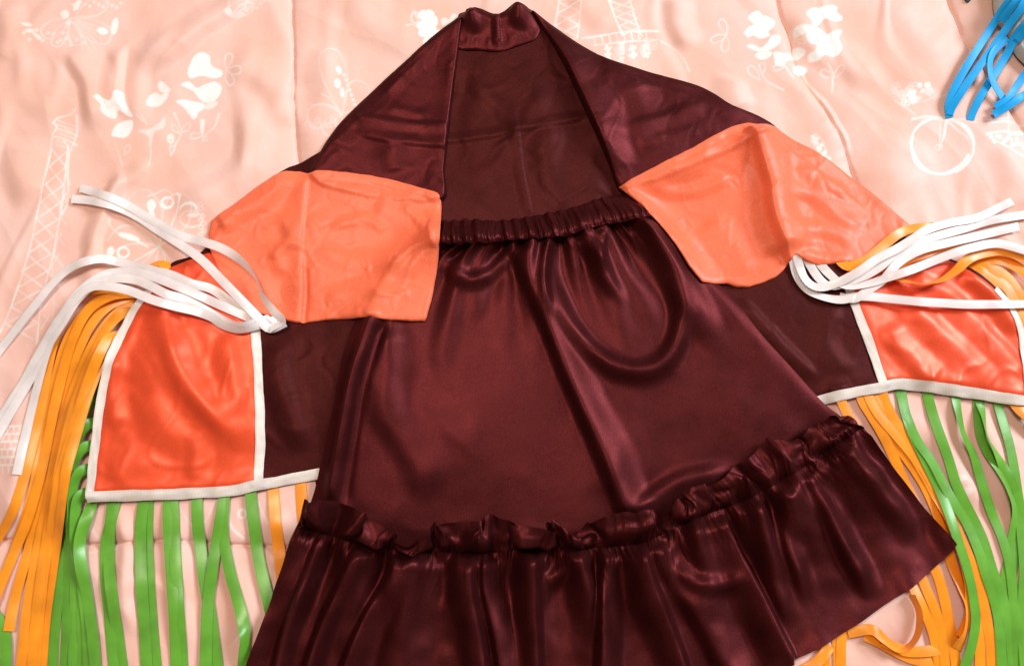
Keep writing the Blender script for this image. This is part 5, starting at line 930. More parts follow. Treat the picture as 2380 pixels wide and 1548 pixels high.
[198,17,27,59,17,-38,-72,-1,29,1,-5,-1,-3,1,-2,3,0,1,3,4,5,11,6,2,-6,-5,-8,-6,-7,-2,-3,2,-1,2,-2,2,-1,2,0,0,2,0,2,0,3,-1,0,-3,0,-1,1,0,2,0,3,1,3,1,6,1,2,-1,41,89,-2,-17,-23,-31,-28,-27,-18,-9,-1,-5,-2,-4,1,0,-1,2,-1,2,-1,1,-2,2,-1,4,2,2,4,2,6,3,5,2,6,0,1,-2,2,2,3,-1,3,-1,4,2,5,-2,-2,-10],
[197,13,27,59,18,-37,-73,0,29,0,-2,-4,0,-2,1,0,3,0,2,-1,6,6,6,0,-2,-8,-5,-7,-2,-4,1,-1,2,-1,2,-1,2,0,1,1,2,1,0,3,-1,2,-2,0,0,0,-1,3,0,2,0,4,1,5,3,3,-2,-2,27,94,5,-14,-24,-28,-31,-26,-20,-7,-3,-2,-4,0,-1,1,2,0,2,-1,1,-3,1,-2,2,1,3,3,2,5,3,5,3,4,3,3,-2,2,1,5,0,2,-1,2,0,6,2,2,-3,-10],
[192,16,24,60,20,-38,-73,0,28,2,-4,-1,-3,0,-1,3,1,3,-1,0,0,5,1,2,-4,-5,-6,-2,-3,0,-2,2,-1,2,-1,2,0,2,0,2,2,1,3,-1,2,-1,2,-2,1,0,1,0,3,0,3,1,5,1,3,-1,1,-5,17,98,15,-14,-21,-30,-29,-29,-20,-9,-1,-3,-2,-1,1,2,2,1,0,1,-2,0,-3,0,-1,3,3,2,5,2,5,3,5,2,3,0,3,2,5,2,2,-3,1,-1,3,3,6,0,0,-11],
[187,16,25,60,22,-38,-74,0,27,2,-2,-3,0,-2,2,0,4,0,2,-3,0,-1,2,-3,-1,-5,-3,-3,0,-2,1,-1,1,-1,3,0,2,0,2,2,3,2,0,3,-1,2,-1,1,-1,2,0,2,0,3,1,5,1,3,-1,1,-3,-2,10,97,24,-12,-22,-27,-31,-27,-23,-12,-2,-1,1,5,5,4,2,-2,-1,-3,-4,-3,-3,-1,1,2,2,5,2,5,2,5,2,4,1,3,1,6,4,3,-1,-1,-4,1,1,5,5,4,-1,-10],
[181,17,24,60,24,-36,-67,-7,22,6,-3,0,-2,2,-1,3,0,4,0,-2,-3,-2,-3,0,-4,-1,-3,-2,-2,1,-2,2,-2,2,0,3,-1,3,1,2,3,1,4,-1,3,-1,2,-1,2,-1,2,0,3,1,4,2,4,0,1,-3,0,-4,5,95,33,-12,-20,-28,-29,-26,-18,-6,6,9,9,7,7,3,1,-2,-3,-4,-7,-9,-11,-11,-8,-1,2,3,5,2,4,2,5,1,3,1,5,4,6,0,0,-4,-1,-2,3,2,8,2,2,-10],
[176,17,19,50,24,-28,-49,-15,19,6,0,-2,1,0,2,0,4,5,-2,-5,-2,-3,-2,-4,-1,-4,-1,-3,0,-1,2,-2,2,-1,3,-1,2,0,3,2,3,3,0,3,0,3,-1,2,-1,2,0,3,0,4,2,5,0,3,-2,-1,-4,-1,2,93,38,-11,-21,-16,-12,-17,-13,-5,4,2,0,0,0,1,1,1,0,0,-1,-7,-11,-15,-14,-10,-4,1,3,3,3,3,3,3,1,4,5,5,2,2,-2,-1,-4,1,-1,3,6,6,0,-9],
[171,16,13,31,18,-13,-19,-13,10,1,-2,1,0,2,0,4,4,4,-4,-4,-4,-1,-4,-2,-4,-1,-4,0,-1,1,0,2,-2,2,-1,1,-1,2,1,3,3,2,4,0,3,0,3,-1,2,-1,3,0,3,2,5,2,4,-1,0,-4,-1,-3,2,92,36,-17,-3,1,-10,-20,-20,-13,-3,-4,-2,-3,-1,-1,1,0,3,0,0,-6,-8,-10,-10,-9,-7,0,1,4,2,3,3,2,3,4,7,2,4,-2,0,-2,-2,-6,-1,5,9,4,2,-7],
[167,17,8,12,10,0,-2,-1,-1,-2,1,-1,2,0,4,3,4,2,-2,-4,-3,-3,-2,-4,-2,-4,0,-2,1,-1,3,-1,1,-2,1,-2,1,0,3,3,3,3,1,4,1,4,-2,2,-1,2,1,3,1,5,3,4,1,1,-3,-1,-4,-1,0,65,17,-2,18,-4,-16,-15,-14,-10,-6,-4,-5,-3,-4,0,-1,3,0,3,-2,-3,-7,-7,-8,-7,-2,0,4,2,3,1,2,4,4,6,3,4,1,-2,-4,-7,-5,0,2,9,7,7,2,-7],
[163,16,7,5,6,4,1,1,-1,2,-1,2,0,3,2,4,3,0,-1,-1,-4,-2,-5,-2,-4,-1,-3,1,-1,3,-1,2,-2,0,-2,0,-2,3,2,2,4,2,6,3,5,0,0,-2,2,1,3,-1,3,3,5,2,3,-3,0,-3,-1,-2,0,23,1,11,21,4,-11,-10,-7,-9,-4,-7,-4,-5,-2,-3,1,0,2,0,1,-3,-3,-6,-3,-3,0,4,3,3,0,3,3,4,4,4,2,-3,-6,-5,-2,-2,0,0,6,6,11,4,5,-6],
[159,17,4,5,2,6,2,2,1,2,1,2,1,1,2,3,1,-2,-1,0,1,-2,-2,-4,-3,-4,0,-3,1,-1,2,-1,0,-3,1,-1,1,1,3,3,1,6,6,6,2,3,-2,1,0,4,1,1,-1,3,1,3,1,2,-1,1,-2,0,-2,-2,-2,6,19,16,-4,-11,-9,-7,-9,-4,-6,-2,-4,0,0,1,-1,1,-2,0,-2,2,-1,2,3,4,3,3,0,1,2,1,-1,-2,-1,-1,-3,-1,-4,0,-1,4,4,11,7,8,4,-4],
[157,15,3,2,3,1,3,1,2,0,2,1,3,1,3,3,-1,0,-2,1,-3,2,-4,-1,-2,-2,-3,0,-2,2,-1,1,-3,1,-3,1,-1,3,4,7,4,4,6,4,4,3,2,0,0,4,3,-1,-1,0,1,2,2,0,1,0,-2,-2,-4,-3,-3,0,6,16,8,-8,-9,-7,-6,-7,-3,-3,1,0,2,-1,-1,-3,-3,-2,3,4,2,3,4,2,0,0,-1,0,1,1,1,0,-2,-3,-1,-4,0,-2,3,2,8,8,12,6,7,-1],
[154,14,1,3,-1,3,0,3,0,3,-1,3,0,4,2,2,1,-2,1,-2,0,-4,0,-4,-1,-3,0,-2,1,-1,2,-2,0,-2,1,-2,2,1,3,3,4,4,3,3,3,2,2,1,2,3,2,1,1,3,1,1,-1,-1,-2,-2,-2,-1,-1,-1,0,-1,0,4,4,-2,-3,0,-2,0,-1,1,-1,1,1,-1,-6,-5,-3,-1,1,1,3,2,4,2,3,1,2,-2,2,-1,1,-2,-2,-2,-3,0,-2,2,1,6,6,11,9,9,9,0],
[152,12,-1,1,1,-1,2,1,3,0,2,1,3,1,2,2,0,0,-1,0,-3,0,-4,-2,-2,-2,-2,-1,0,0,-1,0,-1,-1,-1,1,1,2,2,4,3,4,3,3,3,3,2,2,3,2,3,1,3,1,2,-2,0,-3,-1,-3,-2,-1,-1,0,-1,0,-1,0,2,-1,0,0,0,-1,2,-1,1,-2,-1,-2,-2,-1,-2,1,-1,2,1,4,1,4,0,3,-2,2,-1,1,-2,0,-3,-2,-2,0,0,1,5,5,8,9,9,7,13,2],
[151,0,1,3,1,0,1,1,2,2,2,1,2,2,2,1,0,1,0,-1,-2,-2,-4,-3,-3,-3,-2,-1,0,0,0,-1,-2,-2,-1,-2,0,1,3,4,5,5,4,5,3,3,3,2,3,3,3,3,3,1,1,-1,-2,-2,-3,-2,-3,-1,-1,-1,0,0,-1,0,0,0,0,1,0,2,2,1,0,-1,-2,-3,-2,-2,0,0,1,2,2,2,1,2,1,0,0,1,0,0,0,-2,-3,-3,-1,1,2,4,5,6,8,8,6,4,13,10]]
RUFFLE_X = [
[-1947,51,52,51,51,51,50,51,50,50,51,52,51,52,52,52,52,52,52,52,52,52,52,52,52,52,52,52,52,52,52,52,52,52,52,52,51,51,52,52,52,52,52,52,52,53,52,52,52,52,52,52,52,52,53,52,52,52,52,51,52,51,50,48,46,46,47,49,49,49,50,49,50,50,50,51,51,50,50,49,49,49,48,48,48,48,47,48,47,48,48,48,46,46,45,46,45,46,46,47,47,47,47,47],
[-1982,50,54,52,55,49,53,46,54,51,53,51,53,54,55,52,52,53,54,54,54,54,52,53,52,50,55,50,52,54,54,55,53,52,52,52,53,53,53,51,52,55,55,52,52,55,53,52,54,56,51,52,55,48,55,50,53,51,52,56,55,53,52,49,47,46,49,50,50,48,53,49,51,50,51,51,52,51,51,49,48,52,50,52,48,47,48,49,49,48,48,49,48,47,45,45,46,46,47,46,49,50,49,46],
[-2015,52,54,53,54,50,52,49,55,54,54,50,56,50,54,54,56,53,56,55,55,55,55,51,53,54,54,55,51,52,55,56,53,55,53,53,55,54,54,49,54,54,56,54,54,54,53,58,55,53,54,53,56,50,54,51,55,54,52,54,56,52,54,52,48,49,51,50,51,50,52,50,52,52,52,52,51,53,54,48,50,51,50,52,50,47,50,48,51,50,49,49,47,48,49,46,48,45,48,47,49,52,48,44],
[-2046,53,54,55,50,53,49,53,57,55,51,54,55,53,56,55,58,51,58,56,56,55,56,54,53,55,55,57,53,51,55,57,54,55,58,53,55,55,55,50,53,54,55,56,57,56,56,56,57,54,56,54,49,57,56,51,56,54,53,56,57,51,55,52,50,52,52,53,50,52,53,51,53,52,53,55,47,57,55,47,53,51,50,52,51,51,49,49,51,52,49,51,47,49,50,48,48,46,48,49,50,51,49,44],
[-2079,53,55,56,48,57,49,56,57,55,50,58,54,57,55,56,56,56,58,57,57,55,57,56,54,55,57,58,55,53,55,57,54,58,58,56,55,55,56,52,49,56,56,58,58,58,57,58,56,57,56,54,50,58,56,53,57,54,54,58,57,55,53,53,53,51,53,54,53,53,54,53,54,53,53,55,47,59,54,48,54,52,53,51,52,51,50,52,52,52,49,52,49,49,50,48,50,49,48,50,50,49,51,45],
[-2112,55,56,56,45,58,54,56,58,54,56,54,55,59,56,58,56,56,59,57,57,56,57,58,57,57,58,59,58,56,55,54,58,56,59,59,55,54,58,51,51,57,56,60,59,60,58,60,58,56,56,53,55,58,54,54,59,55,56,59,58,57,52,55,52,53,55,54,55,54,55,55,54,54,54,56,49,57,54,53,54,52,53,53,52,52,53,52,52,53,49,53,50,50,51,49,51,51,49,51,48,49,51,46],
[-2144,56,56,56,46,59,54,57,60,53,58,54,59,58,58,57,57,58,58,58,57,59,57,57,60,60,59,59,60,59,56,54,58,57,59,61,57,54,58,53,52,57,57,62,60,59,59,60,59,58,59,48,61,58,54,56,59,59,57,58,58,59,54,56,53,53,55,57,55,56,56,55,56,54,55,56,52,56,55,55,54,54,54,54,52,53,53,53,53,53,50,54,52,51,51,52,51,52,49,50,49,50,49,46],
[-2179,57,57,56,47,60,56,59,61,54,58,55,59,60,59,59,58,58,59,57,59,60,58,59,60,61,61,59,61,61,59,54,58,59,58,62,59,57,56,58,53,56,58,61,61,60,60,60,60,61,58,47,63,59,55,58,60,60,60,58,58,59,57,57,56,52,56,57,57,58,57,56,57,55,54,56,54,56,56,56,54,56,56,54,53,54,54,54,55,51,53,53,53,52,53,52,52,52,50,50,51,49,49,46],
[-2214,58,58,56,49,61,57,61,61,56,58,57,60,61,58,61,59,58,60,59,60,60,60,61,61,61,61,61,61,62,61,55,59,61,57,63,60,58,58,60,52,56,62,61,61,61,61,61,61,60,56,54,61,58,58,60,61,61,62,58,58,60,57,60,58,55,55,58,57,59,59,58,57,55,55,58,54,57,57,57,55,56,57,54,55,55,55,55,55,51,55,54,53,54,52,53,54,53,52,51,50,48,50,47],
[-2247,57,58,58,52,61,58,62,61,59,57,59,61,61,60,61,59,60,60,60,62,61,62,62,61,61,63,61,63,61,63,59,58,60,60,64,61,60,57,62,53,56,65,61,62,61,62,62,61,61,50,62,60,58,61,62,61,62,63,61,58,61,61,58,58,59,56,59,59,59,59,59,59,55,54,59,57,55,60,57,56,57,57,56,56,56,55,56,56,52,55,56,54,54,53,54,54,54,53,53,50,49,48,48],
[-2283,59,59,59,55,61,59,62,62,60,59,60,62,61,61,61,60,62,62,61,62,63,62,62,63,63,63,62,63,63,63,61,60,61,61,61,66,60,57,63,55,57,64,64,62,63,62,62,63,61,50,64,59,60,63,63,62,63,63,63,60,60,63,59,61,60,57,60,60,60,60,59,60,56,55,58,59,56,60,59,58,57,58,57,57,56,56,57,56,54,55,56,56,55,53,55,55,55,54,53,51,50,47,45],
[-2320,61,60,61,57,62,60,63,62,63,58,62,63,61,62,61,61,64,63,63,63,63,63,63,64,64,63,63,64,64,63,64,62,61,63,58,69,61,58,63,56,58,67,64,63,63,64,63,63,61,53,63,60,63,64,63,63,63,64,65,62,60,63,62,62,61,59,60,61,61,61,60,60,58,56,59,60,56,60,60,60,58,59,57,57,58,57,57,57,55,56,57,56,56,55,55,55,56,55,54,52,48,44,45],
[-2354,61,60,62,61,62,62,63,64,64,60,61,65,60,62,62,63,65,64,64,63,65,64,64,65,64,64,65,64,64,65,65,61,63,65,59,67,65,59,62,58,59,69,65,64,64,65,64,64,54,63,63,61,64,64,65,63,64,64,65,64,62,63,65,63,63,61,59,63,62,62,61,60,60,56,58,62,58,61,61,59,59,60,58,58,58,58,58,58,56,58,57,57,56,55,57,56,57,55,54,52,47,44,48],
[-2386,58,61,61,62,65,64,65,64,64,63,63,65,60,63,64,65,64,65,65,65,65,65,65,66,65,65,65,65,65,65,64,64,65,66,60,64,66,62,65,62,63,67,64,65,65,64,65,65,62,57,66,63,63,65,65,64,64,65,66,65,63,64,69,64,63,62,62,62,63,62,62,62,60,58,59,62,61,61,61,60,60,59,60,59,58,59,59,58,58,57,58,58,57,58,57,57,57,56,55,52,48,48,46]]
RUFFLE_Y = [
[-1833,-14,-13,-14,-14,-14,-14,-16,-16,-15,-14,-11,-9,-8,-7,-7,-6,-6,-6,-4,-4,-4,-3,-3,-3,-4,-3,-3,-3,-2,-2,-1,1,1,3,5,7,8,7,4,2,2,1,1,1,2,1,1,1,1,0,2,2,3,4,4,4,5,6,8,9,11,17,22,26,26,23,20,20,20,20,19,18,19,16,17,16,18,20,21,21,23,24,24,25,26,26,27,25,26,26,27,28,31,31,31,31,31,30,29,30,29,30,29],
[-1943,-14,-14,-14,-13,-10,-16,-16,-16,-14,-13,-9,-6,-10,-9,-8,-7,-2,-6,-6,-3,-3,-3,-3,-4,-3,-3,-3,-3,-3,-2,1,-2,3,3,4,6,10,5,4,2,2,3,-1,0,3,1,1,3,0,1,0,5,4,6,2,5,5,5,9,11,11,16,21,25,24,23,20,21,20,20,17,19,20,18,16,15,20,21,22,22,24,21,24,28,27,26,28,28,24,27,29,28,30,32,31,33,30,34,27,30,32,32,33],
[-2050,-16,-14,-14,-13,-11,-16,-16,-14,-14,-12,-8,-8,-7,-8,-8,-8,-3,-5,-4,-4,-4,-3,-3,-3,-4,-3,-2,-3,-3,-2,1,-1,2,3,4,7,7,6,3,2,1,3,0,2,2,0,3,1,1,3,0,6,4,4,4,5,6,6,8,11,11,16,21,24,24,22,20,20,19,20,20,20,19,17,18,16,20,22,22,23,23,22,26,27,26,29,29,27,27,27,29,29,32,32,32,33,30,33,29,33,33,34,31],
[-2157,-16,-16,-16,-12,-12,-14,-16,-14,-13,-10,-9,-9,-6,-7,-9,-6,-3,-5,-4,-3,-4,-4,-3,-3,-3,-3,-2,-3,-2,-2,0,-1,2,4,3,6,8,5,2,2,1,3,0,2,1,1,3,3,1,4,1,6,4,3,5,6,6,6,8,11,10,17,20,23,24,22,20,19,19,21,20,20,19,18,19,14,23,23,20,25,23,23,27,27,27,31,29,27,29,27,30,29,32,33,33,33,31,32,33,33,36,35,32],
[-2264,-16,-18,-16,-12,-13,-14,-15,-14,-11,-10,-9,-8,-6,-8,-8,-3,-6,-4,-3,-3,-4,-4,-4,-2,-3,-3,-2,-3,-2,-1,-1,1,1,3,3,6,6,5,2,2,0,4,0,1,1,4,3,2,3,3,3,7,2,4,5,6,6,7,8,11,11,16,19,23,23,23,18,20,19,20,21,21,19,19,19,13,24,23,21,25,23,27,26,27,29,30,30,28,30,27,31,30,33,33,32,34,34,31,35,35,36,38,33],
[-2371,-17,-18,-18,-11,-13,-15,-14,-13,-11,-9,-9,-8,-7,-7,-5,-4,-5,-4,-4,-4,-3,-3,-4,-3,-3,-2,-2,-2,-2,-1,-2,2,0,3,4,5,5,5,2,0,2,2,2,1,2,3,3,3,3,3,5,6,3,4,5,7,6,7,9,10,12,14,19,21,23,23,19,20,20,20,20,21,20,20,19,16,21,23,23,25,24,26,28,29,29,30,30,30,30,28,31,31,33,34,32,36,36,31,35,35,38,39,35],
[-2478,-19,-19,-17,-12,-13,-13,-14,-12,-11,-9,-8,-8,-8,-6,-3,-6,-4,-5,-4,-3,-3,-2,-3,-4,-3,-3,-2,-1,-1,-1,-1,0,1,2,4,4,5,4,2,1,2,2,1,2,2,3,3,4,3,5,5,5,3,5,5,7,8,7,9,10,12,14,18,20,23,21,20,19,20,21,21,21,20,20,19,19,20,23,23,25,27,26,29,29,29,30,31,30,31,30,32,31,33,35,34,36,36,32,36,36,39,40,37],
[-2585,-20,-20,-18,-12,-13,-13,-13,-12,-9,-10,-7,-8,-7,-5,-4,-5,-5,-5,-3,-3,-3,-2,-3,-3,-3,-3,-2,-1,-1,-1,-1,1,1,1,4,4,4,4,2,1,2,1,2,2,3,3,3,3,5,5,6,4,4,4,6,7,9,8,9,9,12,14,18,20,21,21,19,20,20,21,21,21,21,20,20,19,21,23,24,25,28,28,28,29,31,30,31,32,31,32,31,32,34,34,36,36,36,34,35,39,40,42,39],
[-2691,-21,-22,-19,-12,-13,-12,-13,-11,-9,-9,-8,-7,-5,-5,-5,-5,-5,-4,-3,-3,-3,-2,-3,-3,-2,-3,-2,-1,-1,0,-1,0,2,1,2,5,3,3,2,2,1,1,2,3,3,3,4,3,5,5,7,4,4,5,7,7,8,10,8,9,12,15,17,19,21,19,20,19,20,21,21,23,21,20,21,19,22,23,25,26,27,28,30,30,31,31,32,31,32,34,31,33,34,36,36,36,36,36,37,39,42,43,42],
[-2797,-23,-23,-20,-12,-12,-13,-11,-11,-9,-8,-8,-6,-5,-5,-5,-5,-4,-4,-3,-3,-3,-2,-2,-3,-3,-2,-2,-1,-1,0,0,0,1,1,3,3,4,2,2,1,1,1,3,3,3,3,4,5,4,6,7,4,5,5,8,7,8,9,10,9,12,15,15,18,21,19,20,19,20,21,21,23,21,21,21,21,21,24,26,26,28,29,31,30,31,32,32,32,32,35,33,33,35,36,36,37,36,38,38,41,43,44,44],
[-2904,-24,-24,-21,-12,-12,-12,-11,-10,-9,-8,-7,-6,-4,-5,-5,-4,-4,-4,-4,-2,-3,-2,-2,-3,-2,-2,-1,-1,-2,0,0,0,1,2,2,3,3,1,2,1,2,0,4,3,3,4,4,5,6,5,6,5,6,6,7,8,8,9,10,10,11,15,14,18,21,18,19,20,20,21,21,23,22,21,23,21,21,24,26,27,29,30,30,31,32,32,33,33,33,35,34,34,36,36,37,37,37,38,39,43,45,45,46],
[-3010,-25,-25,-22,-13,-12,-11,-11,-9,-9,-7,-7,-6,-4,-4,-4,-5,-4,-4,-3,-2,-3,-2,-2,-2,-2,-2,-1,-1,-1,-1,0,1,1,2,0,4,1,2,1,2,1,0,4,4,3,4,5,4,7,7,5,5,6,7,8,8,8,9,10,10,11,15,14,17,20,18,19,20,19,21,22,23,23,22,22,23,21,25,26,28,29,31,31,31,32,33,34,33,34,35,35,35,37,37,38,38,37,38,40,44,46,47,47],
[-3117,-26,-26,-23,-14,-10,-12,-10,-9,-8,-7,-6,-5,-4,-4,-4,-4,-5,-3,-3,-3,-2,-1,-3,-2,-2,-1,-1,-1,-1,0,-1,1,1,2,0,2,3,0,1,2,1,1,4,4,4,4,5,5,6,8,5,6,6,8,8,8,8,9,10,11,11,13,15,17,18,18,18,21,20,21,22,23,23,22,23,23,22,25,27,30,30,30,32,32,33,33,34,33,35,36,35,37,37,38,38,38,38,39,41,44,48,48,50],
[-3221,-28,-27,-24,-17,-12,-9,-9,-10,-6,-7,-5,-5,-3,-4,-4,-4,-4,-3,-3,-3,-1,-1,-2,-3,-2,-1,-1,0,-1,-1,-1,0,0,3,1,1,0,-1,0,3,3,2,5,4,4,4,5,6,6,7,6,6,8,8,8,9,8,9,10,11,12,12,15,16,17,18,18,20,21,21,22,23,23,24,23,21,27,25,28,29,31,32,32,33,33,33,35,35,35,36,36,37,37,38,38,39,39,39,42,46,49,51,53]]
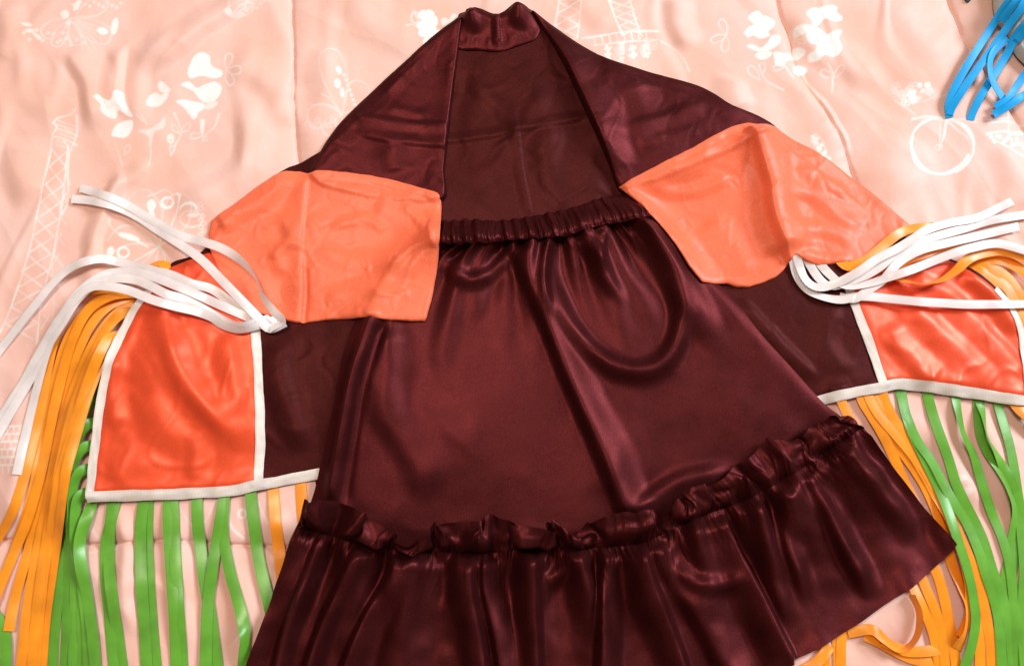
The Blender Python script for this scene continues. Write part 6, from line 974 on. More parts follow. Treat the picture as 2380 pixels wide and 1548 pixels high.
RUFFLE_Z = [
[231,19,8,-6,-11,-14,-14,-12,-5,6,18,24,17,-7,-26,-18,-6,4,16,22,18,11,4,0,-6,-16,-21,-19,-10,1,11,13,13,15,8,-3,-10,-11,-12,-12,-9,14,31,24,0,-19,-22,-21,-10,0,22,26,11,-3,-10,-15,-20,-18,-2,8,16,12,8,8,2,-7,-15,-17,-14,-2,15,31,9,-21,-22,-15,-3,-1,4,9,12,14,18,12,-11,-26,-22,-4,7,12,18,16,13,3,-17,-24,-12,9,21,16,13,11,4,-10,-22,-20,-11,-2,1,1,1,1,9,24,27,3,-22,-25,-9,13,22,20,13,2,-2,-7,-16,-21,-16,-1,8,8,9,12,11,2,-19,-28,-11,6,15,16,11,5,-3,-8,-11,-16,-15,0,9,16,13,10,9,4,-3,-14,-19,-9,4,8,11,13,14,2,-7,-10,-16,-24,-12,9,27,24,12,-2,-17,-23,-19,-10,-3,5,14,13,3,-2,-4,-5,-9,-16,-10,2,26,26,5,-15,-24,-16,7,17,15,13,9,10,6,-10,-24,-22,-7,12,29,29,8,-10,-14,-17,-20,-16,-2,12,14,10,10,11,7,-7,-19,-21,-12,-8,0,17,28,19,0,-21,-29,-16,3,5,6,13,19,22,14,3,-2,-8,-16,-21,7,34,30,-2,-24,-22,-14,-4,13,28],
[268,27,19,2,-2,-12,-14,-19,-12,-8,20,37,36,6,-26,-42,-32,-27,-12,6,21,15,17,11,8,-4,-9,13,37,27,0,-14,-13,-4,6,-10,-19,-25,-24,-27,-13,1,21,28,16,4,1,-4,1,9,21,15,5,-8,-19,-18,-27,-22,-13,-4,2,0,0,2,5,-2,-1,-2,0,9,21,27,12,-14,-12,-7,3,6,10,-3,0,3,12,0,-19,-32,-26,-12,-1,5,9,10,10,9,-8,-5,7,21,37,26,25,15,11,-9,-17,-19,-20,-25,-10,-14,-9,-10,-5,10,12,7,10,20,39,40,-32,9,16,9,-10,-13,-26,-29,-30,-14,-7,-2,26,41,12,-12,-28,-28,-15,2,14,17,16,15,9,5,2,-9,-4,6,20,5,-6,0,4,-5,-9,-20,-24,-18,-10,-4,2,8,12,6,1,4,1,-1,4,30,37,29,10,-2,-26,-28,-30,-18,-15,-6,1,-1,-7,-9,-9,-6,-7,-8,-2,7,29,30,18,2,-3,0,17,17,11,0,-5,-9,-13,-25,-32,-24,-7,11,23,33,19,6,3,2,-4,-4,7,10,9,0,-2,-6,-10,-19,-26,-25,-17,-8,0,7,20,17,7,-6,-11,2,17,13,15,15,22,17,13,1,-10,-10,-24,-23,-4,19,13,-12,-24,-16,-8,0,13,25],
[300,31,18,7,-3,-10,-16,-16,-17,-10,16,40,34,9,-30,-44,-52,-43,-27,3,20,22,27,21,18,9,9,47,63,52,14,-5,-17,-25,-37,-42,-41,-34,-34,-33,-25,-4,34,84,57,14,7,-2,-5,3,5,11,2,-5,-10,-16,-23,-29,-24,-24,-20,-24,-18,-12,-7,0,7,17,27,34,45,50,35,14,11,11,11,11,-9,-71,-66,6,49,30,-23,-37,-36,-29,-23,-20,-14,-10,-5,-3,3,13,27,44,52,49,42,34,22,9,-9,-15,-65,-80,-34,-16,-21,-20,-16,-7,14,23,23,36,42,40,28,13,0,-14,-10,-21,-35,-43,-39,-30,-18,4,82,87,17,-5,-21,-29,-25,-15,-7,1,10,26,32,43,40,32,21,16,3,-67,-82,-16,7,11,7,-6,-19,-29,-27,-27,-18,-11,2,-1,6,7,16,12,21,34,40,27,12,-9,-19,-31,-25,-19,-7,-4,6,9,6,8,8,10,-12,-87,-70,13,29,37,24,15,11,13,25,35,32,21,2,-23,-47,-58,-61,-44,-18,5,19,49,70,61,19,-21,-32,-18,7,15,8,-3,-11,-18,-21,1,16,15,-6,-20,-19,-11,-3,-2,-4,-8,-3,10,21,19,15,17,22,31,27,20,8,-10,-33,-44,-32,-14,-13,-23,-23,-17,-4,3,14,32],
[298,23,19,1,-4,-6,-17,-10,-14,-6,22,36,30,1,-33,-52,-52,-46,-24,6,17,26,25,27,16,13,37,63,58,26,-1,-16,-22,-33,-33,-38,-33,-30,-31,-33,-22,-5,33,94,74,20,12,3,-2,-3,2,-1,-9,-10,-15,-9,-18,-18,-19,-16,-17,-19,-18,-14,-11,-7,-2,12,17,30,36,46,32,22,14,17,10,11,-6,-68,-78,-4,47,28,-22,-31,-35,-26,-25,-18,-19,-10,-9,-1,2,18,30,48,51,48,39,35,18,10,-7,-18,-71,-81,-25,-20,-18,-21,-13,9,23,25,22,20,19,18,20,14,17,12,-4,-22,-35,-46,-40,-30,-21,33,95,57,3,-9,-20,-33,-17,-12,1,10,19,24,35,36,37,25,20,11,9,-51,-91,-36,8,9,15,2,-8,-17,-24,-21,-20,-15,-7,-6,0,9,10,17,19,31,29,25,5,-6,-16,-17,-16,-9,-3,4,8,8,5,5,4,2,-15,-93,-86,7,30,31,30,17,16,13,32,37,32,15,-2,-22,-33,-48,-52,-48,-32,-14,21,66,67,47,15,11,1,-5,-8,-13,-16,-13,-16,-16,-23,4,18,16,-9,-20,-16,-12,-2,2,-3,-2,-3,11,14,19,18,26,30,29,24,11,-3,-20,-30,-41,-28,-21,-12,-26,-20,-11,-2,6,19,29],
[289,23,11,6,-2,-9,-6,-13,-6,-2,23,36,23,-6,-39,-52,-55,-42,-23,9,21,20,26,20,19,25,62,66,41,5,-12,-19,-33,-31,-34,-29,-27,-25,-32,-27,-23,-4,36,95,64,25,11,6,0,-5,4,-4,-7,-15,-9,-12,-15,-23,-18,-21,-17,-22,-15,-17,-8,-11,-1,7,20,28,40,43,38,23,23,14,17,4,-3,-65,-86,-16,46,25,-19,-30,-29,-28,-21,-22,-15,-15,-5,-3,8,20,37,46,53,44,41,28,24,2,-8,-18,-79,-78,-26,-15,-12,-5,4,14,18,13,3,-1,-2,12,20,34,31,21,3,-14,-35,-43,-45,-32,-18,65,88,19,-1,-8,-24,-28,-25,-10,-3,10,16,30,35,42,34,31,18,16,8,-34,-94,-61,1,12,10,10,-2,-10,-23,-20,-24,-15,-15,-3,1,8,18,18,24,25,26,15,5,-9,-15,-19,-15,-10,-2,1,10,5,10,7,10,3,-6,-87,-91,0,25,35,27,24,14,23,33,38,24,12,-12,-23,-39,-44,-53,-44,-33,-2,48,67,52,21,17,6,1,-8,-8,-9,-7,-14,-11,-20,-19,8,18,14,-15,-21,-22,-11,-6,-4,3,-1,5,7,21,15,14,20,30,27,26,11,2,-12,-31,-34,-32,-19,-22,-21,-23,-7,3,8,16,31],
[277,16,16,1,2,-1,-4,-7,-5,1,27,28,20,-13,-41,-55,-51,-39,-17,14,15,21,18,21,16,51,71,59,16,-4,-14,-28,-30,-32,-26,-25,-21,-30,-26,-30,-18,-1,64,89,45,18,17,2,-1,2,-4,-3,-11,-11,-15,-8,-21,-21,-24,-19,-20,-15,-16,-9,-12,-5,-6,6,14,30,35,45,37,31,22,21,10,8,-5,-50,-94,-34,42,29,-19,-24,-30,-24,-25,-18,-18,-11,-9,2,7,26,35,49,48,46,35,30,19,7,-6,-26,-79,-73,-13,0,3,4,-1,0,-3,-10,-14,-10,3,16,36,36,35,23,11,-9,-24,-42,-41,-37,4,80,57,-2,-6,-14,-19,-29,-21,-17,1,8,22,30,41,37,38,26,24,9,6,-19,-93,-80,-10,5,16,9,5,-5,-12,-23,-18,-19,-9,-11,4,8,17,17,24,22,24,12,4,-10,-14,-19,-12,-11,-3,5,4,11,7,12,6,8,-2,-76,-99,-12,26,29,31,23,23,28,38,31,20,3,-16,-31,-35,-46,-46,-43,-20,27,59,51,28,16,13,5,-5,-6,-13,-7,-10,-4,-9,-13,-16,13,20,10,-20,-24,-25,-17,-11,-3,-3,4,3,14,16,21,10,21,24,32,23,20,4,-9,-22,-35,-29,-28,-21,-28,-19,-10,6,4,21,26],
[261,18,9,10,3,3,-3,-1,-9,7,24,32,12,-17,-46,-52,-51,-31,-11,13,18,12,19,12,31,67,71,36,3,-9,-20,-24,-29,-23,-21,-15,-26,-27,-31,-24,-19,33,80,62,22,21,9,3,0,-6,-2,-6,-8,-13,-7,-15,-17,-24,-21,-21,-19,-13,-14,-8,-10,-5,-5,0,16,23,37,39,39,30,28,18,16,3,-2,-30,-91,-61,38,36,-12,-25,-25,-27,-23,-24,-16,-16,-6,-2,10,21,38,43,49,41,39,27,22,7,-3,-23,-85,-67,-7,2,4,-2,-11,-20,-17,-15,-10,5,19,31,31,34,29,27,11,-1,-20,-31,-41,-34,39,75,19,-12,-12,-13,-23,-23,-26,-10,-4,12,21,37,38,39,33,29,18,15,0,-11,-80,-97,-24,3,12,11,11,1,-12,-13,-17,-10,-11,-3,-6,5,12,18,18,25,18,15,2,-8,-15,-13,-16,-6,-5,5,5,11,7,12,6,7,-1,-64,-105,-24,23,27,31,25,32,37,39,28,14,-7,-23,-29,-40,-42,-45,-33,11,44,47,27,19,15,5,0,-3,-12,-8,-8,-4,1,-9,-11,-11,17,25,9,-21,-30,-25,-24,-12,-12,-1,-1,6,10,21,17,17,13,27,28,31,19,12,-2,-19,-28,-33,-27,-29,-26,-26,-10,5,7,15,27],
[252,13,14,7,9,2,4,-7,-7,10,29,25,11,-24,-44,-55,-45,-28,0,13,8,16,9,16,50,74,55,15,-4,-16,-17,-25,-19,-16,-8,-17,-24,-32,-28,-26,8,63,63,24,17,16,7,1,-6,-3,-8,-2,-7,-6,-3,-14,-15,-24,-21,-23,-15,-17,-9,-12,-5,-12,-1,2,8,24,30,40,36,34,25,23,13,11,-1,-12,-76,-85,17,43,0,-19,-26,-23,-27,-22,-22,-14,-13,-3,4,22,31,44,43,43,35,32,20,14,2,-27,-82,-66,-15,-12,-10,-16,-16,-16,-9,1,10,15,25,26,31,28,29,21,16,-1,-13,-29,-34,-17,63,56,-11,-18,-14,-20,-19,-25,-21,-14,-1,11,27,35,40,36,37,25,21,8,3,-8,-63,-103,-45,0,7,17,9,8,-2,-4,-3,-3,-3,-11,-7,-10,0,11,19,18,21,10,6,-9,-10,-17,-9,-9,2,2,9,7,12,8,10,2,0,-49,-109,-41,17,29,29,33,39,46,37,26,6,-16,-23,-36,-38,-44,-38,-5,29,40,23,17,17,8,4,-6,-6,-11,-5,-5,3,-4,-3,-12,-5,24,26,8,-24,-26,-30,-23,-20,-8,-9,1,2,13,16,20,14,16,20,30,29,28,13,5,-9,-27,-28,-31,-27,-32,-23,-19,1,4,18,21],
[252,15,10,12,5,5,-3,-2,-11,16,27,27,6,-25,-49,-50,-44,-20,3,8,13,6,11,24,66,66,33,0,-13,-15,-23,-15,-13,-4,-4,-14,-27,-29,-31,-10,49,56,18,12,17,8,5,-4,-2,-7,-2,-1,-3,4,-8,-6,-19,-18,-24,-19,-20,-13,-15,-8,-10,-5,-5,3,11,17,31,33,36,29,28,20,20,7,5,-3,-45,-92,-29,46,20,-17,-18,-25,-22,-26,-20,-21,-10,-9,2,15,33,38,44,40,39,28,26,10,3,-26,-86,-59,-17,-17,-24,-15,-13,-5,1,6,6,20,21,29,24,27,22,22,14,4,-12,-22,-32,17,71,21,-24,-21,-23,-18,-23,-19,-22,-11,0,13,28,38,36,40,31,28,16,11,-2,-7,-37,-104,-65,-6,8,9,15,7,4,0,11,13,7,-5,-15,-16,-15,-5,7,18,15,15,4,-2,-14,-10,-12,-3,-2,7,4,12,7,13,6,8,-1,-34,-110,-59,17,22,31,36,50,47,40,19,-2,-17,-32,-35,-42,-40,-18,19,32,19,9,14,7,6,0,-2,-9,-5,-6,4,-4,0,-10,-9,1,27,31,7,-20,-30,-25,-27,-16,-15,-4,-4,7,7,20,15,18,12,18,24,31,24,22,7,-6,-17,-27,-27,-31,-29,-29,-17,-8,7,10,21],
[261,12,12,6,7,-1,0,-8,-3,17,36,23,3,-31,-46,-53,-39,-19,2,12,5,9,9,48,68,52,10,-12,-16,-24,-17,-14,-4,4,0,-19,-22,-30,-21,37,51,13,0,9,3,6,-3,1,-4,2,2,5,7,0,-1,-13,-13,-21,-19,-22,-15,-18,-10,-14,-5,-7,2,2,8,19,22,32,28,28,21,24,15,17,6,2,-14,-81,-77,28,41,-4,-17,-17,-23,-20,-23,-18,-18,-8,-5,15,27,40,40,42,35,32,18,14,1,-33,-86,-57,-11,-22,-15,-17,-7,-5,3,4,11,14,24,23,26,20,23,17,16,1,-7,-20,-21,53,65,-12,-25,-30,-23,-25,-19,-22,-15,-14,4,14,33,33,37,34,33,22,18,7,5,-3,-20,-91,-85,-13,1,12,10,13,2,-3,2,20,18,11,-5,-15,-12,-14,-5,3,9,9,7,-4,-8,-13,-6,-6,4,3,9,6,13,9,12,5,4,-20,-103,-78,11,21,25,44,51,51,35,15,-8,-23,-31,-40,-38,-32,10,29,20,-1,3,1,4,0,3,-2,0,0,3,-2,-2,-9,-7,-14,7,34,31,6,-20,-22,-27,-21,-21,-11,-9,1,3,15,16,19,11,15,9,22,22,28,18,15,-4,-14,-24,-25,-31,-28,-30,-18,-8,1,14,15],
[263,13,6,7,1,2,-4,-3,2,27,36,27,-4,-32,-51,-51,-43,-13,3,5,11,4,27,63,67,28,-5,-17,-25,-22,-20,-8,2,7,-9,-12,-24,-24,24,52,15,-8,-8,-1,-1,-5,-1,-3,5,4,12,12,11,2,-7,-8,-18,-16,-22,-18,-19,-13,-14,-7,-9,0,0,7,8,10,22,22,27,20,24,19,23,15,15,3,-4,-45,-94,-27,47,22,-10,-18,-15,-20,-20,-19,-19,-11,-7,7,29,35,43,37,37,25,24,5,-3,-35,-91,-48,-15,-11,-16,-9,-9,2,-2,4,5,17,17,26,20,24,17,20,10,6,-9,-19,5,74,39,-25,-28,-29,-29,-23,-24,-17,-17,-8,0,21,28,34,33,35,27,25,15,14,3,2,-5,-72,-95,-28,-5,4,14,9,10,0,-7,1,17,20,18,7,-4,-5,-7,0,-4,-4,-7,-9,-15,-10,-9,-2,0,7,8,12,10,16,9,13,5,-6,-93,-91,-1,14,28,42,54,47,33,7,-8,-27,-32,-39,-37,-10,26,29,1,-7,-10,-5,-6,1,-1,4,7,8,7,-2,-3,-11,-10,-14,13,36,34,1,-14,-24,-21,-23,-16,-17,-5,-4,8,12,20,12,14,6,10,11,24,22,23,11,4,-13,-18,-27,-27,-31,-25,-21,-6,8,4,17],
[256,8,8,3,4,-1,1,-3,10,33,42,24,-7,-38,-49,-53,-36,-15,3,11,3,11,47,73,51,8,-14,-22,-29,-23,-18,-5,6,-2,-5,-19,-19,10,53,29,-13,-14,-10,-12,-4,-6,-5,3,4,12,16,20,6,4,-6,-13,-13,-20,-16,-21,-14,-17,-9,-12,-3,-4,5,1,8,11,11,23,18,24,20,25,21,23,14,10,0,-15,-83,-80,28,45,2,-12,-12,-20,-17,-23,-17,-19,-7,7,20,37,39,40,32,28,15,10,-5,-43,-87,-46,-8,-12,-7,-12,-3,-5,6,-3,5,9,19,18,24,18,23,15,14,0,-8,-18,40,77,10,-25,-32,-28,-31,-24,-24,-18,-16,-9,6,17,29,29,34,30,31,22,21,12,12,2,-3,-42,-100,-52,-7,-2,6,15,9,11,1,-4,-2,10,17,21,17,13,7,1,-2,-8,-11,-19,-20,-22,-12,-7,2,9,12,13,13,9,12,8,11,0,-74,-104,-16,13,26,46,47,45,23,6,-12,-23,-35,-35,-32,11,33,21,-8,-16,-12,-14,-8,-5,1,7,10,15,4,3,-8,-7,-15,-10,20,43,29,-2,-18,-19,-23,-19,-21,-12,-11,0,2,17,13,15,7,9,2,10,17,25,20,18,2,-5,-21,-22,-28,-24,-27,-15,-6,8,7,13],
[245,6,8,2,5,0,3,-3,19,40,41,22,-15,-38,-53,-46,-35,-5,1,4,8,19,65,66,31,-7,-18,-30,-27,-26,-12,-1,6,-5,-10,-14,-5,50,46,-8,-16,-14,-18,-10,-12,-4,-2,3,10,14,22,14,12,-1,-4,-13,-13,-19,-15,-20,-13,-16,-10,-11,-4,-6,2,1,7,4,13,13,22,18,26,22,28,22,22,9,6,-4,-47,-95,-27,50,29,-7,-14,-14,-21,-20,-23,-16,-13,3,19,30,40,36,35,25,20,6,-4,-42,-88,-40,-7,-6,-10,-5,-9,0,-1,2,-2,10,12,20,18,22,18,19,7,2,-10,-7,72,65,-13,-27,-27,-33,-27,-29,-23,-22,-11,-7,0,21,20,30,28,32,27,28,20,19,8,8,-1,-19,-94,-78,-12,-6,3,9,19,15,14,1,3,-2,1,5,12,17,15,15,8,2,-8,-14,-18,-18,-12,-5,6,11,16,10,6,2,2,6,4,6,-56,-111,-33,13,33,41,46,34,19,0,-11,-24,-29,-35,-17,23,36,9,-14,-13,-19,-12,-13,-7,2,6,16,8,8,-4,-3,-13,-9,-7,30,43,28,-10,-15,-24,-20,-23,-17,-18,-10,-6,6,10,16,9,12,5,8,3,19,20,24,15,11,-8,-14,-24,-23,-27,-19,-18,-1,8,5,18],
[233,8,4,8,3,7,-2,2,22,45,37,16,-19,-45,-49,-47,-24,-4,6,0,5,42,68,56,10,-14,-28,-29,-32,-19,-8,6,-2,-2,-10,-13,34,58,11,-16,-15,-21,-14,-17,-8,-7,4,7,12,21,14,17,6,4,-9,-8,-19,-14,-19,-14,-17,-10,-14,-6,-8,-2,-4,3,1,10,5,12,14,22,20,26,25,27,20,19,6,2,-14,-85,-75,32,50,6,-8,-16,-17,-24,-20,-22,-11,-3,14,25,37,35,35,25,21,8,-1,-45,-85,-37,-3,-10,-4,-11,-4,-5,4,-1,2,4,14,13,21,16,20,12,10,-2,-10,22,86,36,-20,-23,-31,-29,-31,-26,-27,-18,-15,-4,8,6,19,21,29,26,31,25,25,17,16,6,5,-6,-72,-98,-23,-10,-5,11,15,25,20,16,1,3,0,2,-4,0,-1,2,3,5,-1,-2,-9,-8,-3,4,8,14,15,10,4,2,5,1,7,5,-35,-113,-55,19,32,43,38,29,7,1,-16,-20,-31,-26,-5,35,34,0,-16,-15,-19,-13,-14,-4,-1,10,10,9,-2,-1,-9,-7,-12,3,36,47,20,-10,-20,-18,-25,-20,-23,-16,-13,-6,1,13,8,13,7,10,4,10,13,26,22,23,8,0,-17,-19,-25,-23,-22,-13,-5,6,14,13],
[231,2,10,4,8,1,2,-1,31,42,37,8,-28,-43,-51,-38,-21,4,0,4,10,54,70,37,-5,-22,-30,-34,-25,-18,1,1,4,-7,-7,7,59,42,-12,-16,-23,-18,-21,-13,-14,1,5,10,21,16,19,11,10,-2,-3,-16,-14,-19,-14,-18,-11,-14,-7,-10,-3,-6,1,-3,5,1,9,4,13,13,23,22,28,24,26,17,16,3,-2,-51,-92,-15,54,31,-7,-8,-19,-18,-23,-18,-19,-4,6,23,29,36,30,30,18,13,1,-43,-86,-30,-9,-5,-11,-5,-8,1,-1,5,-3,10,7,16,13,18,13,15,3,1,-9,60,85,8,-20,-28,-27,-32,-28,-30,-23,-21,-10,-3,3,8,9,19,20,29,25,29,22,24,15,16,4,0,-45,-103,-47,-9,-8,1,16,22,30,19,16,3,4,-1,0,-5,-4,-11,-9,-14,-12,-16,-13,-10,-1,4,14,12,17,15,17,16,20,15,14,4,-20,-110,-70,20,36,36,35,15,8,-7,-13,-24,-23,-24,9,41,31,-8,-14,-22,-17,-18,-10,-8,3,7,12,1,1,-7,-5,-10,-6,10,44,45,16,-15,-16,-24,-22,-24,-21,-18,-15,-4,3,10,7,12,6,10,7,6,17,21,29,19,16,0,-12,-18,-24,-21,-23,-12,-8,8,9,16],
[236,6,2,6,-1,3,-7,6,32,48,32,3,-28,-48,-46,-37,-7,-2,1,0,21,64,63,20,-14,-24,-36,-30,-27,-8,1,8,-3,-1,-7,40,64,11,-14,-23,-20,-25,-18,-19,-9,-3,9,16,18,20,14,14,6,3,-9,-8,-18,-14,-18,-12,-16,-9,-12,-5,-8,-2,-6,1,-2,7,1,6,6,16,16,26,24,28,23,23,13,11,0,-22,-88,-60,42,52,5,-11,-10,-19,-18,-21,-17,-11,6,13,28,29,32,26,24,12,6,-45,-82,-29,-3,-11,-6,-10,-3,-2,4,-4,8,4,13,8,14,8,13,6,7,-2,12,89,65,-10,-23,-25,-31,-27,-32,-26,-26,-17,-12,0,4,-1,9,12,21,22,29,25,27,22,23,13,12,1,-21,-97,-76,-8,-11,-4,7,24,26,31,20,10,2,1,-4,-2,-9,-6,-13,-10,-18,-16,-22,-14,-8,3,7,18,19,23,22,26,20,21,10,10,-10,-98,-84,22,32,37,22,12,-3,-8,-18,-18,-22,-14,22,44,22,-10,-21,-20,-24,-16,-16,-5,-2,12,5,6,-2,0,-8,-2,-7,19,47,46,9,-15,-19,-26,-24,-26,-19,-19,-10,-7,7,4,12,5,12,5,10,5,10,26,24,25,14,6,-7,-19,-19,-25,-18,-18,-5,4,13,11],
[248,-2,2,-3,0,-6,-2,3,39,45,34,0,-32,-44,-47,-30,-5,3,-4,-1,31,70,54,7,-17,-33,-34,-34,-18,-7,10,1,3,-4,9,65,50,-9,-18,-20,-26,-22,-25,-15,-14,2,8,19,17,15,17,9,9,0,-2,-13,-9,-16,-11,-16,-9,-14,-7,-12,-5,-10,-2,-5,2,1,6,1,7,10,20,21,27,25,28,19,19,7,7,-6,-68,-85,10,58,23,-4,-13,-14,-20,-17,-22,-7,-1,14,21,31,27,29,20,18,4,-45,-82,-22,-5,-4,-11,-4,-8,-2,1,3,4,10,5,11,5,9,4,8,1,2,41,101,34,-16,-20,-30,-27,-31,-27,-30,-21,-19,-5,-1,-2,4,1,13,16,24,23,29,25,28,20,20,8,6,-7,-83,-94,-20,-5,-9,1,14,29,29,29,14,5,-4,-1,-9,-4,-10,-6,-14,-11,-19,-15,-19,-6,0,12,13,22,21,27,22,24,15,16,6,2,-88,-90,16,38,30,20,1,-5,-16,-16,-21,-14,-6,33,38,12,-15,-17,-25,-20,-22,-12,-9,3,5,8,1,3,-4,1,-5,-1,25,54,42,3,-12,-25,-23,-29,-22,-23,-13,-11,-1,3,9,4,10,5,9,5,4,8,17,27,22,22,4,-4,-11,-21,-20,-23,-15,-10,7,7,14],
[253,-3,-7,-3,-7,-3,-7,9,38,51,32,-1,-28,-46,-42,-32,1,-4,2,-5,46,67,45,-5,-23,-32,-38,-30,-20,3,4,7,-2,0,37,72,21,-13,-16,-26,-22,-27,-20,-20,-9,0,15,13,18,13,12,12,4,4,-3,-4,-12,-8,-13,-10,-13,-10,-12,-8,-12,-7,-4,-3,1,4,-2,7,1,9,13,24,23,28,23,25,15,16,3,3,-40,-92,-31,55,42,-3,-7,-17,-15,-21,-17,-12,2,9,23,26,31,25,23,13,7,-50,-79,-20,1,-7,-3,-9,-2,-6,1,0,7,3,10,4,8,2,7,1,3,4,80,92,8,-16,-27,-26,-32,-28,-31,-24,-24,-12,-5,-1,2,-2,5,5,17,18,26,25,28,24,24,16,15,3,-1,-56,-105,-31,-8,-5,-6,10,20,31,28,24,5,-1,-8,-4,-10,-5,-11,-7,-15,-11,-17,-12,-13,3,7,17,17,25,22,26,20,21,13,12,3,-72,-96,12,34,33,12,1,-12,-14,-22,-16,-16,4,33,32,1,-12,-20,-20,-23,-14,-13,-5,0,9,0,5,-4,2,-4,2,-4,32,54,41,2,-17,-19,-28,-24,-26,-18,-17,-5,-2,11,4,10,3,9,1,6,-3,5,15,18,24,15,13,-2,-13,-13,-21,-17,-18,-5,1,12,9],
[254,-12,-7,-10,-4,-7,0,8,43,50,36,0,-30,-41,-44,-26,-5,2,-5,5,49,70,31,-11,-29,-36,-38,-29,-16,4,2,7,1,6,62,65,0,-13,-23,-22,-27,-23,-24,-14,-10,7,11,18,12,16,8,9,8,-2,3,-7,-2,-12,-5,-15,-9,-15,-9,-15,-8,-10,1,-2,6,1,4,-1,5,-1,13,14,25,23,28,22,23,14,13,1,-14,-86,-68,38,55,7,-10,-10,-18,-15,-20,-8,-2,13,17,30,26,28,19,15,4,-52,-80,-15,-3,-1,-5,-1,-6,-1,-3,2,1,7,3,8,2,6,1,3,2,22,101,68,-8,-19,-23,-32,-29,-33,-26,-27,-18,-10,-2,2,-3,4,-2,6,9,18,20,28,23,27,20,20,11,11,1,-36,-102,-50,-4,0,-9,1,17,23,31,24,14,-2,-3,-10,-5,-11,-7,-13,-8,-16,-11,-15,-10,-2,11,12,22,21,27,23,25,17,19,7,7,-59,-98,3,37,26,14,-4,-9,-19,-17,-22,-14,8,31,19,-2,-14,-13,-19,-15,-12,-12,-1,3,2,3,-1,1,-5,0,-5,0,33,57,38,0,-12,-23,-23,-27,-22,-22,-12,-10,5,6,11,6,8,1,5,-2,1,-1,9,18,15,18,7,4,-8,-15,-14,-19,-10,-8,8,3,12],
[255,-14,-14,-9,-9,-1,-4,10,40,55,37,3,-25,-45,-39,-29,-1,-1,0,6,57,64,25,-19,-31,-42,-36,-31,-11,0,6,0,5,23,79,41,-5,-18,-19,-29,-25,-27,-20,-15,-4,7,17,13,18,11,13,4,6,5,-3,-1,-7,-5,-11,-10,-15,-12,-14,-10,-12,-4,0,4,3,6,0,2,-3,2,0,15,17,26,24,29,22,22,12,8,-2,-63,-89,7,58,21,-5,-14,-11,-18,-15,-13,2,7,19,24,29,23,23,11,5,-58,-77,-16,2,-5,2,-5,2,-5,1,-3,4,0,7,2,6,5,1,5,1,50,109,32,-12,-17,-29,-29,-34,-30,-32,-20,-17,-4,1,-4,1,-2,3,-2,10,12,22,21,27,23,24,17,18,7,7,-20,-98,-64,-2,-5,-1,-6,7,24,25,30,18,7,-5,-3,-11,-7,-13,-9,-16,-11,-17,-10,-14,1,6,17,19,27,24,28,22,23,14,14,4,-46,-104,-9,31,30,6,-1,-12,-14,-21,-17,-14,9,20,9,-6,-6,-13,-11,-8,-12,-2,-4,4,3,-2,2,-5,0,-6,-1,-3,35,55,40,0,-15,-17,-26,-23,-26,-18,-17,-4,0,12,4,11,1,5,-2,3,-4,1,7,9,16,12,13,-1,-4,-10,-16,-10,-13,-5,6,8,7],
[263,-19,-13,-15,-6,-8,0,2,40,52,44,7,-26,-40,-44,-27,-6,6,-4,15,59,66,17,-18,-37,-40,-42,-25,-13,5,-2,4,0,48,78,18,-9,-14,-25,-24,-30,-23,-22,-11,-3,11,11,19,13,16,8,11,3,2,3,-7,-1,-10,-5,-15,-9,-17,-10,-15,-7,-5,3,-4,8,1,5,-2,2,-5,2,7,19,20,28,24,29,20,20,7,3,-35,-93,-32,54,41,-6,-7,-15,-12,-20,-9,-4,10,12,25,24,26,19,15,3,-59,-78,-12,-4,3,-2,3,-3,1,-4,1,-3,5,2,4,7,1,8,-1,5,88,93,8,-13,-23,-26,-34,-31,-34,-26,-23,-7,-1,-3,0,-5,1,-2,2,1,14,15,23,23,27,21,24,15,15,4,-8,-89,-81,-4,-1,-6,-2,1,13,29,28,26,12,1,-7,-4,-12,-8,-16,-12,-19,-13,-16,-9,-6,11,14,25,24,30,25,27,19,19,11,9,-39,-110,-23,26,19,11,-5,-7,-15,-12,-20,-7,3,13,-2,-2,-7,-7,-5,-9,-2,-5,5,0,1,3,-3,1,-6,0,-7,0,35,58,37,-1,-9,-21,-22,-28,-22,-24,-13,-7,8,5,10,4,5,-2,2,-5,1,-4,5,11,8,14,5,5,-8,-7,-8,-12,-5,-6,9,5,10],
[271,-15,-20,-14,-14,-6,-8,3,32,55,45,13,-21,-42,-42,-33,-1,-2,3,14,66,64,16,-21,-34,-44,-38,-29,-5,-1,3,-4,7,67,67,2,-10,-20,-21,-28,-24,-26,-17,-11,3,5,15,12,17,11,14,5,9,4,-2,0,-7,-3,-10,-9,-14,-11,-15,-10,-12,-3,-1,2,-2,6,0,4,-3,2,-4,8,12,22,22,29,25,26,17,15,4,-11,-84,-69,42,53,4,-10,-8,-17,-16,-14,-1,2,15,18,27,22,23,12,4,-64,-73,-10,3,-3,5,-2,3,-4,1,-5,1,0,1,6,1,7,1,3,25,106,65,-5,-17,-21,-31,-29,-34,-28,-28,-14,-10,3,-2,-5,4,-4,2,-4,3,6,17,17,25,24,27,20,22,11,11,-3,-84,-88,-10,-1,-5,-2,-2,8,21,31,27,21,0,0,-9,-6,-12,-11,-18,-14,-19,-11,-14,-3,5,18,21,30,28,29,25,22,20,12,9,-31,-116,-40,17,17,5,1,-8,-5,-13,-10,-11,3,1,-3,-4,0,-3,-7,0,-6,2,-2,4,1,-1,4,-2,2,-6,-1,-4,38,54,37,-1,-14,-15,-25,-22,-27,-19,-16,-2,5,11,5,7,-2,2,-5,-1,-5,1,2,7,9,5,7,-3,-1,-10,-6,-5,-5,5,3,11,11],
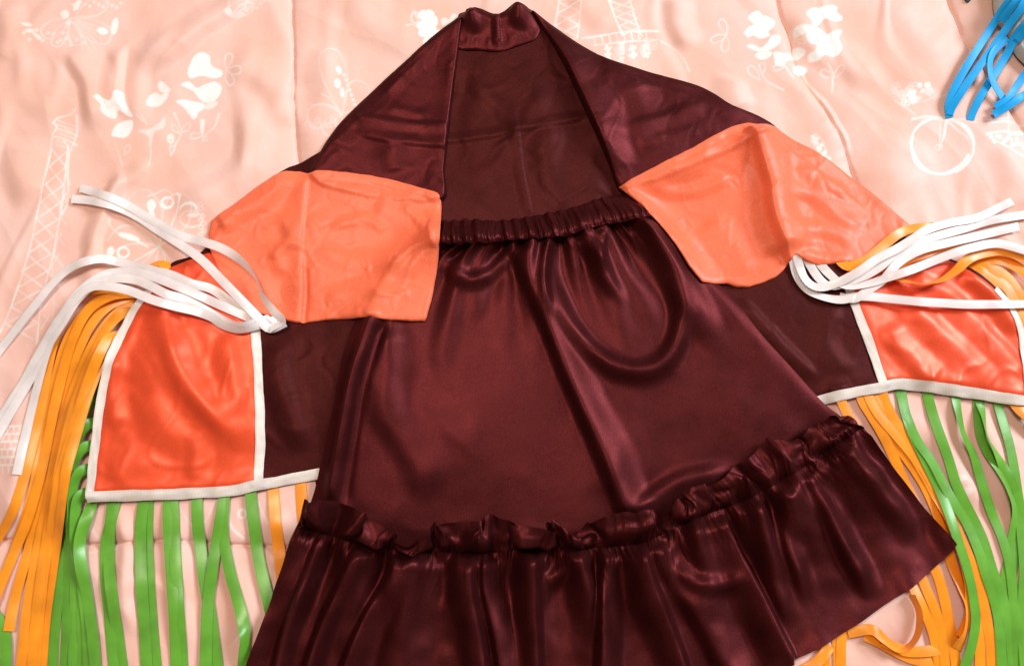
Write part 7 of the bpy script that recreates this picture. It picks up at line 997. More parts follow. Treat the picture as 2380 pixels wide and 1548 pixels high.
[276,-18,-17,-20,-11,-13,-3,-5,28,51,52,20,-17,-40,-43,-35,-6,2,-1,17,66,65,11,-18,-37,-40,-40,-24,-9,5,-3,0,17,79,44,-5,-15,-18,-25,-23,-26,-20,-17,-5,-1,9,8,15,12,16,9,13,5,6,3,-4,-3,-10,-6,-13,-8,-15,-8,-13,-7,-10,1,-3,5,-1,5,-1,4,-3,2,-1,12,15,25,23,27,22,23,13,11,1,-63,-87,14,62,17,-4,-14,-12,-21,-13,-7,4,8,19,22,26,19,16,2,-63,-71,-5,-1,5,0,4,-2,1,-4,1,-2,0,1,1,6,0,5,1,56,109,28,-10,-15,-28,-26,-33,-29,-30,-19,-15,0,-4,2,-1,-2,3,-4,0,-4,7,10,20,20,27,23,26,19,19,8,1,-76,-96,-12,-5,-2,-6,2,0,21,28,30,20,9,-6,-2,-10,-7,-14,-12,-19,-13,-16,-8,-9,6,13,24,26,30,31,26,27,17,17,5,-26,-120,-52,11,6,9,-2,1,-6,-2,-11,-3,-7,0,-5,0,-3,-1,1,-5,0,-4,2,-2,0,4,-2,4,-3,2,-7,2,33,51,31,-4,-10,-19,-18,-24,-18,-20,-8,-4,10,7,10,0,3,-5,0,-6,0,-6,4,1,3,6,-2,3,-6,-2,-6,-4,2,3,13,10,17],
[274,-14,-21,-15,-16,-8,-9,-1,17,52,52,30,-13,-34,-48,-37,-13,3,-1,17,68,62,10,-22,-34,-42,-35,-26,-1,-1,3,-4,34,79,23,-10,-14,-23,-22,-26,-20,-21,-11,-5,4,0,10,8,16,11,16,10,13,3,3,1,-8,-6,-13,-7,-13,-6,-12,-5,-11,-2,-8,2,-3,4,-2,5,0,3,-3,1,3,17,17,25,21,25,19,21,11,9,-33,-92,-21,63,34,-6,-8,-20,-18,-18,-6,-2,11,15,25,23,24,11,4,-67,-67,-3,5,0,5,-1,4,-2,1,-2,-2,3,-2,4,0,3,-1,4,89,95,3,-12,-24,-24,-31,-27,-30,-22,-20,-5,-2,2,-4,2,-1,-3,1,-5,-2,1,12,14,22,22,28,22,24,15,14,2,-71,-99,-18,0,-6,2,-5,0,19,27,31,23,10,-1,-8,-5,-12,-9,-17,-12,-17,-11,-15,-6,3,12,24,26,32,28,32,24,22,11,10,-23,-119,-65,3,7,2,4,-2,2,-5,0,-6,0,-5,2,-6,3,-2,-3,1,-7,1,-6,2,0,-2,3,-3,2,-5,-1,0,29,44,24,-1,-12,-13,-20,-15,-19,-10,-9,4,6,11,5,6,-1,2,-6,-1,-7,-1,-5,1,-2,-1,2,-3,1,-5,0,0,4,11,10,17,16],
[268,-14,-13,-18,-10,-13,-4,-7,13,46,57,35,-4,-35,-43,-42,-18,-4,3,19,70,59,5,-22,-39,-39,-38,-20,-4,5,-4,0,52,75,8,-10,-22,-19,-27,-21,-23,-14,-12,2,-4,3,4,11,10,16,11,16,9,11,2,-2,-3,-10,-7,-12,-7,-10,-6,-9,-5,-9,-3,-5,1,-1,3,0,5,-1,4,-5,5,8,20,18,25,21,25,19,20,8,-8,-86,-58,54,52,-2,-13,-15,-22,-16,-11,2,7,19,22,28,18,16,0,-68,-68,1,0,5,-1,5,0,4,0,0,3,-3,4,-2,4,-4,1,23,109,61,-6,-17,-24,-30,-28,-30,-24,-23,-11,-4,4,-1,2,-4,1,-2,-5,0,-8,4,4,17,17,25,23,27,20,22,9,4,-65,-103,-17,-5,1,-3,1,-2,12,29,28,29,12,-2,-4,-12,-8,-14,-10,-16,-11,-16,-8,-9,0,16,18,30,27,34,27,28,18,17,6,-15,-118,-71,2,0,4,-1,4,-2,2,-5,0,-4,4,-4,3,-6,1,1,-5,0,-6,0,-4,-2,1,-4,1,-5,2,-7,1,26,32,19,-3,-4,-12,-11,-16,-10,-12,0,1,12,4,9,2,7,-2,3,-6,-1,-8,-3,-8,-1,-2,-4,2,-3,2,-2,3,11,9,17,12,19],
[254,-6,-13,-9,-14,-6,-9,-2,3,42,55,41,1,-28,-47,-41,-24,3,-5,27,68,58,2,-27,-37,-44,-35,-23,0,-1,2,0,63,71,1,-16,-17,-26,-22,-25,-18,-16,-4,-3,1,-3,8,6,14,11,17,11,14,5,6,-1,-7,-4,-11,-6,-10,-6,-11,-4,-11,-5,-10,1,-4,2,-2,5,0,6,-1,3,-3,10,13,22,20,26,22,26,17,14,3,-63,-85,30,60,7,-10,-19,-18,-20,-7,-2,10,16,25,24,23,12,-1,-73,-64,0,-1,4,1,5,1,5,0,4,-3,4,-2,3,-3,3,1,53,112,29,-10,-22,-25,-32,-30,-31,-24,-16,-12,6,-2,5,-3,2,-6,-3,-1,-5,-3,-4,10,12,22,22,28,22,26,16,14,2,-64,-102,-20,1,-4,2,-4,-1,8,22,32,26,20,2,-8,-5,-13,-8,-15,-10,-15,-9,-13,-6,-2,13,21,23,31,29,31,24,24,14,11,-11,-112,-79,0,5,-2,4,-2,4,-3,2,-4,-1,-3,1,-3,0,-4,-3,0,-4,0,-5,2,-1,-5,2,-5,-1,-5,-1,-3,17,25,8,2,-5,-3,-9,-6,-12,-3,-4,9,5,10,4,7,2,6,0,2,-6,-2,-9,-4,-8,-3,1,-3,2,-3,4,4,9,16,13,17,11],
[236,-6,-4,-9,-5,-10,-3,-7,2,32,57,43,10,-29,-42,-46,-25,-2,4,26,74,54,0,-29,-38,-46,-35,-19,1,-4,0,4,72,63,-5,-13,-24,-21,-27,-21,-20,-10,-8,4,-6,4,-2,9,7,16,11,16,8,10,1,3,-5,-3,-8,-4,-10,-6,-11,-8,-6,-10,-2,-3,2,-2,3,-3,4,0,5,-1,3,3,15,17,24,22,26,21,22,13,8,-37,-92,-8,65,22,-10,-13,-22,-17,-12,1,8,19,20,28,19,13,-3,-74,-64,-3,5,-2,4,-1,6,-1,6,-2,6,-2,5,-3,4,-3,6,91,97,5,-16,-20,-32,-31,-35,-27,-26,-12,-2,-2,5,0,2,-4,-1,-3,-7,-1,-8,2,5,19,19,27,24,28,21,22,8,2,-58,-106,-18,-2,1,-4,1,-5,1,21,27,33,20,8,0,-8,-5,-12,-10,-16,-9,-15,-7,-13,-1,8,20,21,30,29,32,26,25,16,14,-7,-110,-85,2,-2,3,-2,5,0,6,-1,4,-5,0,-7,1,-6,0,-2,-6,0,-5,1,-4,1,2,-3,0,-8,-3,-4,-3,9,10,8,-2,2,-3,1,-6,-2,-6,5,5,12,6,10,2,6,-2,4,-4,1,-6,-3,-9,-4,-4,-3,3,-4,3,0,8,14,12,17,10,12],
[213,0,-6,-2,-7,-2,-7,1,-4,31,51,49,14,-23,-43,-43,-33,5,-4,35,72,55,-5,-27,-43,-42,-38,-13,-4,1,-4,8,75,57,-6,-19,-20,-26,-23,-24,-15,-13,2,-2,1,-1,2,-2,7,8,15,10,11,5,5,2,0,-6,-1,-8,-3,-10,-7,-10,-8,-3,-3,3,-3,2,-1,3,-2,3,-1,6,-2,6,10,21,21,24,21,23,17,15,6,-89,-53,-6,37,20,40,-14,-19,-17,-11,-1,10,13,25,22,21,12,-33,-63,-42,-1,-4,5,0,5,0,6,0,5,0,4,-2,2,-2,1,23,112,67,-6,-15,-27,-30,-37,-32,-31,-19,-8,1,4,-4,3,-2,1,-5,-3,-1,-6,0,-7,10,13,24,23,28,25,27,16,14,1,-57,-105,-22,3,-4,1,-5,2,-4,12,29,29,31,11,0,1,-9,-7,-14,-10,-15,-10,-15,-9,-9,9,14,25,25,33,30,32,24,22,10,0,-105,-93,-2,2,-2,4,0,7,2,9,1,4,-6,-3,-9,0,-6,-4,0,-5,1,-5,3,-1,-2,4,-6,-2,-10,0,-7,0,6,-4,3,1,4,-2,2,-1,4,3,10,7,12,5,6,-1,2,-5,-1,-6,-2,-7,-4,-8,-3,2,-3,4,-1,8,9,11,16,10,13,5],
[196,-2,2,-5,0,-6,3,-3,2,0,27,33,28,-10,-31,-32,-13,-2,3,22,70,52,7,-28,-38,-45,-33,-16,1,-4,2,9,80,47,-10,-16,-24,-22,-27,-20,-18,-6,-1,6,-3,0,-3,2,-1,7,6,13,4,9,-3,11,-4,1,-6,0,-8,-2,-11,-5,-5,-2,1,0,4,-2,1,-4,4,-4,3,-1,5,-2,12,12,22,18,23,15,19,9,7,-125,-1,2,-1,-1,81,-13,-13,-21,-9,-1,4,18,18,24,14,12,-114,2,2,-2,2,-4,4,-1,7,-1,6,-1,6,-3,4,-3,3,-1,8,64,121,-6,-17,-23,-34,-32,-36,-25,-19,1,4,-2,2,-5,5,-4,0,-2,-5,-1,-6,-1,3,18,18,27,24,29,23,22,9,4,-51,-107,-22,-2,1,-4,1,-4,0,8,24,35,29,21,3,-6,-3,-12,-9,-15,-10,-16,-11,-16,-6,3,18,20,30,29,35,29,29,18,15,3,-99,-97,2,-2,5,1,6,0,8,3,7,-2,0,-7,-4,-8,-2,-4,-5,1,-4,3,-2,0,2,-3,0,-7,-2,-7,-2,-5,-4,1,-2,3,0,4,1,5,1,10,7,14,6,9,-1,3,-6,-2,-10,-3,-10,-2,-8,-1,-3,-5,5,0,7,4,10,15,9,13,4,2],
[177,7,1,2,-2,1,0,2,-1,3,-1,-1,2,3,-5,-1,1,0,1,0,2,13,82,-16,-28,-29,-24,-6,-1,1,-3,17,81,39,-11,-19,-21,-25,-23,-22,-15,-6,2,2,2,-3,1,-3,0,1,4,4,6,1,3,7,-2,-2,0,-2,-1,-4,-2,-5,-2,1,-1,2,-1,2,-3,1,-1,1,-1,1,0,1,2,10,11,16,16,16,12,10,4,0,-86,0,-1,-2,50,-9,-12,-13,-11,-4,6,12,18,14,13,7,-74,2,2,1,-2,0,0,3,1,4,1,3,0,2,-1,3,0,2,0,3,147,-5,-12,-21,-24,-28,-25,-21,-8,2,1,1,-2,2,0,1,-3,-3,-2,-4,-2,-3,8,14,20,22,25,25,24,18,13,6,-48,-105,-24,0,-2,-1,-3,0,-2,6,24,31,32,19,6,-3,-9,-9,-13,-13,-14,-12,-13,-11,-8,5,14,22,26,31,30,31,25,22,15,-137,-32,-7,5,6,3,4,1,5,2,4,1,0,-4,-4,-7,-3,-6,-4,-2,-3,1,-1,3,2,0,2,-2,-2,-5,-3,-6,-3,-3,-4,-1,-2,2,1,6,1,8,7,11,10,10,3,1,-4,-5,-8,-8,-9,-6,-7,-4,-5,-2,0,2,5,5,9,9,8,10,4,2,-6]]
HEADING_X = [
[-1850,37,17,8,28,12,-2,-18,-19,4,25,22,17,21,46,53,38,30,51,61,57,44,28,9,-3,-11,-34,3,13,38,30,47,45,36,26,-5,-16,23,13,15,21,15,28,6,-22,-22,43,43,48,51,52,25,-2,-23,10,-21,-12,62,42,25,9,-26,21,-15,5,34,-15,16,41,31,37,47,45,42,47,52,49,22,-24,-26,24,6,22,1,-10,21,28,23,25,12,28,47,58,48,11,-26,-19,-60,57,57,49,60,58,51,42,23,17,25,12,-17,-38,-41,-8,14,18,5,24,2,14,21,20,20,27,37,40,23,-15,-12,8,-4,71,37,33,12,-6,23,46,40,32,40,42,41,35,28,25,25,24,20,22,22,23,26,29,28,4,-21,6,-19,7,21,18,27,17,25,54,20,14,26,35,27,16,14,6,-18,9,-14,-17,-1,25,33,48,54,56,-11,-5,-10,7,3,-17,3,21,37,37,36,31,30,29,22,29,26,-6,-11,-8,-21,-15,7,36,43,25,25,36,42,35,24,17,23,23,16,13,29,29,-8,-17,41,44,34,37,61,60,19,-6,17,-9,12,9,-8,30,38,35,20,13,0,11,8,9,-2,17,1,-4,21,19,27,38,45,21,9,-8,-2,-13,2],
[-1858,35,15,8,5,0,16,-4,-22,20,26,21,20,22,37,49,39,28,42,58,59,44,27,20,16,-23,-29,-6,19,9,44,47,44,35,21,3,-22,18,15,25,32,20,21,8,-15,-31,46,43,46,46,44,24,16,-15,-14,-18,8,61,32,23,-19,-14,10,19,22,34,-10,30,10,27,39,48,47,45,45,45,32,30,-10,-22,-1,24,0,22,-3,22,25,15,17,20,30,48,56,48,4,-26,-16,-48,59,50,46,58,53,46,41,29,19,18,22,0,-30,-39,-14,17,-1,23,8,16,15,27,29,17,26,39,40,23,-4,-22,-9,11,64,41,33,14,-9,15,34,38,37,39,40,38,33,24,27,26,25,20,23,23,22,24,25,32,23,-24,-22,-7,-1,24,14,32,17,34,45,14,15,34,37,34,18,13,15,-20,27,-5,-23,-21,15,31,54,60,56,9,-14,-7,1,4,-21,4,24,35,33,33,30,31,30,21,37,34,3,-17,-8,-23,-14,8,34,39,22,26,34,37,33,23,21,25,22,17,12,14,31,13,-28,30,46,38,37,63,46,42,-5,-8,-6,15,24,0,25,35,32,19,7,7,18,-6,14,5,11,6,-4,23,22,27,36,41,23,10,11,-19,-10,2],
[-1867,31,16,-4,1,-4,15,15,-11,27,28,22,20,20,34,43,33,29,38,52,55,41,26,26,27,-31,-26,-4,20,24,29,43,41,32,16,9,-27,2,23,23,35,17,16,20,-11,-10,47,47,45,37,33,22,-9,22,-14,-23,24,58,24,18,-6,-13,22,17,20,42,1,25,6,22,35,44,46,45,45,45,22,26,3,-25,-11,28,-6,25,6,29,27,15,5,28,29,44,51,42,-1,-19,-10,-37,56,48,42,56,50,43,37,26,21,21,23,4,2,-38,-19,11,-2,28,-4,22,6,24,32,39,29,30,31,27,-5,-23,-11,31,62,42,28,13,4,9,25,32,33,36,36,36,31,25,27,24,25,22,21,23,24,23,23,25,26,-10,-22,-13,21,11,19,17,19,36,33,9,17,41,34,36,23,15,13,-14,12,22,-7,-20,4,37,36,56,56,25,-9,-7,-6,1,-17,4,24,34,28,34,26,29,34,21,30,34,10,12,-17,-26,-12,7,29,39,23,22,31,35,30,23,22,25,21,16,8,7,28,23,-24,17,51,47,40,54,44,55,-3,-19,-16,17,15,22,28,33,31,23,-2,20,11,-4,-8,23,5,16,3,24,23,25,32,39,18,12,14,-19,-2,2],
[-1875,27,18,-3,-20,-5,20,16,26,21,25,23,20,20,31,39,29,27,37,45,48,39,25,19,12,19,-24,-4,32,10,24,28,38,30,9,9,-22,7,27,27,40,17,-7,14,13,1,39,43,42,30,36,17,-15,18,11,0,20,46,25,16,-3,-3,30,-2,28,39,21,23,5,16,31,39,42,41,39,42,25,22,17,-19,-6,23,-14,19,19,30,22,9,13,28,30,38,43,42,24,-10,-22,-37,46,48,38,49,45,41,35,27,22,19,21,23,13,-34,-15,8,-1,22,1,14,13,31,24,38,46,1,4,24,14,-9,6,26,56,59,26,12,8,11,21,26,27,31,34,33,30,24,24,24,24,24,22,23,23,22,21,21,24,24,-21,-22,6,-14,34,23,30,33,19,9,25,38,29,32,29,16,19,-10,22,10,18,-5,3,33,18,48,43,31,22,-14,19,-19,-16,0,28,22,29,33,21,28,33,22,23,24,18,26,-2,-29,-9,10,24,37,23,20,28,32,30,22,22,22,20,15,12,11,24,21,-22,17,59,37,29,50,39,26,20,-7,-14,7,35,24,29,29,28,26,-3,14,5,13,1,13,7,15,13,23,21,25,32,34,22,5,19,-7,-6,-4],
[-1883,29,2,-6,-5,20,21,0,24,24,24,22,22,20,30,34,27,25,32,40,42,36,25,19,17,28,-2,-4,26,-12,26,31,32,23,19,20,-21,17,23,18,35,27,-21,9,19,24,32,34,32,30,23,26,-12,3,21,16,28,38,36,12,6,5,28,-2,25,36,11,15,22,16,32,38,35,33,32,39,25,26,15,23,-26,30,-6,-4,22,37,18,6,17,28,28,33,38,34,34,6,-29,-35,48,45,35,45,41,35,31,25,23,20,21,25,30,-16,-7,-2,1,15,18,-11,27,34,23,29,43,33,-7,-10,-2,15,15,22,73,55,22,16,6,13,20,20,25,28,30,31,27,23,23,23,25,24,23,21,23,21,21,23,24,23,2,-22,7,-25,16,41,22,28,11,20,31,26,28,25,22,26,30,-17,15,17,23,-5,33,30,27,28,39,22,17,5,25,-2,-18,-6,25,24,28,27,22,27,29,21,20,21,14,7,26,-10,-3,10,20,32,21,22,25,30,27,21,20,21,19,15,12,11,20,27,-13,27,40,25,32,41,37,17,24,6,13,5,22,0,34,32,28,21,19,15,2,14,-4,18,9,11,19,24,21,24,30,33,23,11,12,8,-17,-12],
[-1893,23,8,-2,6,23,-2,20,23,21,22,22,24,19,30,29,24,25,28,34,36,34,24,18,21,17,30,-10,-6,8,27,28,25,23,22,24,1,20,21,17,18,15,11,1,24,22,26,27,27,30,28,20,20,16,13,-2,26,36,40,27,8,4,23,-3,20,31,28,27,-1,24,31,30,32,27,29,34,21,22,5,18,22,-8,28,8,23,30,6,8,18,26,25,30,35,22,23,17,-25,5,35,37,32,39,36,31,28,24,22,20,23,23,27,29,4,-2,-10,18,18,0,16,33,20,21,35,41,9,-15,27,4,9,12,73,38,19,23,13,14,13,18,23,26,28,28,24,25,22,22,23,24,23,21,23,23,21,20,21,20,22,-23,24,-3,-23,38,20,16,20,27,29,25,23,19,19,19,34,-10,7,21,19,35,26,23,35,30,31,24,5,17,0,23,-1,-6,21,21,21,21,23,28,26,23,20,25,25,-10,21,15,4,8,18,27,22,19,25,27,25,19,19,20,17,16,12,8,11,25,10,19,37,28,29,32,37,21,22,-17,24,15,6,24,30,28,26,23,17,18,2,19,1,15,9,14,20,26,20,21,29,32,27,17,15,8,-18,-14],
[-1906,22,27,-7,6,24,-5,24,22,20,21,21,20,27,26,26,24,23,25,29,30,28,23,20,19,9,26,-11,10,18,22,25,26,25,21,20,21,20,22,21,19,0,22,6,18,22,26,25,27,29,27,24,19,10,20,19,8,33,34,31,21,8,19,1,20,32,26,21,13,18,26,24,27,26,24,27,21,20,18,21,-7,24,7,18,26,25,16,16,19,25,24,28,31,27,17,24,-3,2,25,27,28,31,30,28,28,24,21,22,21,24,24,25,22,16,-3,19,6,17,14,20,20,23,30,33,32,-23,-4,15,27,40,37,27,27,27,22,5,17,20,21,24,26,26,23,23,23,22,22,21,21,19,21,22,20,21,18,20,21,-19,23,20,3,11,23,17,24,24,24,24,20,19,18,18,19,14,10,19,25,25,24,26,30,32,29,20,14,8,10,13,3,24,16,19,19,19,22,25,23,18,20,18,9,13,19,-1,34,23,20,16,21,21,24,24,23,18,18,18,15,16,15,16,12,5,21,20,32,30,23,33,33,21,17,-3,21,5,17,25,26,25,23,18,16,17,12,11,16,9,23,12,23,27,18,16,23,27,31,19,6,23,-12,-4],
[-1927,20,28,-5,21,9,20,23,22,20,21,20,20,21,25,23,23,23,22,25,23,26,21,19,20,18,13,10,19,20,23,24,24,23,21,20,19,19,19,18,20,16,18,19,19,21,23,22,24,24,23,21,18,18,18,15,23,26,25,25,20,22,20,15,17,19,19,19,21,22,22,23,23,24,23,22,20,22,18,21,17,18,19,14,22,18,19,20,21,22,22,28,26,23,24,2,22,14,22,23,24,25,25,25,24,23,21,23,22,21,23,22,21,20,22,20,-6,27,13,16,19,20,25,27,25,21,25,-10,27,26,24,27,24,23,19,14,19,22,18,22,25,23,23,22,21,21,21,21,21,20,21,22,19,21,18,20,22,11,5,22,19,2,25,17,20,24,21,21,18,20,19,18,16,18,15,18,22,24,24,24,24,24,24,20,18,20,6,18,21,4,29,20,22,21,21,22,21,18,19,19,17,18,14,22,15,22,19,19,22,19,21,21,20,20,19,19,20,18,16,16,16,17,21,20,19,22,27,26,21,25,3,16,13,15,18,21,23,22,20,18,17,17,16,17,16,16,20,19,17,19,18,20,22,24,25,17,2,24,9,11],
[-1947,21,20,20,21,20,20,21,20,20,21,20,20,20,20,21,20,20,20,20,20,20,20,20,20,20,21,20,21,20,21,20,21,20,21,21,20,21,21,20,21,20,21,21,20,21,21,20,21,21,21,20,21,21,20,21,21,20,21,21,20,21,21,21,20,21,21,20,21,21,20,21,21,20,21,21,20,21,21,21,20,21,21,20,21,21,20,21,21,20,21,20,20,21,20,21,20,21,21,20,21,21,20,21,21,21,20,21,21,20,21,21,21,20,21,21,21,20,21,21,20,21,21,21,20,21,21,21,20,21,21,20,21,21,21,20,21,21,20,21,21,20,21,21,20,21,21,20,21,21,20,21,20,20,20,20,20,19,19,18,19,18,18,18,19,19,19,19,20,19,20,19,20,19,20,20,19,20,20,19,20,20,20,20,20,20,20,20,20,20,21,20,20,20,20,19,20,20,19,20,19,20,19,20,19,19,20,19,19,19,19,19,19,19,19,18,19,19,19,19,19,19,19,19,19,19,20,19,18,19,19,18,18,19,18,18,18,18,18,18,18,18,18,18,19,18,18,19,19,18,19,18,19,19,19,18,19,19,19,18]]
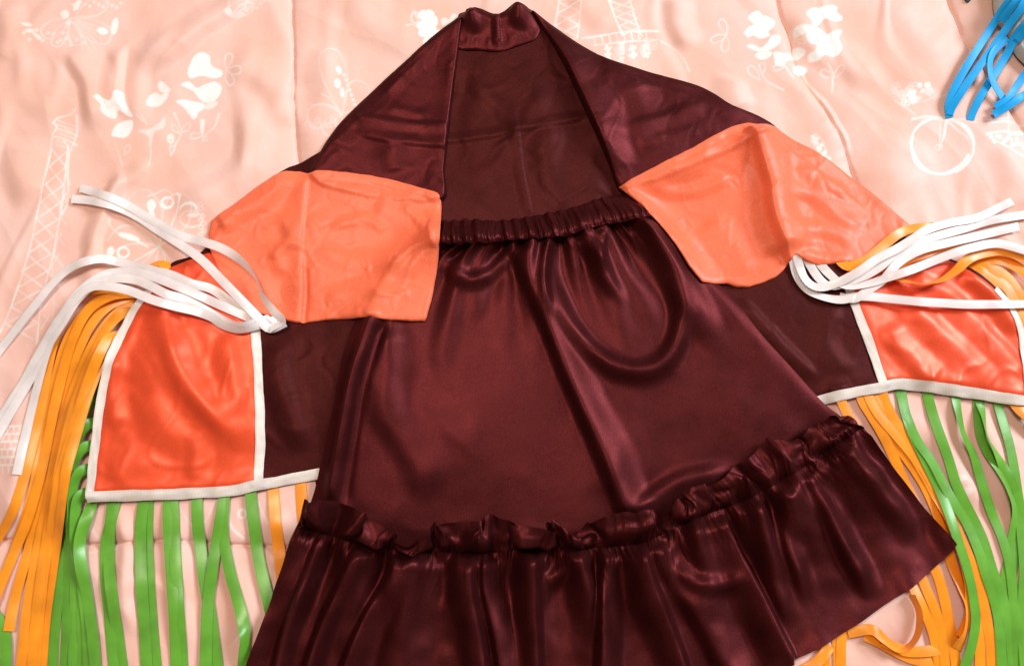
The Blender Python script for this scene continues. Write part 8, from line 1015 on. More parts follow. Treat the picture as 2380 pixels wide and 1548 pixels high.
HEADING_Y = [
[-1593,-15,-19,-21,-9,-17,3,21,12,3,6,8,9,3,0,-4,-9,-12,-16,-20,-22,-18,-9,-6,-14,-16,13,11,-27,-4,-14,-24,-23,-21,-18,9,9,-26,-8,-5,-17,11,-6,-23,7,-24,-5,-1,-2,-2,-4,-21,-18,-2,29,10,-3,-2,44,45,24,13,9,17,11,-4,-44,17,12,7,1,2,6,7,2,-2,0,5,1,-1,11,3,-5,16,9,8,9,5,-3,-15,-17,-11,-10,-25,-31,10,8,-5,4,-2,-4,-6,-9,-8,-9,-7,-11,1,15,18,8,0,19,15,15,-19,11,10,9,-5,-22,-28,-47,-68,18,18,5,-11,-45,8,50,70,34,9,-20,3,26,21,15,10,9,9,9,3,-3,-7,-3,6,11,9,4,0,-1,-1,-5,-12,-2,4,-8,10,1,-5,-20,-27,14,50,49,36,15,-2,3,6,17,-1,22,-6,-17,15,22,23,19,12,14,4,-18,-7,-14,-10,-7,8,14,12,11,17,15,20,24,22,26,-26,-25,-5,24,-7,-20,2,47,44,20,11,19,29,25,16,11,21,31,32,33,24,13,-13,-19,-11,9,2,-4,-26,32,12,-17,-28,4,37,15,-15,46,42,22,-7,8,16,-3,-12,18,5,6,-3,-21,17,5,31,38,1,-51,-26,15,25,3,-21],
[-1627,-14,-15,-16,-13,5,-24,7,19,2,9,8,8,3,0,-4,-7,-7,-15,-22,-22,-16,-11,-13,-15,-10,12,13,0,-22,-27,-23,-22,-20,-17,4,16,-17,-16,-8,-17,13,8,-34,-1,-19,-4,0,-3,1,-1,-13,-24,1,22,11,-13,8,44,43,30,16,17,2,7,-7,-32,11,23,8,-6,-5,3,3,1,-1,3,1,-3,13,-7,10,-6,7,14,9,7,5,4,-14,-15,-10,-10,-19,-27,-1,15,-14,4,0,-5,-6,-7,-6,-5,-3,-9,-11,11,17,13,-1,15,18,20,4,-25,15,13,8,5,-32,-45,-64,10,-2,24,9,-40,-31,43,70,36,14,-22,-4,16,20,15,11,9,8,9,3,-5,-7,-3,4,12,12,6,2,-2,0,-3,-12,-2,5,-10,9,8,-10,-20,-20,23,48,45,28,9,5,5,2,15,6,25,3,-18,-10,22,25,13,10,19,14,-24,12,-25,-9,-8,9,15,11,11,14,15,19,23,24,36,-14,-22,-14,23,1,-29,-4,44,40,16,11,19,25,22,15,15,24,30,31,30,30,14,-16,-12,-19,4,4,-2,4,19,7,-3,-23,-13,26,20,-8,41,39,29,0,-8,22,3,-14,-4,15,13,-4,-20,13,23,28,34,18,-24,-23,-15,22,10,-34],
[-1661,-13,-12,-8,-9,7,-24,-9,12,5,8,8,7,2,-1,-2,-5,-8,-14,-20,-20,-15,-11,-17,-10,-4,-1,12,-4,-24,-23,-21,-20,-17,-14,0,18,1,-18,-13,-17,22,23,-16,-14,-36,-20,-11,-4,6,11,-15,7,-29,8,20,-14,3,47,41,31,20,15,-11,7,0,-22,6,16,6,0,-2,-1,1,0,-2,7,13,-12,4,-7,11,-10,11,8,9,8,5,6,-9,-13,-10,-11,-16,-18,-13,18,-16,2,0,-5,-6,-5,-3,-1,-5,-6,-6,-7,16,17,2,16,22,18,10,-25,9,18,-5,10,-3,-40,-48,-23,-8,25,2,-40,-18,49,61,34,6,-11,-8,14,14,13,8,8,8,7,2,-4,-7,-3,4,10,11,5,2,1,4,3,-15,-9,4,15,-8,5,-6,-19,-10,30,45,39,16,6,7,8,-4,16,7,22,-1,2,-11,17,22,19,1,5,24,-17,12,-21,-11,-5,12,15,9,18,9,8,19,24,22,41,17,-18,-25,5,9,-28,-9,32,39,20,7,17,22,20,14,17,25,28,28,29,30,30,-7,-17,-28,0,3,1,4,12,14,-5,-12,-3,15,11,16,27,32,29,17,-22,14,20,-17,-15,8,15,5,-17,17,21,27,33,34,8,-19,-18,13,-8,-32],
[-1695,-12,-10,-12,-3,7,-12,-14,-2,11,5,2,8,1,0,-1,-5,-9,-14,-17,-18,-13,-10,-12,-16,-21,5,13,-4,-6,-26,-27,-21,-17,-3,-7,16,-7,-8,-11,-9,20,22,15,-26,-32,-21,-19,-14,14,-14,-17,17,-5,-17,8,-6,14,40,37,32,19,17,-21,9,-1,-2,-15,20,7,2,-2,-1,0,5,5,6,13,-6,-7,-8,8,-12,1,9,8,8,6,4,-3,-10,-12,-13,-8,-2,-24,14,-15,-3,-1,-4,-5,-5,-4,1,3,-8,-10,-9,7,21,12,19,20,16,14,-18,-9,19,6,-3,0,-14,-59,-17,26,-8,-26,-18,11,59,16,32,3,-5,-4,6,12,11,6,7,8,7,3,-3,-2,-4,-1,4,10,9,5,4,0,0,5,-12,-18,24,1,8,-20,2,-11,34,40,31,5,6,6,8,-2,14,12,15,-5,7,9,8,19,8,18,-11,9,19,-7,12,-19,-11,5,14,10,23,25,-5,12,22,17,27,36,14,4,-23,-9,-23,-12,17,37,19,6,14,22,19,15,16,22,26,27,34,36,26,0,-23,-28,0,-3,3,2,17,-3,6,19,-14,18,-2,19,24,27,26,19,-19,4,27,-6,-21,12,15,0,-3,15,17,23,30,33,29,18,-5,-24,-19,-34],
[-1726,-13,-9,-9,-3,-1,15,-27,2,0,0,0,5,1,0,-1,-5,-7,-13,-16,-15,-11,-10,-10,-15,-35,17,-7,8,-11,-20,-22,-21,-14,-7,-7,10,-12,5,13,-12,2,19,22,-21,-4,-18,-22,-21,-24,-7,-13,12,-2,-3,-10,7,17,28,35,29,18,15,-19,3,-3,-7,12,7,10,-1,-5,-1,-1,9,19,19,-9,-7,-7,-3,4,-13,-9,0,10,8,7,3,-2,-8,-12,-11,-5,5,-28,3,-7,-3,-1,-3,-3,-4,-2,2,3,-8,-13,-10,6,15,22,24,14,18,16,-2,-23,8,6,-4,0,-2,-24,-40,18,22,16,-40,21,17,13,8,9,-4,-4,2,8,11,5,8,10,6,1,1,0,-4,-6,1,7,14,11,6,1,-7,-5,8,-15,21,-17,26,-5,-22,8,34,30,21,0,5,5,7,0,15,15,15,-12,2,12,14,15,14,16,10,-13,-1,15,1,10,-11,-2,14,15,21,20,17,15,9,6,17,23,21,31,2,-28,-13,-18,0,30,17,8,13,19,19,13,14,21,24,27,32,34,26,12,-30,-26,-5,3,1,11,16,7,3,-1,14,2,7,13,17,21,24,21,2,2,19,1,-27,13,19,-5,7,14,16,22,24,27,28,15,22,-15,-21,-37],
[-1759,-11,-6,-9,-16,1,26,-11,-9,-4,-5,-3,2,1,0,-1,-5,-7,-12,-13,-12,-10,-10,-12,-16,-15,-27,15,9,-16,-17,-20,-10,-12,-13,-9,-3,-6,11,15,11,-17,20,22,-18,-15,-25,-20,-15,-14,-14,-10,-11,0,17,16,5,17,10,26,25,19,10,-14,-3,-4,9,7,3,6,0,-5,-1,-2,7,17,21,-4,7,-18,-16,9,-3,-5,-4,-6,8,6,3,-2,-8,-9,-8,24,9,-19,-9,-22,-12,-5,-2,-2,-1,0,3,2,-10,-14,-8,7,12,15,33,17,11,12,11,-19,-4,5,-5,-3,0,-1,-4,-13,32,4,-28,-15,18,12,7,11,1,-1,0,5,7,7,9,11,6,-3,-2,-1,-4,-4,0,5,12,13,7,3,0,-5,1,9,14,1,-5,7,-22,22,23,22,18,1,1,2,3,3,14,11,19,-8,11,-2,16,15,11,16,13,9,-20,-3,21,-4,16,-7,16,12,23,20,13,10,10,12,17,23,21,5,14,2,-8,-25,-7,18,19,6,13,17,18,11,13,22,24,24,27,27,26,18,-9,-35,-11,4,3,14,11,8,9,-2,11,6,-2,14,15,19,23,21,12,-1,27,7,-22,4,23,-6,17,14,16,22,22,17,22,17,19,1,-24,-32],
[-1791,-8,2,-13,-22,3,22,-1,-11,-5,-7,-7,-5,1,-1,0,-4,-9,-10,-10,-10,-9,-6,-9,-15,9,-12,-8,-18,-13,-16,-18,-14,-9,-11,-12,-12,6,12,13,7,31,-27,32,-26,-24,-23,-15,-8,-7,-7,-6,5,-10,9,17,37,1,1,8,14,18,12,-16,-3,-4,4,4,9,5,0,-5,-1,-5,0,10,15,2,5,8,-21,-10,25,-20,-7,0,2,6,4,-3,-3,-3,7,-2,10,8,-17,-13,-20,-14,-5,0,0,2,8,4,-9,-21,-8,12,17,19,18,13,15,0,18,-14,-5,-5,-5,-2,0,-3,-5,4,1,11,-15,-3,12,12,4,7,4,1,-1,5,2,5,7,8,3,-3,-2,-1,-1,1,6,10,14,13,9,3,-2,-1,-9,13,4,-12,14,18,-17,21,16,18,16,11,2,1,-2,-1,-3,14,16,-1,11,5,15,13,11,10,9,7,28,-27,23,-24,21,-3,14,12,21,21,12,9,10,16,19,16,19,6,6,14,-7,0,-5,-3,18,8,12,14,18,13,13,19,23,23,26,30,30,0,7,-24,-23,-2,7,12,9,7,16,-10,15,3,11,12,15,15,16,15,12,6,17,17,10,14,-4,13,8,11,14,24,25,15,12,10,14,8,-17,-15],
[-1815,-5,-2,-21,-7,22,-16,2,-5,-4,-5,-4,-6,-8,-3,-4,-4,-8,-9,-8,-9,-6,-9,-4,-8,-10,14,-19,-9,-5,-2,-4,-4,-3,-4,-4,-2,-4,0,-1,0,9,-4,2,0,-5,-4,-2,-2,-4,-4,-6,0,-5,-1,6,-2,-6,-3,4,5,2,2,-5,-2,-1,-1,3,-1,-2,-2,-2,-3,-5,-3,1,2,0,-1,4,-3,-6,-2,12,4,2,2,3,4,3,2,2,1,3,-4,15,-14,3,6,2,1,-1,-1,-1,-1,-1,1,1,1,1,1,1,3,3,-7,2,17,-2,-10,-5,-6,-8,-8,-10,-11,-3,6,23,-9,12,10,7,6,5,2,-6,10,0,2,0,6,2,5,-1,2,0,1,3,4,5,7,7,7,6,4,3,-3,9,15,-8,10,18,0,16,14,13,11,12,11,10,6,7,9,10,10,9,4,3,4,7,9,12,12,9,12,-15,26,-14,-7,27,-5,5,10,13,11,8,11,12,13,15,8,10,4,2,12,7,3,6,14,10,10,12,12,12,11,13,14,13,18,18,19,12,4,0,-4,3,8,8,11,2,23,-4,10,13,15,17,16,13,12,12,13,11,12,11,9,10,10,10,13,15,13,16,17,13,11,12,13,13,-11,8],
[-1833,-5,-6,-5,-6,-5,-5,-6,-5,-6,-5,-6,-5,-6,-6,-6,-6,-6,-7,-6,-6,-6,-6,-6,-6,-5,-4,-5,-4,-4,-3,-4,-3,-3,-3,-3,-3,-2,-3,-2,-3,-2,-2,-3,-2,-2,-2,-2,-2,-1,-2,-1,-2,-1,-1,-2,-1,-1,-1,-1,-2,-1,-1,-2,-1,-1,-2,-1,-1,-1,-1,-2,-1,0,-1,-1,0,-1,0,0,0,1,1,0,1,2,1,2,2,2,3,3,4,3,3,3,2,2,1,1,1,0,1,1,0,1,0,1,0,1,0,0,1,0,1,0,1,1,0,0,1,0,0,1,0,0,1,0,1,0,1,1,1,1,2,1,2,1,2,2,2,2,2,2,2,2,3,3,3,3,3,4,4,5,6,6,8,8,9,10,10,11,10,10,10,9,9,8,9,8,8,8,7,8,8,8,7,8,8,7,8,7,7,8,7,6,7,6,7,6,7,6,7,7,8,8,8,8,8,9,8,9,9,9,9,9,10,9,10,10,10,10,10,10,11,10,11,10,11,10,10,10,11,10,10,10,10,11,11,11,11,11,12,12,12,13,12,12,13,12,13,12,13,12,12,12,12,12,11,12,12,12,11,12,12,11,12,12,11,12]]
HEADING_Z = [
[395,19,39,38,-4,4,24,4,14,28,11,-4,-15,-32,-71,-88,-43,4,31,47,49,36,11,-30,-53,-68,-10,27,11,-1,26,11,10,10,15,21,17,20,-22,18,18,-18,-6,13,6,33,-6,-16,-19,-22,-21,8,13,4,3,3,32,5,-41,-42,-33,11,-9,-7,-17,23,34,10,-19,-19,-12,-9,-15,-11,10,36,23,-14,-11,-27,4,-21,-7,19,19,11,-11,-19,-10,17,8,0,-2,15,20,1,-26,20,64,23,6,4,3,3,4,12,21,7,-16,-25,-24,-18,-26,-8,-8,17,-6,-22,-18,-19,-16,-11,-8,-21,-43,-7,23,31,-1,-52,-31,33,28,22,16,53,49,27,0,1,11,11,9,5,0,0,-5,-2,0,-3,-10,-13,-14,-9,-24,9,-22,-3,-20,2,16,20,25,23,-11,-26,-22,-20,-18,-18,-14,-18,11,17,1,15,-7,22,12,18,20,26,-3,-39,7,-14,15,9,-7,-26,-19,1,15,9,4,4,3,-14,-14,-41,-4,20,-4,11,2,-40,-44,-30,-5,31,41,16,-9,-26,-30,-16,7,19,22,2,-2,-18,-4,-30,2,10,25,-19,-17,19,16,-8,-30,-4,23,51,19,-4,-23,-26,-17,25,-14,-15,5,27,-2,-20,-21,1,26,8,12,44,19,-17,-21,8,-25,-14],
[389,19,26,28,19,24,-9,24,11,20,1,-6,-8,-17,-58,-91,-62,-18,20,57,79,52,0,-33,-49,-46,-11,25,27,-16,4,9,10,9,12,25,3,28,-15,18,1,-18,-27,18,22,25,-5,-16,-17,-23,-21,1,3,22,-2,12,38,-8,-42,-39,-17,-7,-12,-14,-2,27,28,13,-43,-15,-3,3,-9,-2,18,32,20,1,-23,-3,-24,7,-25,13,20,11,-18,-24,-22,14,5,1,-1,11,16,15,-26,48,66,27,-5,-8,-1,-1,-3,5,15,21,-12,-23,-28,-16,-27,-6,-21,7,16,-7,-15,3,-17,-8,-8,-15,-53,-12,14,18,0,-30,-34,14,18,19,21,49,46,26,9,6,9,10,13,11,0,-15,-9,1,7,6,-5,-11,-17,-5,-19,-1,5,-22,-23,2,15,1,23,13,-16,-24,-21,-15,16,-8,-12,-19,4,18,-6,27,-2,10,22,21,5,10,-9,-40,12,-19,0,20,-10,-30,-14,9,14,14,7,2,1,5,-5,-41,-16,19,4,14,-4,-49,-60,-32,7,34,35,14,-9,-25,-24,-9,8,17,23,24,-5,-26,6,-38,-13,8,26,7,-38,14,25,-3,-42,-2,9,51,19,9,-6,-19,-28,22,-1,-19,-17,16,20,-26,-18,-19,9,6,12,36,37,-7,-23,-2,-22,-4],
[381,17,22,31,24,29,-11,11,27,12,4,-5,-11,-20,-70,-98,-55,-11,20,56,85,62,0,-26,-43,-38,-13,23,22,3,-16,-5,11,11,17,23,0,29,-3,2,-3,-17,-12,-24,21,20,4,-3,-14,-28,-27,3,23,-5,21,6,28,-7,-42,-35,-24,-21,1,17,-16,22,24,19,-36,-21,-6,-2,1,10,30,35,25,5,-30,-14,-27,7,-25,4,25,3,-22,-26,-28,5,4,4,2,6,19,22,-27,60,72,31,-7,-17,-10,-6,-4,5,9,11,11,-20,-29,-19,-32,-16,-21,4,13,6,-21,22,17,-1,-12,-22,-41,-14,8,4,2,-25,-29,-19,18,28,37,44,36,20,9,5,6,10,9,4,-6,-14,-10,2,6,7,0,-4,-6,5,-3,-21,4,-17,-3,-16,16,-22,23,1,-19,-23,-19,-1,21,12,-8,-25,10,17,0,-6,25,11,28,3,-34,13,9,-21,-15,-17,-3,20,-13,-24,-9,5,4,29,23,2,-1,5,18,-28,-23,-6,18,11,-8,-50,-64,-39,-3,35,39,16,-7,-23,-18,-4,7,16,25,32,10,-22,1,-36,-27,-8,18,21,-7,-18,27,3,-20,-27,-16,30,34,18,10,-7,-23,10,4,-22,-17,-1,20,-13,-21,-18,-4,3,9,15,45,24,-13,-17,-23,-2],
[370,21,23,39,29,29,9,4,2,-3,4,3,-9,-24,-83,-99,-43,-1,24,55,78,63,14,-17,-31,-57,-13,26,17,22,-10,-18,-2,2,23,21,2,29,-1,-21,-18,-13,-5,-19,8,9,5,0,-8,-26,-6,14,16,6,-5,26,18,-27,-35,-32,-28,-25,5,25,-6,23,15,26,-32,-26,-9,1,5,18,43,46,27,8,-19,-20,-22,-11,-22,-13,15,0,-27,-32,-26,-8,4,8,14,-8,16,24,-14,46,82,43,6,-12,-13,-14,-19,-10,10,15,10,-11,-33,-35,-34,-12,-19,-3,18,15,-17,19,36,22,-7,-5,-42,-14,0,8,-10,-23,-29,-40,6,35,39,43,37,18,-1,3,9,12,10,5,-3,-5,-8,-5,1,2,2,3,-1,-4,-4,-19,-10,1,-15,-21,0,2,-5,4,-20,-21,-15,16,25,16,4,-21,12,18,9,-25,14,27,30,-20,-44,-11,19,8,-12,-11,-13,-10,8,-26,2,-15,9,21,26,8,0,7,23,22,-14,-22,8,5,-12,-53,-73,-43,-5,33,40,20,-2,-18,-17,-4,7,18,33,39,12,-20,-7,-43,-27,-18,23,10,-24,5,-10,0,-21,-7,-3,32,23,23,20,8,-23,-15,25,-18,-16,-10,28,-22,-18,-15,-7,-2,0,5,23,21,28,-22,-13,6],
[354,26,39,37,28,7,-10,16,-6,4,12,10,-7,-36,-85,-85,-41,-8,22,60,88,67,5,-23,-35,-36,-24,28,19,27,1,-8,-8,-18,15,15,16,25,-15,-37,-14,-10,-3,-18,3,5,2,-2,-7,-4,22,3,19,25,-9,16,-19,-29,-28,-30,-27,-20,2,25,14,22,27,-23,-25,-22,2,13,9,13,53,68,42,-1,-24,-17,-22,-1,-22,-21,-24,4,-36,-34,-26,-8,5,13,14,2,-12,26,5,45,83,43,0,-18,-14,-14,-19,-11,7,17,11,-13,-30,-43,-30,-17,-18,-5,17,12,10,22,41,33,8,-22,-19,-17,5,-15,-6,-22,-27,-34,-29,23,33,51,51,21,-7,10,14,16,10,3,2,-2,-11,-14,-7,4,11,13,6,-9,-22,-26,-22,-10,-12,-12,-12,-4,10,-10,-15,-18,-6,28,24,18,13,-9,11,18,16,-20,1,33,-5,-21,-32,-34,-1,17,22,-16,10,-26,-8,-20,2,11,2,0,1,8,7,16,24,30,20,13,-11,-16,-18,-57,-83,-46,5,31,39,24,0,-19,-17,-1,8,17,32,41,23,-13,-21,-56,-38,13,9,-18,-24,-18,-1,29,-22,20,3,34,12,13,16,18,-6,-17,16,-17,-13,-9,22,-22,-13,-13,-8,-4,-3,-4,8,14,-2,33,0,10],
[343,33,36,27,23,-3,-21,-1,-2,6,23,26,7,-41,-91,-78,-34,-6,30,64,85,66,4,-29,-45,-47,6,24,23,14,6,-4,-21,13,13,-11,23,18,-28,-37,-25,1,-13,-17,8,9,14,10,8,7,12,11,8,3,-7,-20,-15,-24,-25,-22,-23,-19,2,24,21,37,-6,0,-38,-7,7,24,4,-6,33,70,56,10,-32,6,2,-32,9,-21,-26,-33,-43,-33,-23,-6,5,11,9,-13,-7,10,10,63,88,51,-3,-22,-18,-17,-19,-11,9,14,7,-13,-26,-32,-26,-19,-25,2,-2,18,24,28,44,36,14,-6,-31,-28,16,-21,-18,-26,-16,-37,-25,14,31,49,48,20,7,10,18,19,10,-8,-9,-3,-17,-19,-7,6,16,14,5,-16,-30,-24,-11,-22,10,-21,-18,-13,14,-12,-12,-10,-4,23,24,21,16,22,3,25,25,-20,15,-4,-24,-28,-17,-23,-16,-2,19,17,-18,12,-19,-26,9,17,16,7,-3,-7,-9,4,21,35,33,32,4,-23,-30,-51,-81,-64,-2,33,45,37,4,-25,-18,6,12,12,23,34,32,7,-25,-60,-45,-12,8,-22,-9,-6,-3,35,-5,-23,30,11,13,15,20,20,14,-19,22,-6,-16,-16,21,-22,-9,-12,-7,0,-3,-9,-3,2,-8,31,9,22],
[324,27,20,21,10,-7,-19,-4,-4,6,25,38,31,-12,-94,-93,-28,15,46,61,64,58,24,-17,-49,-69,-22,36,18,13,5,1,-7,-1,9,10,8,3,-32,-38,-24,-15,3,-12,15,15,16,7,0,1,8,12,9,-13,-4,-13,-14,-29,-21,-16,-11,-18,0,22,24,39,29,-16,-33,-19,7,27,5,-21,1,47,56,29,-7,-7,28,3,-28,4,-36,-49,-46,-34,-21,-6,3,6,0,9,-14,-5,26,51,78,57,12,-14,-18,-20,-26,-17,7,22,4,-17,-28,-32,-26,-11,-25,20,-19,24,25,43,45,32,13,-9,-19,-22,-23,7,3,-38,-51,-26,11,6,19,32,22,10,7,10,19,21,3,-17,-15,-10,-15,-15,-8,4,12,13,7,-5,-16,-14,-6,-18,-5,9,-22,-19,14,-6,-2,-7,-6,8,18,16,19,25,38,35,21,-4,-15,-27,-26,-23,-18,-12,-8,-8,-10,24,-15,21,-2,-9,-3,9,15,9,-4,-15,-15,-5,22,47,47,33,13,-28,-20,-57,-82,-70,0,34,49,47,17,-22,-23,2,13,13,22,24,12,31,-13,-58,-55,-27,-12,1,-8,-6,-12,34,0,-31,16,8,6,15,28,27,19,13,10,7,-4,-14,6,-12,-16,-15,-8,9,3,-8,-12,-16,-20,21,16,26],
[275,24,10,13,-1,-19,-4,-6,-4,5,15,24,23,0,-51,-60,-18,16,36,35,32,28,19,-10,-33,-39,-22,9,5,7,10,9,5,4,9,6,5,-9,-18,-25,-21,-9,13,2,13,7,1,-5,-5,3,17,20,12,-8,-11,-22,-24,-22,-12,-4,-2,-7,9,17,18,17,5,-25,-24,-6,13,30,9,-19,-9,17,26,13,2,-1,13,14,9,-6,-22,-38,-37,-20,-11,0,3,7,8,5,10,-25,17,26,44,37,19,3,-10,-19,-26,-21,-4,11,9,-5,-16,-17,-11,-3,0,14,-24,8,15,27,33,26,14,-1,-4,-11,-14,-17,-5,-20,-25,-8,2,6,11,19,-6,1,0,12,17,17,8,-4,-11,-12,-16,-16,-11,2,13,15,10,4,-4,-8,-3,-17,-21,6,0,-13,12,2,0,1,-5,-3,-1,-3,3,18,31,27,15,0,-12,-20,-19,-14,-10,-6,-1,-1,-6,15,-16,10,3,-18,1,5,21,18,-3,-19,-20,-6,19,31,29,20,9,1,-17,-29,-50,-44,-6,22,42,38,8,-16,-14,-5,-4,0,11,25,18,13,-1,-28,-34,-15,-1,-14,-17,3,-17,24,18,-10,-4,-9,-10,3,17,16,12,14,16,17,7,-1,-2,-7,-16,-21,0,20,17,-3,-18,-19,-20,1,23,31],
[231,19,8,-6,-11,-14,-14,-12,-5,6,18,24,17,-7,-26,-18,-6,4,16,22,18,11,4,0,-6,-16,-21,-19,-10,1,11,13,13,15,8,-3,-10,-11,-12,-12,-9,14,31,24,0,-19,-22,-21,-10,0,22,26,11,-3,-10,-15,-20,-18,-2,8,16,12,8,8,2,-7,-15,-17,-14,-2,15,31,9,-21,-22,-15,-3,-1,4,9,12,14,18,12,-11,-26,-22,-4,7,12,18,16,13,3,-17,-24,-12,9,21,16,13,11,4,-10,-22,-20,-11,-2,1,1,1,1,9,24,27,3,-22,-25,-9,13,22,20,13,2,-2,-7,-16,-21,-16,-1,8,8,9,12,11,2,-19,-28,-11,6,15,16,11,5,-3,-8,-11,-16,-15,0,9,16,13,10,9,4,-3,-14,-19,-9,4,8,11,13,14,2,-7,-10,-16,-24,-12,9,27,24,12,-2,-17,-23,-19,-10,-3,5,14,13,3,-2,-4,-5,-9,-16,-10,2,26,26,5,-15,-24,-16,7,17,15,13,9,10,6,-10,-24,-22,-7,12,29,29,8,-10,-14,-17,-20,-16,-2,12,14,10,10,11,7,-7,-19,-21,-12,-8,0,17,28,19,0,-21,-29,-16,3,5,6,13,19,22,14,3,-2,-8,-16,-21,7,34,30,-2,-24,-22,-14,-4,13,28]]
WAIST_X = [
[-801,26,25,26,25,26,25,26,25,26,26,25,26,25,26,25,26,26,25,26,25,26,25,26,26,25,26,25,26,25,26,25,26,25,25,25,26,25,25,25,25,26,25,25,26,25,25,25,26,25,25,25,25,25,25,25,25,24,25,25,24,24,25,24,25,24,25,25,25,25,25,26,25,25,26,26,25,26,26,26],
[-799,24,26,22,29,29,22,27,29,24,24,27,30,20,29,20,28,29,26,26,27,25,26,26,26,26,26,29,20,21,29,28,24,26,25,24,29,25,26,26,24,27,26,22,29,25,26,28,19,28,26,25,25,20,31,25,26,24,24,25,23,24,27,26,26,30,23,23,26,27,23,26,26,27,26,26,27,26,26,24],
[-798,24,24,25,30,27,26,26,28,25,24,28,29,24,25,23,28,29,25,25,30,26,26,26,26,26,26,29,20,17,32,28,26,26,26,28,28,23,27,27,24,28,26,23,32,22,24,29,19,28,28,24,25,22,32,23,26,26,24,26,24,25,27,25,25,31,24,24,26,27,23,28,25,27,27,26,27,27,26,24],
[-797,24,25,23,31,29,26,27,28,24,24,29,31,23,25,24,29,29,25,23,33,25,28,26,26,27,27,25,22,19,29,28,28,26,26,31,26,23,25,32,27,26,27,26,29,21,23,26,28,29,26,22,25,26,30,23,24,27,27,26,26,25,27,24,24,28,28,25,25,26,28,28,26,26,27,27,27,28,27,21],
[-796,26,26,18,32,30,27,27,29,25,27,28,31,23,25,22,29,30,27,28,29,28,25,25,27,29,26,24,23,24,23,31,28,23,28,29,28,26,27,29,27,28,27,29,28,20,26,25,28,27,25,25,24,26,30,25,27,27,26,27,25,28,26,22,26,29,29,23,26,23,28,29,26,26,28,28,29,28,29,20],
[-795,27,27,27,27,27,27,27,28,27,27,27,27,27,27,27,27,27,27,27,27,27,27,26,26,27,27,27,27,27,27,27,27,27,27,27,27,27,28,27,27,27,27,27,27,27,26,27,27,26,27,26,26,27,26,26,27,26,26,26,26,26,26,27,27,26,27,27,28,27,27,27,27,27,27,27,27,27,28,27]]
WAIST_Y = [
[1069,2,2,2,2,2,2,1,2,2,1,1,1,1,1,0,-1,-1,-1,-1,-2,-2,-2,-1,-1,-1,0,0,2,2,3,4,4,4,5,4,4,5,5,5,5,5,4,5,4,5,5,5,6,6,6,6,6,6,7,7,7,8,8,9,9,9,9,10,8,9,8,7,7,7,7,6,5,5,4,2,1,-1,-2,-1],
[1013,2,5,1,9,-5,0,6,-2,1,0,6,-3,1,0,-1,2,-3,-1,0,13,-3,-6,-2,-1,4,3,-11,4,-2,14,-4,3,4,9,3,-2,5,5,19,-5,0,10,6,-6,5,4,8,20,-10,6,9,7,12,-1,8,8,17,6,7,12,9,1,7,8,15,2,7,5,11,9,5,6,10,7,2,-1,-4,-3,-10],
[956,3,4,2,6,-2,1,2,-2,1,0,4,-2,1,1,-1,-1,-2,0,-2,11,3,-4,-2,1,4,2,-6,4,-5,11,0,2,4,7,-1,0,6,4,16,1,-3,10,1,-4,6,3,8,19,-6,5,8,7,10,0,9,7,17,9,7,11,7,1,8,6,16,3,7,6,8,8,4,8,11,6,1,-2,-3,-2,-9],
[900,2,2,1,8,-5,1,4,-5,1,-1,7,-5,0,1,1,-1,-1,1,-3,10,3,-2,0,3,6,1,0,2,-4,6,2,1,2,5,-2,1,5,1,14,-2,3,4,4,-1,6,2,6,14,0,5,9,6,7,4,9,4,18,7,9,9,6,5,9,6,10,9,5,5,5,4,2,7,10,6,3,0,2,2,-6],
[844,1,2,-1,6,-3,-1,3,-2,-1,0,3,-3,0,0,0,2,0,2,2,2,4,0,4,5,8,1,3,1,-2,2,1,1,-2,5,1,1,3,2,7,0,2,3,5,1,4,5,5,9,4,5,8,5,8,6,9,9,10,7,9,9,9,6,9,6,6,8,4,4,3,3,4,5,7,5,4,3,3,5,-3],
[787,2,1,1,1,-1,0,-1,-1,-1,0,-1,0,0,0,1,1,2,2,3,3,3,4,6,6,7,5,2,0,0,-1,0,0,0,2,1,1,1,2,1,2,2,3,3,4,4,5,6,6,6,7,7,6,8,7,8,8,8,8,9,9,9,8,7,6,6,4,5,4,3,4,4,4,4,4,4,3,4,4,4]]
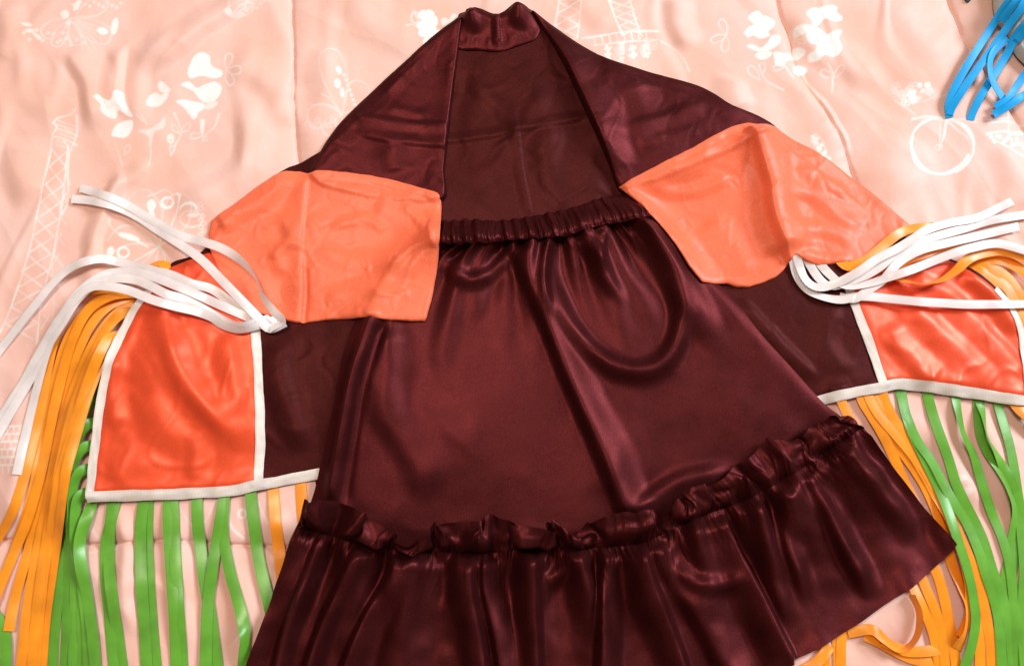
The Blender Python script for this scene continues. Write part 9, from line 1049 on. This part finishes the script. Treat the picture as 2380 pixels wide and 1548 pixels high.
WAIST_Z = [
[172,17,18,14,6,-6,-15,-21,-18,-7,9,20,23,14,-5,-19,-23,-15,1,14,20,16,5,-7,-14,-17,-12,-3,6,15,21,21,13,1,-13,-22,-21,-12,3,15,20,17,7,-4,-12,-14,-13,-7,-3,2,5,6,5,5,3,1,0,-2,-3,-6,-5,-4,0,6,12,14,12,5,-5,-13,-17,-14,-6,4,12,15,14,6,-3,-10,-15,-14,-10,-3,5,11,14,11,5,-4,-11,-15,-12,-5,3,10,10,8,2,-5,-9,-10,-7,-1,7,14,17,15,9,0,-8,-14,-15,-12,-5,3,9,12,11,7,2,-3,-6,-8,-9,-6,-3,1,6,8,9,5,0,-5,-8,-8,-4,0,3,4,2,0,-3,-1,-2,-2,-1,0,3,5,8,8,3,-3,-10,-11,-6,2,10,12,8,1,-7,-12,-12,-8,-4,0,0,0,1,-1,-1,-3,-3,-2,-2,0,1,1,1,0,4,1,-1,-4,-4,-3,-2,0],
[196,18,18,14,4,-6,-17,-24,-9,-2,3,13,24,9,-3,-20,-22,-1,1,8,21,15,4,-7,-17,-19,-3,0,2,6,22,18,12,2,-15,-17,-20,-1,2,8,22,17,7,-4,-12,-15,-12,-1,2,2,0,2,3,5,2,0,0,-2,-2,-1,-2,-1,1,1,4,15,14,5,-6,-16,-17,-7,-2,1,4,13,12,6,-3,-9,-16,-9,-3,-1,3,4,15,11,5,-3,-12,-17,-7,-1,1,1,5,8,3,-4,-9,-5,1,0,-1,10,18,15,9,0,-8,-15,-17,-8,4,2,-3,5,11,8,3,-4,-5,-4,-8,1,1,1,2,7,9,6,0,-6,-10,-3,-1,1,-1,1,1,-1,0,0,0,-1,0,0,-1,1,8,7,3,-4,-11,-8,-1,-1,-1,12,1,1,-1,-13,-8,0,0,-2,0,2,0,-3,-1,-2,0,-3,-1,1,2,2,-1,2,4,-2,-3,-4,-5,1,-1,-13],
[222,19,19,12,4,-9,-20,-23,-12,1,1,17,21,11,-7,-20,-19,-6,3,16,21,16,2,-9,-19,-19,-9,-2,4,11,21,21,8,-1,-9,-22,-18,-3,6,14,22,18,6,-4,-11,-16,-12,-2,2,1,0,1,3,3,2,1,0,-2,-1,-3,-3,0,0,0,6,16,15,7,-6,-18,-20,-6,-7,1,5,16,12,5,-3,-10,-14,-9,1,1,0,8,14,12,5,-5,-12,-17,-11,1,5,1,0,5,2,-3,-6,0,-1,-7,0,12,18,16,8,-1,-9,-16,-17,-9,5,6,-2,-3,9,8,3,-1,-2,-7,-6,-1,6,4,0,9,9,6,0,-6,-9,-6,-2,4,-1,-1,0,0,-2,1,1,-3,2,-1,-3,2,8,8,1,-4,-12,-8,-5,-8,2,9,11,0,-7,-8,-8,-4,4,3,1,1,1,-1,-1,-2,-2,-2,-2,-1,0,0,-1,0,1,0,-2,-3,-3,-3,-4,-4],
[253,20,19,12,2,-12,-22,-23,-13,-1,6,19,20,9,-8,-19,-18,-7,5,18,22,15,2,-12,-20,-21,-10,-2,5,14,20,19,10,-2,-13,-20,-15,-3,8,17,22,18,7,-3,-12,-15,-12,-5,1,1,0,-1,3,2,1,1,-1,-1,-2,-3,-3,-1,0,0,6,16,17,8,-5,-18,-21,-9,-8,2,4,15,12,6,-2,-9,-13,-8,3,1,2,10,15,12,4,-6,-14,-17,-12,-1,7,3,0,2,1,-3,-4,0,-3,-6,1,12,18,15,7,-2,-11,-17,-17,-10,4,8,-1,-4,6,7,4,2,-3,-5,-5,1,6,3,1,9,11,7,0,-6,-10,-7,-2,4,-1,-2,-1,-1,-1,1,0,-3,2,-2,-3,3,8,7,1,-7,-11,-8,-6,-11,1,9,8,3,-5,-8,-8,-4,4,6,2,2,1,0,0,-2,-2,-2,-3,-2,-1,0,-1,-1,2,-1,-1,-3,-3,-3,-3,-3],
[286,22,19,13,1,-13,-23,-23,-13,-1,8,18,19,8,-7,-18,-18,-7,5,18,22,15,2,-13,-22,-21,-10,-2,6,14,20,18,10,-3,-13,-19,-12,-3,9,17,22,18,9,-2,-12,-15,-13,-7,-2,0,-1,0,1,2,0,0,-1,-2,-3,-3,-4,-2,0,1,6,17,17,9,-4,-17,-22,-12,-7,0,6,15,12,7,-1,-9,-12,-7,3,2,5,13,16,12,3,-8,-15,-17,-12,-3,6,4,2,2,-1,-4,-4,-1,-3,-5,3,14,18,14,6,-5,-14,-17,-17,-11,2,8,-1,-3,4,7,6,4,-2,-5,-4,1,6,2,3,9,13,9,1,-8,-9,-9,-3,2,0,-1,-2,-2,-2,1,0,-3,1,-3,-2,4,8,7,0,-9,-12,-9,-6,-11,-1,8,9,3,-3,-7,-8,-4,4,6,4,2,2,2,0,-1,-2,-3,-2,-2,-1,-1,-1,0,1,0,-1,-2,-2,-3,-2,-5],
[320,23,20,14,1,-13,-23,-22,-13,-2,8,17,19,9,-7,-17,-17,-8,4,16,22,16,2,-13,-22,-21,-11,-2,6,14,20,18,10,-3,-13,-17,-11,-2,7,16,21,20,10,-1,-11,-16,-15,-8,-5,-2,-1,1,0,0,0,-2,-2,-2,-3,-4,-6,-2,0,1,7,17,16,10,-3,-16,-22,-13,-6,1,5,14,14,9,-1,-8,-10,-7,2,4,8,13,17,12,3,-8,-17,-16,-10,-6,4,4,2,4,0,-6,-6,-2,-3,-2,4,15,18,13,4,-6,-15,-20,-16,-11,-2,6,0,-1,4,6,9,5,-1,-5,-3,1,4,3,4,11,14,10,1,-9,-10,-8,-4,0,0,-1,-1,-2,-3,-1,-1,-3,-1,-2,0,3,8,7,0,-9,-14,-12,-6,-8,-2,8,8,5,-2,-8,-8,-3,4,6,4,3,4,2,2,-1,-1,-2,-2,-1,-2,0,-1,0,2,0,-1,-1,-2,-2,-2,-7],
[352,22,22,15,3,-12,-23,-22,-11,-2,6,15,20,10,-6,-17,-18,-7,2,14,22,16,3,-13,-22,-21,-9,-2,4,13,20,19,10,-2,-12,-17,-11,-1,5,14,21,20,11,-1,-10,-17,-16,-8,-6,-2,-3,-1,-2,0,-2,-2,-3,-3,-4,-5,-4,-2,-2,0,9,17,15,9,-2,-15,-21,-14,-5,0,8,15,15,10,0,-9,-8,-6,1,6,8,15,17,12,3,-7,-16,-17,-8,-5,-1,3,4,5,1,-5,-8,-4,-5,1,4,14,18,12,4,-7,-15,-20,-19,-10,-3,2,1,0,4,6,10,6,-1,-4,-3,0,3,4,7,12,14,9,1,-8,-12,-6,-3,-2,-1,-1,-1,-2,-3,-2,-2,-2,-4,-1,0,3,7,7,1,-8,-15,-12,-9,-5,-1,5,10,6,-3,-8,-7,-2,4,5,4,4,5,4,2,1,0,-1,-1,-1,0,0,0,0,3,0,0,-1,-3,-3,-2,-9],
[377,22,22,16,4,-10,-22,-19,-13,-2,5,17,20,10,-6,-17,-17,-9,0,13,21,16,3,-11,-22,-19,-11,-1,3,13,21,19,11,-2,-11,-17,-13,-3,4,15,20,19,10,0,-9,-16,-17,-14,-5,-3,-2,-2,-2,-1,-2,-3,-3,-5,-5,-3,-4,-3,-2,0,11,15,14,8,-2,-14,-21,-12,0,2,6,17,17,9,-1,-7,-11,-2,3,5,6,14,18,12,4,-6,-13,-17,-9,-6,-1,1,6,5,2,-5,-8,-7,-5,0,3,16,16,11,4,-6,-14,-20,-20,-10,-3,-3,-1,4,3,8,11,5,-1,-4,-4,2,3,5,6,13,13,8,1,-8,-11,-8,-1,-1,-1,-1,-2,-2,-2,-2,-4,-2,-2,-3,-2,2,8,7,1,-6,-14,-15,-7,-4,-1,3,11,7,-2,-9,-7,-1,3,5,5,5,6,4,3,2,2,1,2,0,1,1,1,1,1,1,-1,-2,-3,-4,-3,-11],
[391,22,22,17,6,-8,-19,-25,-8,1,4,17,19,10,-5,-19,-20,-6,-1,11,19,15,4,-11,-19,-22,-7,1,2,12,19,21,12,-2,-13,-19,-11,-1,2,13,19,17,10,0,-9,-16,-16,-14,-4,-2,-3,-2,-4,-3,0,-4,-4,-5,-7,0,-2,-9,-1,1,6,17,14,7,-2,-11,-20,-9,0,3,11,15,18,10,-2,-12,-4,-3,3,4,9,12,16,11,4,-4,-11,-15,-12,-3,0,0,6,6,1,-4,-8,-8,-4,-2,-1,8,18,12,6,-4,-12,-18,-20,-14,-4,-2,-1,5,3,11,8,4,-1,-4,-6,3,3,4,6,14,12,7,0,-6,-9,-6,-1,-2,-2,-2,-1,-2,-2,-3,-1,-4,-2,-3,-2,-1,9,6,1,-5,-11,-14,-10,-2,-2,6,11,5,-1,-9,-8,3,4,5,6,6,6,5,4,2,3,3,3,1,0,1,2,0,1,0,0,-2,-4,-4,-3,-13],
[395,20,22,18,8,-5,-19,-22,-7,1,1,16,23,10,-6,-20,-23,-3,-1,4,20,15,2,-10,-20,-18,-1,0,2,9,24,20,10,-2,-13,-21,-12,2,2,7,19,17,9,-2,-11,-16,-18,-7,-3,-3,-2,-1,-1,-2,-4,-3,-4,-6,-6,-1,-7,-1,0,1,-3,16,16,7,-3,-11,-16,3,-1,4,6,17,19,9,-3,-13,-5,4,2,3,3,13,12,10,5,-3,-10,-17,-6,-2,-1,0,-1,10,4,-3,-9,-10,-4,-3,-1,2,17,12,6,-2,-11,-17,-21,-10,-4,-1,-1,1,10,8,7,1,-3,-11,6,3,4,3,7,10,10,5,-2,-8,-7,1,-1,2,-2,-1,-3,-2,-1,-2,-3,-4,-4,-3,-2,-2,-4,10,4,-2,-10,-14,-4,-2,-2,-2,13,7,-3,-12,0,4,2,6,6,6,7,4,5,4,4,6,3,2,3,1,3,-1,2,0,-1,-2,-2,-3,-4,-18],
[387,18,21,19,9,-3,-15,-21,-17,-5,12,23,22,9,-9,-21,-24,-14,1,13,18,13,2,-10,-17,-18,-11,0,11,19,23,19,9,-3,-15,-20,-17,-8,4,15,18,16,7,-3,-12,-16,-16,-13,-7,-1,1,2,1,0,-1,-4,-4,-7,-7,-8,-7,-5,1,6,11,15,12,7,-3,-11,-14,-9,0,11,20,21,17,7,-3,-9,-11,-9,-3,4,9,13,13,11,5,-2,-9,-13,-14,-8,-1,6,9,9,3,-4,-9,-13,-12,-6,2,9,13,12,6,-2,-10,-16,-19,-16,-12,-4,3,9,11,11,8,2,-2,-6,-6,-4,1,6,11,12,10,5,-1,-6,-8,-6,-2,1,3,2,-1,-3,-4,-4,-5,-4,-5,-3,-2,2,5,5,4,-3,-9,-14,-13,-5,4,11,12,6,-2,-9,-9,-4,2,6,7,8,7,6,5,4,3,4,5,5,5,4,2,2,5,1,-2,-4,-5,-6,-5,-3]]
laid('skirt_body', sheet(BODY_X, BODY_Y, BODY_Z), M['brown'], skirt, k=(3, 3), flip=True, pucker=(2.8, 6, 16, 0), seed=201)
laid('ruffle', sheet(RUFFLE_X, RUFFLE_Y, RUFFLE_Z), M['brown'], skirt, k=(3, 3), flip=True, pucker=(3.6, 5.5, 15, 0), seed=211)
laid('ruffle_heading', sheet(HEADING_X, HEADING_Y, HEADING_Z), M['brown'], skirt, k=(3, 4), flip=True, pucker=(3.2, 6.0, 40, -1), seed=221)
waist = sheet(WAIST_X, WAIST_Y, WAIST_Z); waist[..., 2] -= .0038 * np.linspace(0, 1, waist.shape[1])[None, :] ** 2   # sewn down at its lower edge
laid('waistband', waist, M['brown'], skirt, k=(3, 3), flip=True, pucker=(3.2, 5.5, 60, -1), seed=231)

# ------------------------------------------------------------------ cape fronts folded over the skirt
def frontL(x, y):
    f = lambda *a, **k: fold(x, y, *a, z=.02, **k)
    z = .002 + .0022 * noise(x / .06, y / .08, 140) + .0006 * creases(x, y, .05, 142) - .0005 * creases(x, y, .03, 146)
    z = z + f([(800, 262), (860, 276), (940, 286), (1042, 292)], 1.7, 6, 14, (.2, .05)) + f([(815, 305), (900, 326), (980, 334), (1045, 342)], 2.0, 14, 4, (.2, .05))
    z = z + f([(900, 246), (960, 262), (1000, 268)], 1.2, 9, 9) + f([(925, 400), (915, 360), (930, 330)], 1.4, 16, 16) + f([(860, 220), (900, 330), (880, 410)], 2, 26, 26)
    z = z + f([(1070, 30), (1062, 150), (1050, 240), (1040, 330), (1028, 455)], 3, 4, 26, (.3, 0))
    z = z + f([(1072, 30), (1000, 95), (930, 160), (860, 220)], 3, 20, 20, (.2, .3))
    return z
cloth('front_panel', [(1074, 44), (1069, 90), (1062, 150), (1055, 200), (1050, 240), (1040, 330), (1033, 400), (1028, 470), (900, 470), (760, 440), (722, 408), (738, 372), (752, 342), (772, 312), (795, 283), (860, 220), (930, 158), (1000, 95), (1050, 56), (1064, 46)],
      M['brown'], cape, frontL, gap=1.2, seed=11, n=4, dr=(2, 7.0), hug=.006, rnd=.002)
def frontR(x, y):
    f = lambda *a, **k: fold(x, y, *a, z=.03, **k)
    z = .004 + .003 * noise(x / .06, y / .08, 150) + .0006 * creases(x, y, .05, 152) - .0005 * creases(x, y, .03, 156)
    z = z + f([(1255, 45), (1300, 135), (1340, 220), (1372, 290), (1410, 375), (1438, 436)], 13, 40, 4, (.35, .25))
    z = z + f([(1450, 180), (1500, 260), (1470, 340)], 3, 28, 26) + f([(1640, 225), (1560, 265), (1450, 300)], 1.8, 18, 10) + f([(1470, 350), (1540, 318), (1640, 290)], 1.6, 12, 14) + f([(1380, 180), (1420, 240), (1440, 330)], 2, 20, 20)
    return z
cloth('front_panel', [(1236, 30), (1250, 52), (1300, 135), (1340, 220), (1372, 290), (1410, 375), (1442, 445), (1500, 440), (1600, 400), (1760, 330), (1806, 306), (1760, 272), (1700, 248), (1660, 222), (1620, 203), (1550, 184), (1480, 163), (1410, 140), (1340, 106), (1290, 68)],
      M['brown'], cape, frontR, gap=1.2, seed=12, n=4, dr=(2, 7.0), hug=.006, rnd=.002)
def flapL(x, y):
    f = lambda *a, **k: fold(x, y, *a, z=.03, **k)
    z = .0015 + .0030 * noise(x / .06, y / .07, 160) + .0005 * creases(x, y, .045, 165) - .0004 * creases(x, y, .028, 168) + .0004 * creases(x, y, .016, 171, .08)
    z = z + f([(706, 400), (698, 480), (692, 560), (696, 650), (690, 745)], 4.0, 3.5, 22, (.05, .0))
    z = z - f([(700, 590), (703, 670), (697, 745)], 3, 5, 4, (.3, 0))
    z = z + f([(640, 480), (670, 540), (640, 590), (660, 640)], 2.5, 14, 12) + f([(860, 470), (930, 500), (960, 560)], 2.5, 22, 20) + f([(930, 460), (975, 510), (1005, 560)], 2, 8, 8)
    z = z + f([(720, 560), (800, 600), (890, 600), (980, 640)], 2, 16, 16) + f([(740, 690), (840, 670), (930, 690)], 2, 14, 12)
    z = z - f([(650, 420), (735, 411), (800, 414), (862, 422), (985, 454), (1008, 470)], .7, 2, 2, (.02, .02)) + f([(760, 520), (840, 500), (900, 530)], 1.6, 9, 9) + f([(620, 600), (660, 560), (720, 570)], 1.8, 7, 9)
    z = z + f([(655, 410), (600, 460), (540, 490), (496, 515)], 4, 16, 16, (.0, .1))
    return z
FLAPL = [(640, 407), (668, 399), (698, 400), (716, 405), (735, 398), (800, 401), (862, 409), (922, 421), (985, 440), (1017, 450), (1025, 458), (1026, 490), (1023, 560), (1012, 650), (1003, 700), (993, 735), (988, 747), (945, 747), (900, 744), (855, 738), (800, 742), (750, 746), (690, 752), (668, 746), (620, 734), (565, 720), (535, 690), (518, 650), (500, 610), (486, 575), (484, 545), (492, 514), (540, 478), (590, 440)]
flap_a = cloth('front_flap', FLAPL, M['flap'], cape, flapL, gap=.8, seed=13, smooth=False, res=.002, dr=(1, 7), hug=.004, wob=.4, rnd=.001, thick=.0004, crumple=.12, label='salmon orange square flap on the left front of the cape')
def flapR(x, y):
    f = lambda *a, **k: fold(x, y, *a, z=.03, **k)
    z = .0015 + .0030 * noise(x / .06, y / .07, 170) + .0005 * creases(x, y, .045, 175) - .0004 * creases(x, y, .028, 178) + .0004 * creases(x, y, .016, 181, .08)
    z = z + f([(1740, 288), (1768, 360), (1788, 430), (1790, 470), (1805, 530), (1838, 600)], 9, 34, 5, (.03, .0)) + f([(1752, 288), (1780, 360), (1800, 430), (1806, 500), (1830, 590)], 10, 40, 30, (.1, .1))
    z = z + f([(1660, 330), (1620, 380), (1560, 400), (1480, 440)], 3, 14, 14) + f([(1735, 300), (1720, 370), (1700, 400)], 3, 10, 18) + f([(1500, 420), (1560, 440), (1640, 430), (1720, 390)], 2.4, 10, 10)
    z = z + f([(1640, 500), (1700, 560), (1740, 640)], 3, 26, 26) + f([(1830, 430), (1900, 450), (1960, 500), (2020, 530)], 3, 18, 12) + f([(1840, 530), (1920, 530), (2000, 560)], 2.4, 14, 12) + f([(1850, 380), (1920, 420), (1990, 440)], 2, 14, 12)
    z = z - f([(1456, 440), (1530, 399), (1600, 364), (1700, 310), (1735, 300)], .7, 2, 2, (.02, .02))
    z = z + f([(1850, 585), (1920, 600), (1990, 598)], 2, 10, 8)
    return z
FLAPR = [(1438, 436), (1470, 416), (1530, 385), (1600, 350), (1660, 316), (1700, 296), (1736, 287), (1765, 292), (1800, 301), (1880, 346), (1945, 390), (2000, 430), (2060, 478), (2116, 526), (2090, 548), (2060, 572), (2038, 592), (2010, 606), (1985, 611), (1950, 613), (1900, 620), (1868, 612), (1850, 604), (1841, 598), (1832, 614), (1818, 632), (1800, 646), (1770, 660), (1740, 669), (1712, 668), (1690, 660), (1660, 660), (1632, 656), (1600, 618), (1570, 570), (1530, 520), (1485, 474)]
cloth('front_flap', FLAPR, M['flap'], cape, flapR, gap=.8, seed=14, smooth=False, res=.002, dr=(1, 7), hug=.004, wob=.4, rnd=.001, thick=.0004, crumple=.12, label='salmon orange pointed flap with a standing crease on the right front of the cape')

# ------------------------------------------------------------------ white ties and loose ribbons over everything
many('fringe_ribbon', 'orange', [[(290, 650), (318, 636), (350, 624, 2, 20), (372, 614, 2, 35), (395, 622, -1), (420, 640, -5)]], seed=750, w=9)
many('tie_ribbon', 'white', [
    [(300, 640), (230, 655, 3), (180, 690, 4), (142, 750, 3), (112, 812, 2), (92, 880, 1), (72, 960), (56, 1030), (40, 1103)],
    [(612, 742, -6), (585, 737, -2), (560, 722, 1), (530, 698, 2), (492, 672, 4), (446, 660, 6), (399, 640, 6), (352, 628, 5), (317, 619, 5), (282, 611, 6), (233, 602, 8), (178, 616, 8), (130, 652, 6), (80, 712, 4), (33, 772, 2), (-20, 840)],
    [(622, 748, -6), (600, 746, -2), (565, 732, 1), (539, 721, 2), (504, 706, 4, 15), (469, 690, 5), (422, 670, 6), (376, 651, 7), (330, 636, 8), (282, 632, 8), (230, 645, 7), (182, 682, 5), (140, 740, 3), (96, 812, 2), (58, 884, 1), (0, 975), (-20, 1010)],
    [(640, 738, -6), (612, 746, -1, 30), (576, 757, 2, 50), (551, 758, 3, 40), (527, 749, 4, 20), (497, 733, 4), (464, 714, 5), (422, 694, 6), (387, 684, 7), (352, 666, 8), (317, 652, 8), (268, 648, 8), (224, 660, 6), (182, 694, 4), (150, 745, 3), (115, 800, 2), (82, 862, 1), (30, 950), (-10, 1020)],
    [(652, 742, -6), (618, 752, 0, 30), (578, 766, 3, 60), (551, 767, 4, 50), (516, 755, 4, 35), (492, 737, 5, 20), (457, 724, 6), (411, 713, 7), (352, 696, 8), (306, 678, 9), (259, 667, 9), (212, 668, 7), (172, 700, 4), (130, 755, 3), (96, 815, 2), (70, 860, 1), (52, 900), (40, 925)],
    [(664, 750, 2, 20), (627, 764, 3, 10), (597, 735, 4), (560, 697, 6), (517, 653, 7), (467, 603, 8), (417, 567, 7), (367, 535, 5), (320, 504, 4), (267, 480, 3), (217, 468, 2), (167, 463, 1)],
    [(628, 766, 3, 20), (662, 750, 4, 40), (640, 728, 6, 20), (612, 690, 8, 50), (600, 655, 9, 65), (566, 612, 10, 30), (520, 580, 9), (470, 562, 8), (420, 548, 7), (350, 510, 5), (300, 480, 4), (250, 457, 2), (187, 437, 1)],
    ], seed=700, w=8.7)
many('fringe_ribbon', 'orange', [
    [(1935, 585, -7), (1950, 605, -2), (1972, 620, 1), (2010, 606, 3), (2040, 583, 4), (2087, 545, 6), (2127, 531, 6, 30), (2170, 528, 4)],
    [(2080, 590, -6), (2130, 562, 1), (2160, 545, 3), (2185, 540, 3), (2205, 545, 2)],
    [(2060, 640, -4), (2100, 608, 1), (2150, 590, 2), (2200, 572, 3), (2240, 576, 2)],
    [(2045, 620, -5), (2080, 648, 1, 30), (2120, 659, 4, 55), (2153, 661, 6, 60), (2187, 652, 7, 50), (2220, 630, 8, 30), (2250, 603, 8), (2290, 588, 7), (2337, 586, 6), (2400, 610, 4)]], seed=760, w=9.4)
many('tie_ribbon', 'white', [
    [(1838, 570, -8), (1842, 595, -3), (1851, 640, 1, 15), (1873, 672, 1, 15), (1907, 690, 2, 20), (1953, 697, 3), (1990, 690, 4), (2022, 690, 5), (2087, 697, 6), (2153, 703, 6), (2253, 708, 4), (2380, 707, 2), (2420, 705)],
    [(1862, 580, -8), (1880, 612, -3), (1903, 648, 2), (1930, 666, 3, 15), (1970, 656, 4), (2020, 636, 6), (2070, 603, 7), (2120, 570, 8), (2170, 552, 7), (2237, 533, 5), (2303, 513, 4), (2400, 497, 2)],
    [(1888, 582, -8), (1906, 614, -3), (1938, 648, 2), (1965, 668, 3, 30), (2020, 660, 5, 20), (2070, 643, 7), (2120, 627, 8), (2187, 600, 9), (2253, 578, 9), (2320, 568, 7), (2400, 590, 5)],
    [(1950, 690, -2), (1987, 694, 3), (2020, 673, 5), (2053, 650, 6), (2087, 612, 8), (2137, 583, 8), (2203, 565, 7), (2270, 550, 5), (2320, 538, 3), (2367, 527, 2)],
    [(1842, 570, -8), (1852, 598, -3), (1868, 645, 3, 10), (1897, 668, 4, 10), (1937, 661, 6), (1987, 637, 8), (2037, 603, 9), (2087, 577, 10), (2127, 551, 10, 20), (2153, 535, 9), (2203, 520, 7), (2270, 507, 5), (2320, 484, 3), (2352, 468, 2)]], seed=800, w=8.3)

# ------------------------------------------------------------------ fringed garment in the far corner
def silv(x, y):
    return .012 + fold(x, y, [(2300, -30), (2318, 30), (2350, 80), (2400, 130)], 10, 14, 18, (0, 0)) + fold(x, y, [(2340, -30), (2370, 30), (2420, 70)], 9, 14, 14, (0, 0)) + fold(x, y, [(2360, 95), (2378, 130), (2420, 170)], 8, 8, 10, (0, 0))
cloth('satin_panel', [(2292, -60), (2300, -10), (2307, 45), (2328, 80), (2344, 100), (2350, 126), (2372, 152), (2410, 178), (2470, 160), (2490, 40), (2440, -60)], M['silver'], other, silv, gap=3, seed=15, n=4)
cloth('dark_panel', [(2238, -50), (2240, 2), (2248, 10), (2258, 0), (2300, -20), (2310, -60)], M['dark'], other, None, gap=3, seed=16, n=4)
bb = blur(dilate(H, 2), 4.0)
for k, r in enumerate([
    [(2390, 60, 4), (2376, 62, 5), (2353, 98, 6), (2337, 130, 6), (2316, 166, 6), (2296, 197, 6), (2275, 232, 4), (2258, 266, 1), (2255, 280)],
    [(2400, -40, 4), (2365, -25, 6), (2320, 37, 8), (2294, 80, 10), (2265, 125, 10), (2240, 166, 8), (2218, 206, 6), (2205, 240, 4), (2207, 274)],
    [(2430, -40, 6), (2380, 8, 9), (2347, 53, 10), (2316, 99, 12), (2290, 136, 12), (2257, 181, 9), (2230, 221, 6), (2212, 250, 3), (2206, 268, 1)],
    [(2340, 90, 10), (2306, 125, 11, 20), (2298, 160, 10, 20), (2308, 195, 8), (2328, 226, 6), (2345, 250, 4)],
    [(2410, 130, 6), (2380, 176, 8), (2359, 207, 8), (2339, 234, 7, 20), (2312, 250, 5, 10)],
    [(2420, 200, 5), (2380, 222, 8), (2359, 237, 8, 30), (2337, 252, 7, 30), (2308, 267, 5)],
    [(2440, 0, 6), (2390, 60, 8), (2357, 99, 7)],
    [(2420, -30, 4), (2374, -10, 4), (2340, 30, 5), (2325, 55, 4)]]):
    ribbon('fringe_ribbon', r, M['blue'], other, seed=900 + k, w=7.8, lift=.4 * k, base=bb)
